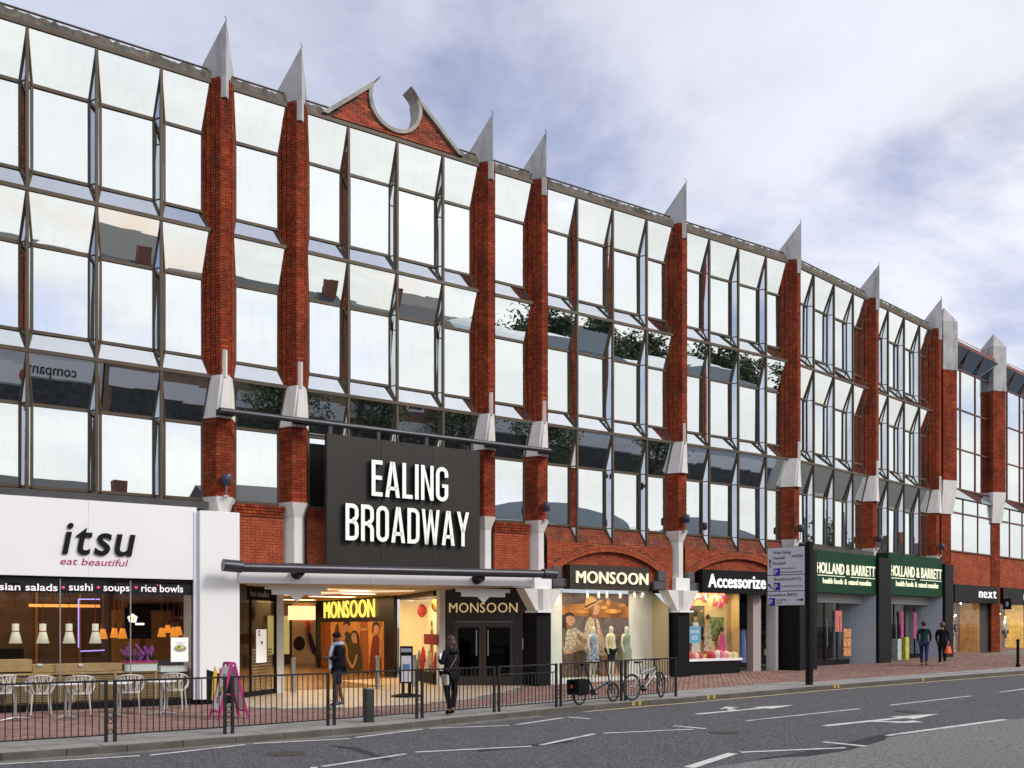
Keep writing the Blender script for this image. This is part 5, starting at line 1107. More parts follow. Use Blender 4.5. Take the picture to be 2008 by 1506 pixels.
# ================================================================== ACCESSORY SHOP (second arched bay)
ac = thing('accessory_shopfront', 'accessory shop with black board under an arch, pink and red window display', 'shopfront', (C5 + .5, F, 0))
x0, x1 = C5 + .32, BO.x - .35; ga = g(26); ztop = 3.12; xd = ax(1449, F + .1)
MB().box(x0, x1, F + .05, F + .4, ztop, ztop + .1).build('lintel', BLACK, ac)
zpl = at(1400, 1296, F + .05).z
MB().box(x0, xd, F + .03, F + 1.4, ga - .1, zpl).build('stall_riser', BLACK, ac); MB().box(x0, xd + .05, F - .02, F + 1.4, zpl + .003, zpl + .09).build('display_shelf', WHITE, ac)
GOLD = mat('display_gold', (.62, .42, .18), .6, var=.15); MB().box(x0, xd, F + .45, F + .5, zpl, ztop).build('display_back', GOLD, ac); MB().box(xd - .03, xd, F + .08, F + .45, zpl + .1, ztop).build('display_side', GOLD, ac)
MB().box(x0 + .05, xd, F + .05, F + .062, zpl + .1, ztop).build('pane', GLASS, ac); area('display_light', ((x0 + xd) / 2, F + .25, ztop - .05), 1.8, .3, 34, (1, .8, .5), ac)
bt0, bt1 = at(1378, 1160, F - .24), at(1512, 1120, F - .24); zsb_, zst_ = at(1378, 1162, F - .24).z, at(1378, 1116, F - .24).z
MB().box(bt0.x, at(1515, 0, F - .24).x, F - .24, F + .12, zsb_, zst_).build('signboard', BLACK, ac)
p0, p1 = at(1388, 1151, F - .24), at(1500, 1152, F - .24); words('Accessorize', (p0.x, F - .245, p0.z), UX, NY, p1.x - p0.x, at(1388, 1124, F - .24).z - p0.z, .04, glow_mat('ice_white', (.95, .95, .93), .5), ac, bold=.012, each=True, gap=.07)
pq = Plane((x0 + .25, F + .44, zpl), UX, NY); dw = xd - x0 - .15
for a_, b_, z0_, z1_, m_ in ((.0, .42, .75, 1.95, mat('pr_jungle', (.10, .09, .04), .6, var=.9, vscale=6)), (.52, .80, .70, 1.55, mat('pr_leaf', (.16, .17, .05), .6, var=.9, vscale=8)), (.86, .99, .2, 1.1, mat('pr_pinkbg', (.5, .3, .25), .6, var=.5, vscale=6))): pq.poly([(dw * a_, z0_), (dw * b_, z0_), (dw * b_, z1_), (dw * a_, z1_)], m_, ac, 'photo_panel')
for i in range(70): pq.ell(rnd.uniform(.0, dw * .9), 2.55 - abs(rnd.gauss(0, .35)), rnd.uniform(.03, .12), rnd.uniform(.03, .1), (REDP, PINKP, CREAM, REDP, mat('print_coral', (.65, .2, .12), .6))[i % 5], ac, 'paper_blossom', 9)
for a, hg, m_ in ((dw * .22, 1.7, mat('print_white', (.7, .68, .64), .6, var=.3, vscale=18)), (dw * .45, 1.6, CREAM), (dw * .72, 1.15, PINKP)):
    pq.poly([(a - .2, .35), (a + .22, .3), (a + .14, hg * .8), (a - .13, hg * .8)], m_, ac); pq.ell(a, hg * .9, .085, .12, SKIN, ac); pq.ell(a, hg * .97, .11, .1, HAIRP, ac); pq.limb([(a - .12, hg * .78), (a - .2, hg * .55), (a - .05, hg * .45)], .07, .05, SKIN, ac)
for i in range(26):
    r = rnd.uniform(.06, .15); x = rnd.uniform(x0 + .15, xd - .15); y = F + rnd.uniform(.12, .32); c_ = [(.75, .3, .3), (.6, .03, .06), (.75, .6, .3), (.8, .7, .66), (.7, .15, .25)][i % 5]
    MB().lathe([(r, 0), (r * 1.15, r * .8), (r * .8, r * 1.6), (r * .15, r * 1.9)], (x, y, zpl + .09), 10).build('handbag', mat(f'bag{i % 5}', c_, .6, var=.2, vscale=10), ac)
bl0, bl1 = at(1351, 1261, F + .03), at(1374, 1228, F + .03); bo = MB().box(bl0.x, bl1.x, F + .03, F + .043, bl0.z, bl1.z).build('offer_card', mat('sky_card', (.13, .38, .55), .5), ac)
words('SAVE', (bl0.x + .06, F + .029, bl0.z + .34), UX, NY, (bl1.x - bl0.x) * .75, .12, .003, WHITE, ac); words('£5', (bl0.x + .14, F + .029, bl0.z + .12), UX, NY, (bl1.x - bl0.x) * .45, .15, .003, WHITE, ac)
GREYD = mat('door_surround', (.42, .37, .36), .6)
MB().box(ax(1473, F + .3), ax(1488, F + .3), F + .2, F + .5, ga, ztop).build('door_jamb', GREYD, ac); MB().box(ax(1519, F + .1), ax(1524, F + .1), F + .05, F + .5, ga, ztop).build('door_jamb', OFFW, ac)
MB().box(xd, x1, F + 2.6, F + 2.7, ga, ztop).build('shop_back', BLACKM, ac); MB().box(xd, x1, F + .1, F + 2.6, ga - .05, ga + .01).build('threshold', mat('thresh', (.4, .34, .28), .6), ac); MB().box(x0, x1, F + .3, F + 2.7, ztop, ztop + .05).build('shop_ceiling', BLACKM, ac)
for i in range(7): x = ax(1449, F + 1) + .05 + i * .1; MB().tube([(x, F + 1 + .03 * (i % 2), ga + .3), (x + .02, F + 1, ga + 1.1), (x, F + 1, ga + 1.55)], [.09, .07, .03], 8).build('hanging_scarf', mat(f'scarf{i % 3}', [(.06, .12, .35), (.12, .2, .5), (.3, .36, .5)][i % 3], .8, var=.5, vscale=8), ac)
for px in (1362, 1384, 1405, 1449, 1474): p = at(px, 1172, F + .4); m = MB(); m.tube([(p.x, p.y, ztop), (p.x, p.y, p.z + .03)], .012, 6); m.tube([(p.x - .02, p.y - .03, p.z + .05), (p.x + .04, p.y + .05, p.z - .08)], [.03, .05], 10); m.build('spot_lamp', WHITE2, ac)

# ================================================================== HEALTH FOOD SHOPS on the turned facade
GREEN = mat('green_board', (.008, .05, .024), .6, var=.06, spec=.12); LIME = glow_mat('cream_letter', (.9, .92, .68), .3); PALE = mat('pale_blue_reveal', (.36, .42, .50), .6)
UB = (MB_.to_3x3() @ UX).normalized(); NB = (MB_.to_3x3() @ NY).normalized()
def health(sa, sb_, zb, zt, px_text, label, first):
    t = thing('health_food_shopfront', label, 'shopfront', MB_ @ Vector((sa, -.5, 0)), 'green fronted health food shops'); gx = g((MB_ @ Vector(((sa + sb_) / 2, 0, 0))).x); off = -.5
    MB(MB_).box(sa, sb_, off, .3, zb, zt).build('fascia', GREEN, t); MB(MB_).box(sa, sb_, off + .1, .3, zt + .004, 4.95).build('flashing', MATS['lead_sheet'], t)
    wd = sb_ - sa
    for s, z, cap, a, b in (('HOLLAND & BARRETT', zb + (zt - zb) * .46, .40, .03, .97), ('health foods', zb + (zt - zb) * .22, .21, .12, .43), ('&', zb + (zt - zb) * .22, .21, .46, .495), ('natural remedies', zb + (zt - zb) * .22, .21, .525, .9)):
        words(s, MB_ @ Vector((sa + wd * a, off - .003, z)), UB, NB, wd * (b - a), cap * (zt - zb) / 1.5, .03, LIME, t, bold=.012 if cap > .3 else .004, each=cap > .3, gap=.1)
    for a, b in ((.03, .46), (.56, .97)): MB(MB_).box(sa + wd * a, sa + wd * b, off - .03, off - .003, zb + (zt - zb) * .40, zb + (zt - zb) * .415).build('underline', LIME, t)
    MB(MB_).box(sa, sb_, .0, .05, zb - .36, zb - .004).build('head_panel', mat('reveal_head', (.38, .42, .42), .5), t)
    MB(MB_).slab([(sb_ - .02, off, gx), (sb_ - .75, 1.0, gx), (sb_ - .75, 1.0, zb), (sb_ - .02, off, zb)], (-1, -.4, 0), .05).build('reveal', PALE, t)
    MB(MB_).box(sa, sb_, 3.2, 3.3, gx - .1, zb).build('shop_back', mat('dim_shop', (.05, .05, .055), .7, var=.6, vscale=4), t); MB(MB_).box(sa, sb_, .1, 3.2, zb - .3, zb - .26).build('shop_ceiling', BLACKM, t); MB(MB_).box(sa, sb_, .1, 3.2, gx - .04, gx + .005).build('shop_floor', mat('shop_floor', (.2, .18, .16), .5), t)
    x = sa + .1; k = 0
    while x < sb_ - .9:
        MB(MB_).box(x + .02, x + 1.0, .3, .312, gx + .02, zb - .3).build('door_pane', GLASS2, t)
        f_ = MB(MB_); f_.box(x, x + .02, .28, .34, gx, zb - .3); f_.box(x + .02, x + 1.0, .285, .33, gx, gx + .22); f_.build('door_frame', BLACK, t)
        MB(MB_).tube([(x + .12, .24, gx + .75), (x + .12, .24, gx + 1.9)], .02, 6).build('door_handle', STEEL, t); x += 1.03; k += 1
    for i in range(4): MB(MB_).box(sa + .4, sb_ - 1.2, 2.4, 2.8, gx + .35 + i * .42, gx + .38 + i * .42).build('shelf', BLACKM, t)
    for i in range(30): x = sa + .45 + (sb_ - sa - 1.8) * rnd.random(); z = gx + .38 + .42 * (i % 4); MB(MB_).box(x, x + rnd.uniform(.08, .2), 2.45, 2.6, z, z + rnd.uniform(.12, .28)).build('product_box', mat(f'prod{i % 6}', [(.2, .3, .15), (.5, .45, .4), (.3, .08, .1), (.15, .2, .3), (.4, .35, .1), (.35, .15, .3)][i % 6], .6), t)
    for i in range(4): MB(MB_).ball((sa + .5 + i * .7, 1.0, zb - .36), .05, .05, .05, 8, 6).build('downlight', glow_mat('downlight', (.95, 1, .92), 3.5), t)
    PP = mat('promo_pink', (.5, .05, .22), .6, var=.6, vscale=9); PR = mat('promo_red', (.6, .17, .14), .6, var=.5, vscale=9)
    if first:
        for a, z, w_, h_, m_ in ((.60, 1.35, .55, .85, PR), (.72, .42, .2, .3, PR)): MB(MB_).box(sa + wd * a, sa + wd * a + w_, .25, .262, gx + z, gx + z + h_).build('promo_poster', m_, t)
        for i in range(3):
            for j in range(2): MB(MB_).box(sa + wd * .72 + j * .32, sa + wd * .72 + j * .32 + .3, .2, .212, gx + .35 + i * .38, gx + .7 + i * .38).build('promo_card', mat('promo_orange', (.65, .28, .12), .6, var=.7, vscale=12), t)
    else:
        for a in (.5, .74): MB(MB_).box(sa + wd * a, sa + wd * a + .24, .2, .212, gx + .9, gx + 2.1).build('promo_banner', PP, t)
        for a, c_ in ((.32, (.4, .48, .52)), (.46, (.45, .48, .05))): MB(MB_).box(sa + wd * a, sa + wd * a + .34, -.1, .18, gx, gx + .75 + a * .5).build('stock_bin', mat(f'bin{int(a * 100)}', c_, .6, var=.3, vscale=8), t)
    return t
f6 = (atb(1600, 1078, -.5), atb(1600, 1161, -.5)); f7 = (atb(1740, 1084, -.5), atb(1740, 1166, -.5))
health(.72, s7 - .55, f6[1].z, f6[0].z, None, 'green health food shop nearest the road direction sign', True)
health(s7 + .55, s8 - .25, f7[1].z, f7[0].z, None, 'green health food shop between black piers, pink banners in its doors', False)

# ================================================================== NEIGHBOURING BRICK BUILDING (right)
nb_ = thing('brick_office_building', 'narrow red brick building with pyramid capped piers at the right end of the street', 'building', MB_ @ Vector((s8 + 1, 0, 0)))
PP_ = [(.56 * math.cos(R(a_)), .56 * math.sin(R(a_))) for a_ in (110.4, 200.4, 290.4, 380.4)]
sA = atb(1851, 0, 0).x; sB = atb(1948, 0, 0).x; sC = sB + (sB - sA); sD = sC + (sB - sA)
def tower_pier(s, ztop, zcap, zc0, zc1):
    gx = g((MB_ @ Vector((s, 0, 0))).x)
    c = MB(MB_); c.prism([(s + x * .97, y * .97) for x, y in PP_], zc1, zcap); c.prism([(s + x * .69, y * .69 + .1) for x, y in PP_], gx - .1, zc0); p = c.build('pier', MORTAR, nb_)
    b = MB(MB_)
    for i in range(3):
        for k, z0_, z1_ in ((1., zc1, zcap), (.715, gx, zc0)):
            a, q = Vector((s + PP_[i][0] * k, PP_[i][1] * k + (.1 if k < 1 else 0), 0)), Vector((s + PP_[i + 1][0] * k, PP_[i + 1][1] * k + (.1 if k < 1 else 0), 0)); d = q - a; n = Vector((d.y, -d.x, 0)).normalized()
            lay(b, Vector((a.x, a.y, z0_)) - n * .016, d, n, d.length, z1_ - z0_)
    b.build('bricks', BRICK, p, kind='stuff')
    k = MB(MB_); K = 1.06; pl = [(s + x * K, y * K) for x, y in PP_]
    zc = zcap; n = len(pl); k.add([(x, y, zc) for x, y in pl] + [(x, y, ztop - .75) for x, y in pl] + [(s, 0, ztop)], [tuple(range(n - 1, -1, -1))] + [(i, (i + 1) % n, n + (i + 1) % n, n + i) for i in range(n)] + [(n + i, n + (i + 1) % n, 2 * n) for i in range(n)])
    for j in range(3): k.prism([(s + x * (K + .004 - .14 * j), y * (K + .004 - .14 * j)) for x, y in PP_], zc - .22 * (j + 1), zc - .22 * j - .003)
    k.build('pyramid_cap', CONC2, p)
    q = MB(MB_); q.prism([(s + x * .8, y * .8 + .06) for x, y in PP_], zc0, zc1, [(s + x * 1.05, y * 1.05) for x, y in PP_]); q.prism([(s + x * .9 + .06, y * .6 - .1) for x, y in PP_], zc1, zc1 + .35); q.build('stone_collar', STONE, p)
zB = atb(1949, 655, 0).z
zcp = atb(1949, 775, -.2).z; zc0, zc1 = atb(1949, 1025, -.2).z, atb(1949, 965, -.2).z
for s in (sA, sB, sC, sD): tower_pier(s, zB, zcp + .45, zc0, zc1)
MB(MB_).box(sA - .4, sD + 8, .9, 12, 0, zB - 1.6).build('body_wall', MATS['body_render'], nb_)
MB(MB_).box(sA, sD, -.25, .95, zB - 1.62, zB - 1.42).build('eaves', mat('eaves_red', (.18, .04, .025), .6), nb_)
for (a, b) in ((sA, sB), (sB, sC), (sC, sD)):
    a += .3; b -= .3; wd = b - a; zt, zb2 = zB - 1.65, zc1 - .15
    MB(MB_).slab([(a, -.35, zt), (b, -.35, zt), (b, .2, zt - .9), (a, .2, zt - .9)], (0, -.7, -.7), .03).build('soffit_glass', mirror_glass('soffit_mirror', (.35, .42, .5), (.01, .012, .02), .5), nb_)
    f_ = MB(MB_); npan = 3
    for i in range(npan + 1): x = a + wd * i / npan; f_.box(x - .03, x + .03, .06, .16, zb2, zt - .5)
    for j in range(4): z = zb2 + (zt - .9 - zb2) * j / 3; f_.box(a, b, .055, .165, z - .03, z + .03)
    for i in range(1, npan): x = a + wd * i / npan; f_.bar((x, -.33, zt - .02), (x, .1, zt - .92), .06, .06)
    w_ = f_.build('window', BROWN2, nb_)
    for i in range(1, npan + 1): x = a + wd * i / npan - .05; MB(MB_).slab([(x, .1, zt - .95), (x, -.3, zt - .05), (x, .1, zt - .05)], (-1, 0, 0), .02).build('fin_pane', MIRROR, w_)
    for i in range(npan):
        for j in range(3):
            x = a + wd * i / npan; z = zb2 + (zt - .9 - zb2) * j / 3; h_ = (zt - .9 - zb2) / 3; MB(MB_).box(x + .035, x + wd / npan - .035, .1, .12, z + .035, z + h_ - .035).build('pane', MIRROR, w_)
    MB(MB_).slab([(a, -.15, zb2 - .5), (b, -.15, zb2 - .5), (b, .1, zb2), (a, .1, zb2)], (0, -.7, .7), .03).build('sill_pane', MIRROR2, nb_)
    z5 = atb(1900, 1083, 0).z; f_ = MB(MB_)
    for i in range(4): x = a + wd * i / 3; f_.box(x - .03, x + .03, -.06, .02, z5, zb2 - .5)
    f_.box(a, b, -.07, .03, z5 - .06, z5); f_.box(a, b, -.07, .03, zb2 - 1.25, zb2 - 1.19); w_ = f_.build('window', BROWN2, nb_)
    for i in range(3):
        x = a + wd * i / 3
        for z0_, z1_ in ((z5, zb2 - 1.26), (zb2 - 1.18, zb2 - .5)): MB(MB_).box(x + .035, x + wd / 3 - .035, -.03, -.01, z0_ + .01, z1_ - .01).build('pane', MIRROR, w_)
    gx = g((MB_ @ Vector((a, 0, 0))).x); z3 = atb(1900, 1180, 0).z
    wl = MB(MB_).box(a, b, .016, .9, z3, z5 - .065).build('wall', MORTAR, nb_); bb = MB(MB_); lay(bb, (a, .016, z3), (1, 0, 0), (0, -1, 0), wd, z5 - .07 - z3); bb.build('bricks', BRICKB, wl, kind='stuff')
rl = MB(MB_)
for z_ in (zB - 1.42 + .3, zB - 1.42 + .55): rl.tube([(sA + .3, .4, z_), (sD, .4, z_)], .02, 6)
for i in range(9): x_ = sA + .5 + (sD - sA - .6) * i / 8; rl.tube([(x_, .4, zB - 1.42), (x_, .4, zB - 1.42 + .55)], .018, 6)
rl.build('roof_rail', STEEL, nb_)
# clothes shops in it
def clothes(a, b, label, warm, wtext):
    a += .3; b -= .3; wd = b - a; gx = g((MB_ @ Vector((a, 0, 0))).x); z3 = atb(1900, 1180, 0).z
    t = thing('clothes_shopfront', label, 'shopfront', MB_ @ Vector((a, -.3, gx)), 'clothes shops under the brick office building')
    MB(MB_).box(a + .08, b, -.35, .2, z3 - .06, z3 + .78).build('signboard', BLACK, t)
    words('next', MB_ @ Vector((a + .08 + wd * .52, -.353, z3 + .2)), UB, NB, wd * .40, .5, .04, glow_mat('next_white', (.95, .95, .95), .4), t, bold=.0, xh=.74, each=True)
    MB(MB_).box(a, a + wd * .7, -.02, -.01, gx + .12, z3 - .06).build('pane', GLASS2, t); MB(MB_).box(a, a + wd * .7, -.1, 1.2, gx - .1, gx + .12).build('display_floor', mat('step_stone', (.2, .12, .1), .8), t)
    MB(MB_).box(a + wd * .72, b, .1, .15, gx - .1, z3 - .06).build('shutter', mat('dark_shutter', (.03, .028, .027), .6), t)
    MB(MB_).box(a - .05, b, 1.2, 1.3, gx, z3).build('display_back', mat('glow_back' + label[:3], warm, .6, var=.5, vscale=3, emit=.25, ec=warm), t)  # back wall glows to stand for the warm shop lighting
    for i in range(10): p = Vector((a + .1 + rnd.random() * wd * .5, .2 + .8 * rnd.random(), gx + (1.95 if i % 2 else 2.5) + rnd.uniform(-.05, .05))); MB(MB_).ball(tuple(p), .04, .04, .04, 8, 5).build('lit_globe', BULB, t)
    WB = mat('glow_side' + label[:3], warm, .6, var=.6, vscale=4, emit=.35, ec=warm)  # side wall's warm glow is painted in, no lamp of its own
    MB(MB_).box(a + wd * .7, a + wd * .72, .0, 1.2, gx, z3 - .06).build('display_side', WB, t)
    p = MB_ @ Vector((a + wd * .35, .5, z3 - .1)); area('display_light', p, 1.0, .8, 30, (1, .75, .42), t, (0, 0, BEND))
    return t, a, wd, gx
t, a, wd, gx = clothes(sA, sB, 'first clothes shop with black board, right beside the last black pier', (.30, .14, .03), 0)
mp_ = MB_ @ Vector((a + wd * .3, .35, 0)); mannequin((mp_.x, mp_.y, gx + .12), R(30), 1.8, 'mannequin in black jacket and white trousers in the first clothes shop', BLKT, trouser=mat('white_cloth', (.7, .69, .64), .8), group='mannequins in the clothes shops')
t, a, wd, gx = clothes(sB, sC, 'second clothes shop with bright yellow interior at the right picture edge', (.75, .48, .12), 0)
for i, fx in enumerate((.12, .42)): mp_ = MB_ @ Vector((a + wd * fx, .35, 0)); mannequin((mp_.x, mp_.y, gx + .12), R(30), 1.75, ('leftmost' if not i else 'second') + ' mannequin in pale clothes in the yellow lit clothes shop', mat('pale_blue_cloth', (.42, .5, .55), .8, var=.3, vscale=8), trouser=mat('denim', (.12, .18, .3), .8), group='mannequins in the clothes shops')
hs = MB_ @ Vector((sB - .1, -1.1, 0)); hs.z = 0; t = thing('hanging_sign', 'small black projecting sign with a pale figure symbol on the brick pier', 'sign', hs); q = atb(1931, 1176, -1.0)
MB(MB_).box(sB - .25, sB - .2, -.95, -.3, q.z + .1, q.z + .13).build('arm', BLACK, t); MB(MB_).box(sB - .25, sB - .2, -.95, -.55, q.z - .42, q.z + .1).build('plate', BLACK, t); MB(MB_).ball((sB - .255, -.75, q.z - .15), .01, .08, .14, 8, 6).build('symbol', PALE, t)
# ================================================================== GUARD RAILS
FP = [(1.38, 16.82), (3.42, 16.88), (5.42, 17.02), (7.49, 17.32), (9.58, 17.64), (11.71, 18.00), (13.59, 18.23), (15.74, 18.42), (17.62, 18.46)]
ends = {1: 'guard rail panel at the left picture edge', 2: 'guard rail panel in front of the middle cafe chairs', 3: 'guard rail panel in front of the pink folding board', 4: 'guard rail panel in front of the man in shorts', 5: 'guard rail panel beside the woman in the black jacket'}
def rail_panel(A, B, label, style=0):
    A, B = Vector(A), Vector(B); A = Vector((A.x, A.y, g(A.x))); B = Vector((B.x, B.y, g(B.x))); u = (B - A).normalized(); A += u * .07; B -= u * .07
    t = thing('guard_rail', label, 'railing', A, 'black guard rails along the kerb')
    for P in (A, B): MB().box(P.x - .025, P.x + .025, P.y - .025, P.y + .025, P.z - .02, P.z + 1.02).build('post', RAIL, t)
    up = Vector((0, 0, 1))
    MB().bar(A + up * 1.0, B + up * 1.0, .045, .03).build('top_rail', RAIL, t)
    MB().bar(A + up * .12, B + up * .12, .03, .02).build('bottom_rail', RAIL, t)
    zt = .99
    if style == 1: MB().bar(A + up * .82, B + up * .82, .03, .025).build('middle_rail', RAIL, t); zt = .81
    n = 17 if style == 0 else 15; me = MB().box(-.007, .007, -.007, .007, .13, zt).mesh('upright', RAIL)
    for i in range(1, n + 1):
        p = A.lerp(B, i / (n + 1)); o = bpy.data.objects.new('upright', me); o.location = p; put(o, t)
    C_ = A - u * .07                                       # rings that tie the pair of posts together
    for z in (.17, .34, .44) if style == 0 else (.17,):
        k = [C_ + u * (.04 * math.cos(a * math.pi / 6)) + up * (z + .04 * math.sin(a * math.pi / 6)) for a in range(12)]; MB().tube(k, .007, 5, closed=True).build('tie_ring', RAIL, t)
    return t
for i in range(5): rail_panel(FP[i], FP[i + 1], ends[i + 1])
rail_panel(FP[5], FP[6], 'shorter guard rail panel with a second rail near the dark doors', 1)
rail_panel((FP[6][0] + .02, FP[6][1] + .02), FP[7], 'guard rail panel with the folding bicycle leaning on it'); rail_panel(FP[7], FP[8], 'last guard rail panel, the mountain bicycle against it')
# square black bollard
p = gp(723, 1416); t = thing('square_bollard', 'square dark metal bollard with pale scuffed top at the kerb', 'bollard', p)
MB().box(p.x - .085, p.x + .085, p.y - .085, p.y + .085, p.z - .02, p.z + .66).build('shaft', mat('scuffed_black', (.03, .03, .032), .5, var=.5, vscale=8, dirt=.4, dirtc=(.12, .12, .12)), t, bevel=.012)
MB().box(p.x - .088, p.x + .088, p.y - .088, p.y + .088, p.z + .655, p.z + .68).build('cap', mat('scuffed_grey', (.22, .22, .23), .6, var=.5, vscale=14), t, bevel=.01); MB().box(p.x - .09, p.x + .09, p.y - .09, p.y + .09, p.z + .1, p.z + .115).build('band', RAIL, t)
# far post at the right picture edge
p = gp(1996, 1308); t = thing('marker_post', 'slim black post on the kerb at the right picture edge', 'post', p); MB().lathe([(.05, 0), (.05, .95), (.06, .96), (.06, 1.02), (0, 1.04)], tuple(p), 12).build('shaft', BLACK, t); MB().lathe([(.075, 0), (.07, .12)], tuple(p), 12).build('base', BLACK, t)

for px, py in ((1262, 1379), (1275, 1378), (1413, 1367), (1425, 1366), (1655, 1345), (1663, 1344.5), (1825, 1331)):
    q_ = gp(px, py); ky = kerb(q_.x); MB().box(q_.x - .04, q_.x + .04, ky - .006, ky + .03, g(q_.x) - .08, g(q_.x) + .012).build('kerb_tick', mat('tick_yellow', (.55, .36, .04), .7, var=.3, vscale=20), pave)
# ================================================================== PINK FOLDING BOARD
PK = mat('pink_frame', (.48, .02, .20), .45); a_ = thing('folding_board', 'magenta A frame pavement board with white menu sheets beside the white pillar', 'sign board', (6.25, 19.8, 0))
aL, aM, aR = gp(412, 1408), gp(427, 1412), gp(475, 1409); apx = Vector((6.24, 19.82, 1.12)); wv = (aM - aL) ; wv.z = 0; wv = wv.normalized() * .30
dz = Vector((0, 0, 1))
ctr = (aL + aM) / 2
axd = Vector((wv.y, -wv.x, 0)).normalized(); axd = axd if axd.x > 0 else -axd     # across the board
F0, F1 = ctr, ctr + axd * .62; top0, top1 = ctr + axd * .29 + dz * 1.14, ctr + axd * .35 + dz * 1.14
for base, tp, nm, ins in ((F0, top0, 'front_leaf', -1), (F1, top1, 'rear_leaf', 1)):
    m = MB()
    for s in (-1, 1): m.bar(base + wv * s, tp + wv * s * .8, .045, .045)
    m.bar(tp - wv * .8, tp + wv * .8, .045, .045); m.bar(base.lerp(tp, .14) - wv, base.lerp(tp, .14) + wv, .03, .04); lf_ = m.build(nm, PK, a_)
    b0, b1 = base.lerp(tp, .17), base.lerp(tp, .94); nn = (tp - base).cross(wv).normalized(); nn = nn if nn.dot(axd) * ins > 0 else -nn
    q = [b0 - wv * .9 + nn * .015, b0 + wv * .9 + nn * .015, b1 + wv * .75 + nn * .015, b1 - wv * .75 + nn * .015]; MB().slab(q, nn, .01).build('menu_sheet', mat('menu_sheet', (.70, .70, .72), .5), lf_)
    if ins < 0:
        uu = wv.normalized(); vv = (tp - base).normalized()
        def fp_(a, b, k): return base + uu * a + vv * b + nn * (.017 + k)
        for (ca, cb, ra, rb, m_, k) in ((.03, .55, .11, .08, mat('m_dark', (.12, .05, .05), .6), .001), (.05, .62, .09, .07, mat('m_lime', (.45, .42, .06), .6, var=.5, vscale=30), .002), (-.04, .42, .06, .05, PINKP, .003), (.0, .35, .07, .02, mat('m_green', (.15, .2, .08), .6), .002)):
            MB().add([fp_(ca + ra * math.cos(R(30 * i)), cb + rb * math.sin(R(30 * i)), k) for i in range(12)], [tuple(range(12))]).build('printed_food', m_, lf_)
        for i in range(3): MB().slab([fp_(-.1, .92 - .05 * i, .003), fp_(.1 - .04 * i, .92 - .05 * i, .003), fp_(.1 - .04 * i, .935 - .05 * i, .003), fp_(-.1, .935 - .05 * i, .003)], nn, .001).build('printed_line', BLACKM, lf_)
MB().bar(F0.lerp(top0, .45) + wv, F1.lerp(top1, .45) + wv, .02, .03).build('stay', PK, a_)

# ================================================================== CAFE TABLES AND CHAIRS
CH = mat('chair_white', (.62, .59, .57), .5, var=.1); TBL = mat('table_top', (.74, .74, .75), .35); ALU = mat('aluminium', (.5, .49, .48), .35, metal=.8)
def make_table():
    t = thing('cafe_table', '', 'table')
    MB().lathe([(.30, .70), (.315, .715), (.315, .73), (0, .735)], (0, 0, 0), 24).build('table_top', TBL, t); MB().lathe([(.03, .03), (.028, .70)], (0, 0, 0), 10).build('stem', ALU, t)
    for i in range(4):
        d = Vector((math.cos(R(90 * i + 20)), math.sin(R(90 * i + 20)), 0)); MB().tube([d * .03 + Vector((0, 0, .06)), d * .3 + Vector((0, 0, .025))], [.025, .016], 8).build('foot', ALU, t)
    return t
def make_chair():
    """round-backed chair whose back and seat are a web of branch-like ribs; faces +y (sitter looks +y)"""
    t = thing('cafe_chair', '', 'chair'); r0 = random.Random(3)
    for s in (-1, 1):
        MB().tube([(s * .2, -.2, 0), (s * .17, -.17, .43)], [.014, .018], 8).build('leg', CH, t); MB().tube([(s * .22, .22, 0), (s * .18, .17, .43)], [.014, .018], 8).build('leg', CH, t)
    MB().lathe([(.0, .43), (.22, .43), (.235, .445), (.22, .455), (0, .45)], (0, .0, 0), 20).build('seat', CH, t)
    n = 24; rim = []
    for i in range(n + 1):
        a = R(-20 + 220 * i / n) + math.pi; x, y = .29 * math.cos(a), .26 * math.sin(a) + .02; h = .62 + .22 * max(0, math.sin(R(180 * i / n))) ** .7; rim.append(Vector((x, y - .05 * math.sin(R(180 * i / n)), h)))
    MB().tube(rim, .016, 7).build('back_rim', CH, t)
    base = [Vector((.21 * math.cos(R(-20 + 220 * i / n) + math.pi), .20 * math.sin(R(-20 + 220 * i / n) + math.pi), .45)) for i in range(n + 1)]
    m = MB()
    for i in range(n + 1):
        j = min(n, max(0, i + r0.choice((-3, -2, -1, 1, 2, 3)))); a, b = base[i], rim[j]; mid = a.lerp(b, r0.uniform(.4, .6)); mid = mid * 1.0 + Vector((mid.x, mid.y, 0)).normalized() * .04
        m.tube([a, mid, b], [.014, .011, .009], 6)
        if i % 2: k = min(n, max(0, j + r0.choice((-2, 2)))); m.tube([mid, mid.lerp(rim[k], .5) + Vector((0, 0, .01)), rim[k]], [.010, .009, .008], 6)
    m.tube([base[0], rim[0]], .014, 6); m.tube([base[n], rim[n]], .014, 6); m.build('back_web', CH, t)
    return t
tproto, cproto = make_table(), make_chair()
tspots = [((30, 1413), 'leftmost white round cafe table behind the railing'), ((128, 1410), 'white round cafe table, second from left behind the railing'), ((228, 1407), 'white round cafe table, third from left behind the railing'), ((316, 1402), 'white round cafe table furthest right, near the white pillar')]
for i, (px, l) in enumerate(tspots):
    o = tproto if i == 0 else copy_tree(tproto); p = gp(*px); o.location = p; o.rotation_euler.z = .3 * i; tag(o, l, 'table', 'white cafe tables outside the restaurant')
cs = [((2, 1399), 200, 'leftmost woven white cafe chair, half cut by the picture edge'), ((78, 1400), 175, 'woven white cafe chair right of the leftmost table, its back fully in view'), ((157, 1400), 168, 'woven white cafe chair at the second table from left'), ((254, 1397), 165, 'woven white cafe chair at the third table from left'), ((343, 1391), 150, 'woven white cafe chair nearest the white pillar')]
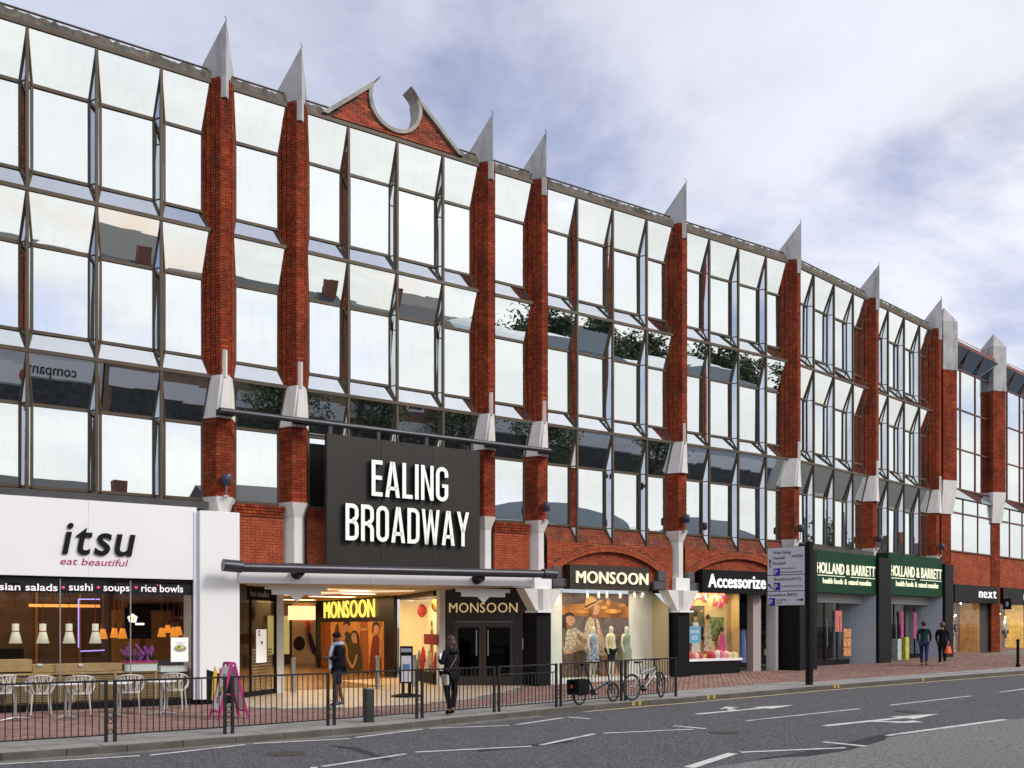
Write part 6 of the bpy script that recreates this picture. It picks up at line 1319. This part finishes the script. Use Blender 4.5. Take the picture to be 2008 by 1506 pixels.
for i, (px, r_, l) in enumerate(cs):
    o = cproto if i == 0 else copy_tree(cproto); p = gp(*px); o.location = p; o.rotation_euler.z = R(r_ - 175) ; tag(o, l, 'chair', 'woven white cafe chairs outside the restaurant')

# ================================================================== DIRECTION SIGN
sp_ = gp(1587, 1343); sgn = thing('direction_sign', 'white road direction sign for West Ealing and car parks on a black post', 'road sign', sp_)
ztop_ = at(1587, 1062, sp_.y).z
MB().box(sp_.x - .08, sp_.x + .08, sp_.y - .08, sp_.y + .08, sp_.z - .02, ztop_).build('post', BLACK, sgn, bevel=.01)
du = Vector((-1.0 * COS + 1.0 * SIN, 1.0 * SIN + 1.0 * COS, 0)); dn = Vector((-du.y, du.x, 0)).normalized(); dn = dn if dn.y < 0 else -dn
zc_ = [at(1587, y, sp_.y).z for y in (1070, 1125.5, 1158, 1187)]; Lp = sp_ + du - du.normalized() * .1; Rp = sp_ - du.normalized() * -.1; pu = (Rp - Lp).normalized(); pw_ = (Rp - Lp).length
SW = mat('sign_white', (.60, .62, .70), .45); SBK = mat('sign_black', (.015, .015, .018), .5); SBL = mat('sign_blue', (.02, .015, .33), .45)
k0 = dn * .1
def spl(a, z, k=0.): return Lp * 1 + pu * a + dn * (.1 + k) + Vector((0, 0, z - Lp.z))
for i in range(3): MB().slab([spl(0, zc_[i + 1] + .012), spl(pw_, zc_[i + 1] + .012), spl(pw_, zc_[i] - .012), spl(0, zc_[i] - .012)], dn, .03).build('plate', SW, sgn)
MB().slab([spl(-.02, zc_[3] - .0, -.012), spl(pw_ + .02, zc_[3] - .0, -.012), spl(pw_ + .02, zc_[0], -.012), spl(-.02, zc_[0], -.012)], dn, .02).build('backing', SBK, sgn)
def stx(s, fx, z, fw, cap, m=SBK): words(s, spl(pw_ * fx, z, .002), pu, dn, pw_ * fw, cap, .004, m, sgn, bold=.006)
h1, h2, h3 = zc_[0], zc_[1], zc_[2]
stx('West Ealing', .15, h1 - .20, .48, .09); stx('Hanwell', .15, h1 - .36, .32, .09); stx('Southall', .15, h1 - .52, .34, .09); stx('A4020', .66, h1 - .33, .3, .09)
stx('Perceval House', .37, h1 - .66, .38, .045); stx('(Evenings & weekends only)', .37, h1 - .77, .58, .045)
stx('Brentford (A315)', .18, h2 - .17, .73, .09); stx('Broadway Shopping Centre', .39, h2 - .36, .57, .045)
stx('Greenford (B455)', .03, h3 - .15, .78, .09); stx('Springbridge', .25, h3 - .28, .27, .045); stx('Mall', .25, h3 - .37, .16, .045)
for fx, z in ((.165, h1 - .86), (.17, h2 - .46), (.03, h3 - .43)):
    MB().slab([spl(pw_ * fx, z, .004), spl(pw_ * fx + .22, z, .004), spl(pw_ * fx + .22, z + .23, .004), spl(pw_ * fx, z + .23, .004)], dn, .003).build('parking_tile', SBL, sgn); words('P', spl(pw_ * fx + .03, z + .04, .005), pu, dn, .1, .15, .004, SW, sgn, bold=.02)
def arrow_sg(a, z, ang, s=.11):
    d = Vector((math.cos(ang), math.sin(ang))); n_ = Vector((-d.y, d.x)); P = lambda t, u_: spl(a + d.x * t + n_.x * u_, z + d.y * t + n_.y * u_, .005); m = MB()
    m.slab([P(-s, -.018), P(s * .5, -.018), P(s * .5, .018), P(-s, .018)], dn, .003); m.slab([P(.4 * s, -.055), P(s * 1.1, 0), P(.4 * s, .055)], dn, .003); m.build('arrow', SBK, sgn)
arrow_sg(pw_ * .07, h1 - .48, math.pi / 2, .13); arrow_sg(pw_ * .08, h2 - .34, R(135)); arrow_sg(pw_ * .88, h3 - .27, 0)

# ================================================================== BICYCLES
def bike(Pr, Pf, rw, label, folding, lean):
    Pr, Pf = Vector(Pr), Vector(Pf); u = (Pf - Pr); wb = u.length; u.normalize(); n = u.cross(Vector((0, 0, 1))).normalized(); up = n.cross(u)
    up = (up + n * lean * -1).normalized(); n = u.cross(up).normalized()
    M = Matrix(((u.x, n.x, up.x, Pr.x), (u.y, n.y, up.y, Pr.y), (u.z, n.z, up.z, Pr.z), (0, 0, 0, 1)))
    t = thing('bicycle', label, 'bicycle', Pr); FRM = mat('bike_silver' if not folding else 'bike_dark', (.30, .31, .34) if not folding else (.03, .04, .06), .35, metal=.4); TY = mat('tyre', (.02, .02, .02), .8)
    fa = R(22) if not folding else R(4)
    for i, cx_ in enumerate((0, wb)):
        MM = M if i == 0 else M @ Matrix.Translation((wb, 0, 0)) @ Matrix.Rotation(-fa, 4, 'Z') @ Matrix.Translation((-wb, 0, 0)); ring = lambda r: [(cx_ + r * math.cos(R(15 * k)), 0, rw + r * math.sin(R(15 * k))) for k in range(24)]
        wh = MB(MM).tube(ring(rw - .022), .024, 8, closed=True).build('wheel', TY, t); MB(MM).tube(ring(rw - .05), .011, 6, closed=True).build('rim', mat('dark_rim', (.12, .12, .125), .4, metal=.5), wh)
        m = MB(MM)
        for k in range(16): m.tube([(cx_, .02 * (1 if k % 2 else -1), rw), (cx_ + (rw - .05) * math.cos(R(22.5 * k)), 0, rw + (rw - .05) * math.sin(R(22.5 * k)))], .0016, 4)
        m.tube([(cx_, -.05, rw), (cx_, .05, rw)], .02, 8); m.build('spokes', ALU, wh)
    bb = (wb * .42, 0, .28)
    if folding: st_, sd, hd, hb = (wb * .27, 0, .62), (wb * .2, 0, .93), (wb * .88, 0, .60), (wb * .80, 0, 1.03)
    else: st_, sd, hd, hb = (wb * .33, 0, .66), (wb * .27, 0, .92), (wb * .82, 0, .78), (wb * .80, 0, .98)
    m = MB(M)
    if folding: m.tube([(wb * .9, 0, .52), (wb * .42, 0, .34)], .036, 8); m.tube([bb, st_, sd], .022, 8); m.tube([bb, (0, .05, rw)], .012, 6); m.tube([(wb * .33, 0, .5), (0, .05, rw)], .01, 6)
    else: m.tube([bb, st_, sd], .017, 8); m.tube([st_, hd], .022, 8); m.tube([bb, (wb * .83, 0, .7)], .026, 8); m.tube([bb, (0, .06, rw)], .011, 6); m.tube([st_, (0, .06, rw)], .010, 6); m.tube([bb, (0, -.06, rw)], .011, 6); m.tube([st_, (0, -.06, rw)], .010, 6)
    m.build('frame', FRM, t)
    m = MB(M); m.tube([hb, hd, (wb * .90, 0, .64 if not folding else .46)], .016, 8)
    for s in (-.055, .055): m.tube([(wb * .89, s, .66 if not folding else .46), (wb, s, rw)], [.02, .014], 8)
    m.build('fork', BLACK if not folding else FRM, t)
    MB(M).tube([(hb[0] - .05, -.28, hb[2] + .03), (hb[0], -.1, hb[2]), (hb[0], .1, hb[2]), (hb[0] - .05, .28, hb[2] + .03)], .013, 8).build('handlebar', BLACK, t)
    MB(M).add([(sd[0] - .13, -.07, sd[2]), (sd[0] - .13, .07, sd[2]), (sd[0] + .14, .02, sd[2] + .01), (sd[0] + .14, -.02, sd[2] + .01), (sd[0] - .13, -.06, sd[2] + .05), (sd[0] - .13, .06, sd[2] + .05), (sd[0] + .14, .015, sd[2] + .035), (sd[0] + .14, -.015, sd[2] + .035)], [(0, 1, 2, 3), (7, 6, 5, 4), (0, 3, 7, 4), (3, 2, 6, 7), (2, 1, 5, 6), (1, 0, 4, 5)]).build('saddle', BLACK, t, bevel=.015)
    m = MB(M); m.tube([(bb[0], -.04, bb[2]), (bb[0], -.05, bb[2])], .085, 16); m.tube([(bb[0], -.06, bb[2]), (bb[0] + .15, -.06, bb[2] - .06)], .01, 6); m.tube([(bb[0], .06, bb[2]), (bb[0] - .15, .06, bb[2] + .06)], .01, 6); m.box(bb[0] + .11, bb[0] + .2, -.14, -.06, bb[2] - .075, bb[2] - .05); m.box(bb[0] - .2, bb[0] - .11, .06, .14, bb[2] + .05, bb[2] + .075); m.build('crank', BLACK, t)
    if folding:
        for s in (-1, 1): MB(M).box(-.24, .16, min(s * .06, s * .2), max(s * .06, s * .2), .26, .62).build('pannier', BLKT, t, bevel=.03)
        MB(M).box(-.25, .16, -.07, .07, .60, .63).build('rack', BLACK, t); MB(M).box(-.27, -.235, -.03, .03, .42, .5).build('reflector', REDP, t)
    else: MB(M).tube([(wb * .5, -.03, .5), (wb * .6, -.03, .62)], .034, 8).build('bottle', BLACK, t)
bike(gp(1137, 1383), gp(1203, 1376), .235, 'dark folding bicycle with black panniers leaning on the railing', True, .03)
bike(gp(1240, 1374), gp(1297, 1368), .335, 'silver and black mountain bicycle with turned front wheel by the railing end', False, .03)

# ================================================================== PEOPLE
BLK = mat('black_coat', (.012, .012, .016), .8, spec=.08); NAVYC = mat('navy_shorts', (.02, .022, .04), .8, spec=.08, var=.3, vscale=12); TEAL = mat('teal_jacket', (.02, .045, .05), .8, spec=.08); JEAN = mat('blue_jeans', (.03, .04, .12), .85, spec=.08); CHAR = mat('charcoal_jacket', (.016, .016, .022), .75, spec=.08); TREG = mat('black_jeans', (.012, .013, .018), .85, spec=.08)
# man walking slowly to the left, looking at something held in front of him
pm = gp(664, 1385)
pose = dict(head0=(0, -.05, 1.53, .065, .075), head1=(0, -.06, 1.62, .075, .088), head2=(0, -.055, 1.68, .05, .06), nose=(0, -.145, 1.57, .014),
            elL=(.21, .0, 1.14, .045), wrL=(.14, -.24, 1.14, .028), paL=(.12, -.31, 1.16, .018, .036), elR=(-.21, .0, 1.13, .045), wrR=(-.14, -.23, 1.08, .028), paR=(-.12, -.30, 1.1, .018, .036),
            knL=(.09, -.06, .49, .055), anL=(.085, -.05, .09, .036), toL=(.085, -.2, .035, .032), knR=(-.09, .02, .49, .055), anR=(-.085, .1, .1, .036), toR=(-.085, -.04, .035, .032))
face_left = R(-90) - PHI * .55
b, M = person(pm, face_left, 1.76, 'man in black coat, pale scarf and dark shorts walking left across the entrance', pose, SKIND, BLK, legs=NAVYC, leg_end='kn', shoes=mat('trainer', (.05, .08, .12), .6), coat=.22, top_scale=1.3, topname='coat', legname='shorts')
MB(M).ball((0, -.045, 1.665), .092, .105, .075, 14, 9).build('beanie', BLK, b)
SCF = mat('pale_scarf', (.42, .52, .68), .8, var=.15, vscale=15); MB(M).tube([(.1, -.02, 1.47), (.05, -.13, 1.44), (-.06, -.13, 1.43), (-.1, 0, 1.46), (0, .09, 1.47), (.1, -.02, 1.47)], .045, 8).build('scarf', SCF, b)
MB(M).tube([(.05, -.14, 1.42), (.07, -.19, 1.25), (.08, -.2, 1.05), (.08, -.2, .86)], [.045, .04, .04, .035], 8).build('scarf_end', SCF, b)
for s in (-1, 1): MB(M).add([(s * .085 - .045, -.25, .0), (s * .085 + .045, -.25, 0), (s * .085 + .045, .02, 0), (s * .085 - .045, .02, 0), (s * .085 - .04, -.25, .025), (s * .085 + .04, -.25, .025), (s * .085 + .04, .02, .025), (s * .085 - .04, .02, .025)], [(4, 5, 6, 7), (0, 1, 5, 4), (1, 2, 6, 5), (2, 3, 7, 6), (3, 0, 4, 7)]).build('shoe_sole', WHITE2, b)
# woman at the kerb seen from behind, reading a sheet, weight on one leg
pw2 = gp(884, 1402)
pose = dict(pelvis=(.03, 0, .93, .14, .11), head0=(0, -.03, 1.53, .062, .072), head1=(.0, -.035, 1.62, .072, .084), head2=(0, -.03, 1.68, .05, .06), nose=(.02, -.12, 1.56, .013), elL=(.24, -.02, 1.13, .042), wrL=(.14, -.22, 1.2, .027), paL=(.11, -.28, 1.24, .018, .034), elR=(-.23, -.02, 1.12, .042), wrR=(-.2, -.26, 1.14, .027), paR=(-.2, -.32, 1.17, .018, .034),
            hipL=(.12, 0, .88, .085), knL=(.1, -.01, .48, .055), anL=(.05, .03, .1, .036), toL=(.06, -.1, .035, .032), hipR=(-.06, 0, .88, .085), knR=(-.19, -.06, .50, .054), anR=(.0, .06, .13, .036), toR=(-.05, -.04, .04, .032))
fw = R(180) - PHI + R(62) - R(10)
fw = math.atan2(-1, 0) * 0 + (R(180) - PHI) - R(-48)
b, M = person(pw2, fw, 1.70, 'woman in black hooded jacket and black jeans reading beside the railing', pose, SKINM, CHAR, legs=TREG, shoes=BLK, coat=.2, top_scale=1.28)
HR = mat('brown_hair', (.045, .018, .01), .6, var=.4, vscale=20)
hm = MB(M); [hm.ball(c_, *r_, 12, 8) for c_, r_ in (((0, .0, 1.645), (.105, .11, .105)), ((0, .045, 1.56), (.115, .085, .12)), ((.055, .06, 1.47), (.07, .06, .1)), ((-.055, .06, 1.46), (.075, .06, .11)), ((.09, .02, 1.54), (.04, .06, .1)))]; hm.build('hair', HR, b)
skin_obj('hood', dict(a=(.12, .09, 1.42, .05), b=(0, .14, 1.36, .08, .05), c=(-.12, .09, 1.42, .05)), [('a', 'b'), ('b', 'c')], CHAR, b, root='b', M=M)
MB(M).tube([(-.12, .02, 1.42), (0, .16, 1.25), (.14, .13, 1.05), (.2, .08, .88)], .012, 6).build('bag_strap', mat('tan_strap', (.2, .12, .05), .7), b); MB(M).box(.17, .25, -.06, .14, .66, .9).build('bag', mat('canvas_bag', (.5, .46, .38), .8, var=.2), b, bevel=.03)
pp = M @ Vector((-.16, -.37, 1.2)); MB(M).slab([(-.26, -.36, 1.1), (-.06, -.36, 1.1), (-.06, -.42, 1.34), (-.26, -.42, 1.34)], (0, .97, .24), .004).build('paper', WHITE, b)
# two passers-by far right
p1 = gp(1812, 1306); away = R(180) - R(60)
pose_w = dict(knL=(.09, -.1, .5, .055), anL=(.09, -.12, .09, .038), toL=(.09, -.26, .035, .032), knR=(-.09, .03, .5, .055), anR=(-.09, .2, .13, .038), toR=(-.09, .08, .05, .032), elL=(.23, .08, 1.15, .042), wrL=(.2, .0, .93, .028), paL=(.2, -.02, .86, .018, .036), elR=(-.23, -.03, 1.15, .042), wrR=(-.22, -.16, .96, .028), paR=(-.22, -.19, .89, .018, .036))
b, M = person(p1, away, 1.75, 'person in dark green jacket and blue jeans walking away past the health shop', pose_w, SKINM, TEAL, legs=JEAN, shoes=mat('brown_shoe', (.12, .08, .05), .6), coat=.12)
MB(M).ball((0, .02, 1.635), .094, .1, .115, 14, 9).build('hair', HR, b); sk = skin_obj('hood', dict(a=(.1, .09, 1.43, .05), b=(0, .13, 1.38, .07, .05), c=(-.1, .09, 1.43, .05)), [('a', 'b'), ('b', 'c')], TEAL, b, root='b', M=M)
p2 = gp(1848, 1305); pose2 = dict(pose_w); pose2.update({k: (v[0], -v[1], *v[2:]) for k, v in pose_w.items() if k[:2] in ('el', 'wr', 'pa')})
b, M = person(p2, away, 1.70, 'person in black jacket and trousers with white shoes carrying an orange bag', pose2, SKINM, BLK, legs=TREG, shoes=mat('white_shoe', (.7, .7, .7), .6), coat=.1)
MB(M).ball((0, .025, 1.62), .1, .105, .13, 14, 9).build('hair', mat('auburn_hair', (.12, .045, .015), .6), b)
hb_ = M @ Vector(pose2['paL'][:3]); hb2 = M @ Vector(pose2['paR'][:3]); hb_ = hb_ if hb_.x > hb2.x else hb2
bg_ = thing('shopping_bag', 'bright orange shopping bag held by the person in black', 'bag', (hb_.x, hb_.y, hb_.z - .45)); MB().prism([(hb_.x - .17, hb_.y - .08), (hb_.x + .2, hb_.y - .06), (hb_.x + .22, hb_.y + .07), (hb_.x - .19, hb_.y + .08)], hb_.z - .40, hb_.z - .12, [(hb_.x - .1, hb_.y - .03), (hb_.x + .13, hb_.y - .03), (hb_.x + .12, hb_.y + .03), (hb_.x - .12, hb_.y + .03)]).build('sack', mat('orange_bag', (.7, .10, .01), .6), bg_, bevel=.04)
MB().tube([(hb_.x - .1, hb_.y, hb_.z - .13), (hb_.x - .05, hb_.y, hb_.z - .02), (hb_.x + .05, hb_.y, hb_.z - .02), (hb_.x + .1, hb_.y, hb_.z - .13)], .008, 6).build('handle', MATS['orange_bag'], bg_)
# ================================================================== THE OTHER SIDE OF THE STREET (seen in the mirror glass)
YO = -5.0
SLATE = mat('slate', (.05, .052, .06), .8, var=.25, vscale=4)
def opposite(x0, x1, h, m, label, nw, floors, chim, wm=WHITE, shop=None, roof='pitch', y=YO):
    t = thing('terrace_house', label, 'building', ((x0 + x1) / 2, y, 0), 'terrace across the road reflected in the glass')
    MB().box(x0, x1, y - 9, y, -.1, h).build('wall', m, t)
    if roof == 'pitch':
        r = MB(); r.add([(x0 - .1, y + .25, h), (x1 + .1, y + .25, h), (x1 + .1, y - 4.5, h + 2.0), (x0 - .1, y - 4.5, h + 2.0), (x1 + .1, y - 9.2, h), (x0 - .1, y - 9.2, h)], [(0, 1, 2, 3), (3, 2, 4, 5), (0, 3, 5), (1, 4, 2), (0, 5, 4, 1)]); ro = r.build('roof', SLATE, t)
        for cx_ in chim: MB().box(cx_ - .35, cx_ + .35, y - 4.9, y - 4.1, h + 1.2, h + 2.9).build('chimney', mat('chim_brick', (.25, .1, .06), .9), ro)
    else:
        n = 14; r = MB(); v = []
        for i in range(n + 1): a = math.pi * i / n; v += [(x0 + (x1 - x0) * (1 - math.cos(a)) / 2, y + .1, h + 1.6 * math.sin(a)), (x0 + (x1 - x0) * (1 - math.cos(a)) / 2, y - 9, h + 1.6 * math.sin(a))]
        r.add(v, [(2 * i, 2 * i + 1, 2 * i + 3, 2 * i + 2) for i in range(n)]); r.add([v[2 * i] for i in range(n + 1)], [tuple(range(n, -1, -1))]); r.build('roof', m, t)
    for fl_ in range(floors):
        for i in range(nw):
            xc = x0 + (x1 - x0) * (i + .5) / nw; z = 4.9 + fl_ * 2.9
            if z + 1.5 > h: continue
            f_ = MB(); f_.box(xc - .62, xc + .62, y - .02, y + .1, z - .14, z); f_.box(xc - .62, xc - .5, y - .02, y + .06, z, z + 1.6); f_.box(xc + .5, xc + .62, y - .02, y + .06, z, z + 1.6); f_.box(xc - .62, xc + .62, y - .02, y + .08, z + 1.6, z + 1.75); f_.box(xc - .5, xc + .5, y - .02, y + .04, z + .78, z + .83); w_ = f_.build('window', wm, t)
            MB().box(xc - .5, xc + .5, y - .01, y + .015, z, z + 1.6).build('pane', MIRROR2, w_)
    MB().box(x0 + .2, x1 - .2, y, y + .12, 3.2, 4.1).build('shop_fascia', shop or WHITE, t); MB().box(x0 + .4, x1 - .4, y, y + .05, .3, 3.1).build('shop_window', MATS['dim_shop'], t)
    return t
RB = mat('render_white', (.62, .62, .60), .8, var=.05); BB = mat('brown_brick', (.26, .16, .11), .9, var=.2); YB = mat('yellow_brick', (.32, .24, .14), .9, var=.2); PB = mat('pale_panel', (.42, .48, .50), .6, var=.08, vscale=.5)
tA = opposite(3.2, 10.6, 7.6, RB, 'white rendered house with red disc sign, reflected in the left windows', 3, 1, (5,), mat('stone_surround', (.45, .38, .26), .8)); opposite(-6, 3.1, 7.9, BB, 'brown brick house left of the white one across the road', 4, 1, (-2,)); opposite(10.7, 17.5, 7.4, BB, 'brown brick house with pale window surrounds across the road', 3, 1, (13,), mat('mint_frame', (.45, .52, .45), .7))
opposite(17.6, 25, 8.6, YB, 'yellow brick house with slate roof across the road', 3, 1, (24.5,)); opposite(25.1, 33, 8.2, BB, 'last brown brick house before the trees across the road', 3, 1, (29,)); opposite(36, 50, 9.3, PB, 'pale curved roof hall across the road reflected in the right windows', 0, 0, (), roof='arc', y=-8); opposite(50.5, 66, 9.0, PB, 'second pale curved roof hall further right across the road', 0, 0, (), roof='arc', y=-8)
words('company', (9.2, YO + .125, 3.35), (-1, 0, 0), (0, 1, 0), 2.4, .55, .03, BLACKM, tA); MB().ball((6.2, YO + .12, 3.65), .4, .03, .4, 16, 8).build('red_disc', REDP, tA); MB().ball((7.2, YO + .02, 5.6), .32, .05, .4, 14, 8).build('alarm_box', REDP, tA)
def tree(x, y, h, r, label):
    t = thing('street_tree', label, 'tree', (x, y, 0), 'trees across the road reflected in the glass'); r1 = random.Random(int(x * 10)); tr = MB(); tr.tube([(x, y, 0), (x + .1, y, h * .3), (x, y + .1, h * .6), (x + .1, y, h * .85)], [.22, .17, .1, .04], 9)
    for i in range(9): a = r1.uniform(0, 6.28); z = h * r1.uniform(.35, .7); tr.tube([(x, y, z), (x + math.cos(a) * r * .5, y + math.sin(a) * r * .5, z + r * .4), (x + math.cos(a) * r * .8, y + math.sin(a) * r * .8, z + r * .5)], [.07, .04, .02], 6)
    tr.build('trunk', mat('bark', (.07, .05, .035), .9, var=.3), t); lf = MB(); cl = [Vector((x + r1.gauss(0, r * .42), y + r1.gauss(0, r * .42), h * .68 + r1.gauss(0, h * .14))) for _ in range(38)]
    for i in range(3200 if h < 12 else 4500):
        c = cl[i % 38] + Vector((r1.gauss(0, .38 if h < 12 else .8), r1.gauss(0, .38 if h < 12 else .8), r1.gauss(0, .3 if h < 12 else .7))); d = Vector((r1.uniform(-1, 1), r1.uniform(-1, 1), r1.uniform(-.6, .6))).normalized(); e = d.cross(Vector((r1.uniform(-1, 1), r1.uniform(-1, 1), 1))).normalized(); s = r1.uniform(.09, .17) * (1 if h < 12 else 3.2); lf.add([c - d * s, c + e * s * .5, c + d * s, c - e * s * .5], [(0, 1, 2, 3)])
    lf.build('crown', mat('leaf', (.09, .12, .04), .7, island=.4), t)
for tx, ty, th, nm in ((74, -68, 12.5, 'leftmost'), (84, -72, 14, 'second'), (94, -69, 13, 'third'), (104, -74, 14.5, 'fourth'), (114, -70, 13, 'fifth'), (125, -73, 14, 'sixth'), (137, -70, 13.5, 'rightmost')): tree(tx, ty, th, 4.2, nm + ' of the distant tall trees mirrored in the middle floor panes')
tree(-3.5, -3.2, 11.8, 2.6, 'tall tree across the road, mirrored at the far left windows'); tree(19.5, -2.8, 7.0, 2.3, 'round street tree across the road before the yellow brick house'); tree(25.5, -2.8, 6.6, 2.2, 'street tree across the road before the last brown house'); tree(31, -3, 7.2, 2.4, 'street tree across the road at the end of the terrace'); tree(37, -3, 6.6, 2.4, 'street tree across the road before the first curved roof hall'); tree(47, -3, 7.2, 2.6, 'furthest street tree across the road before the pale halls')
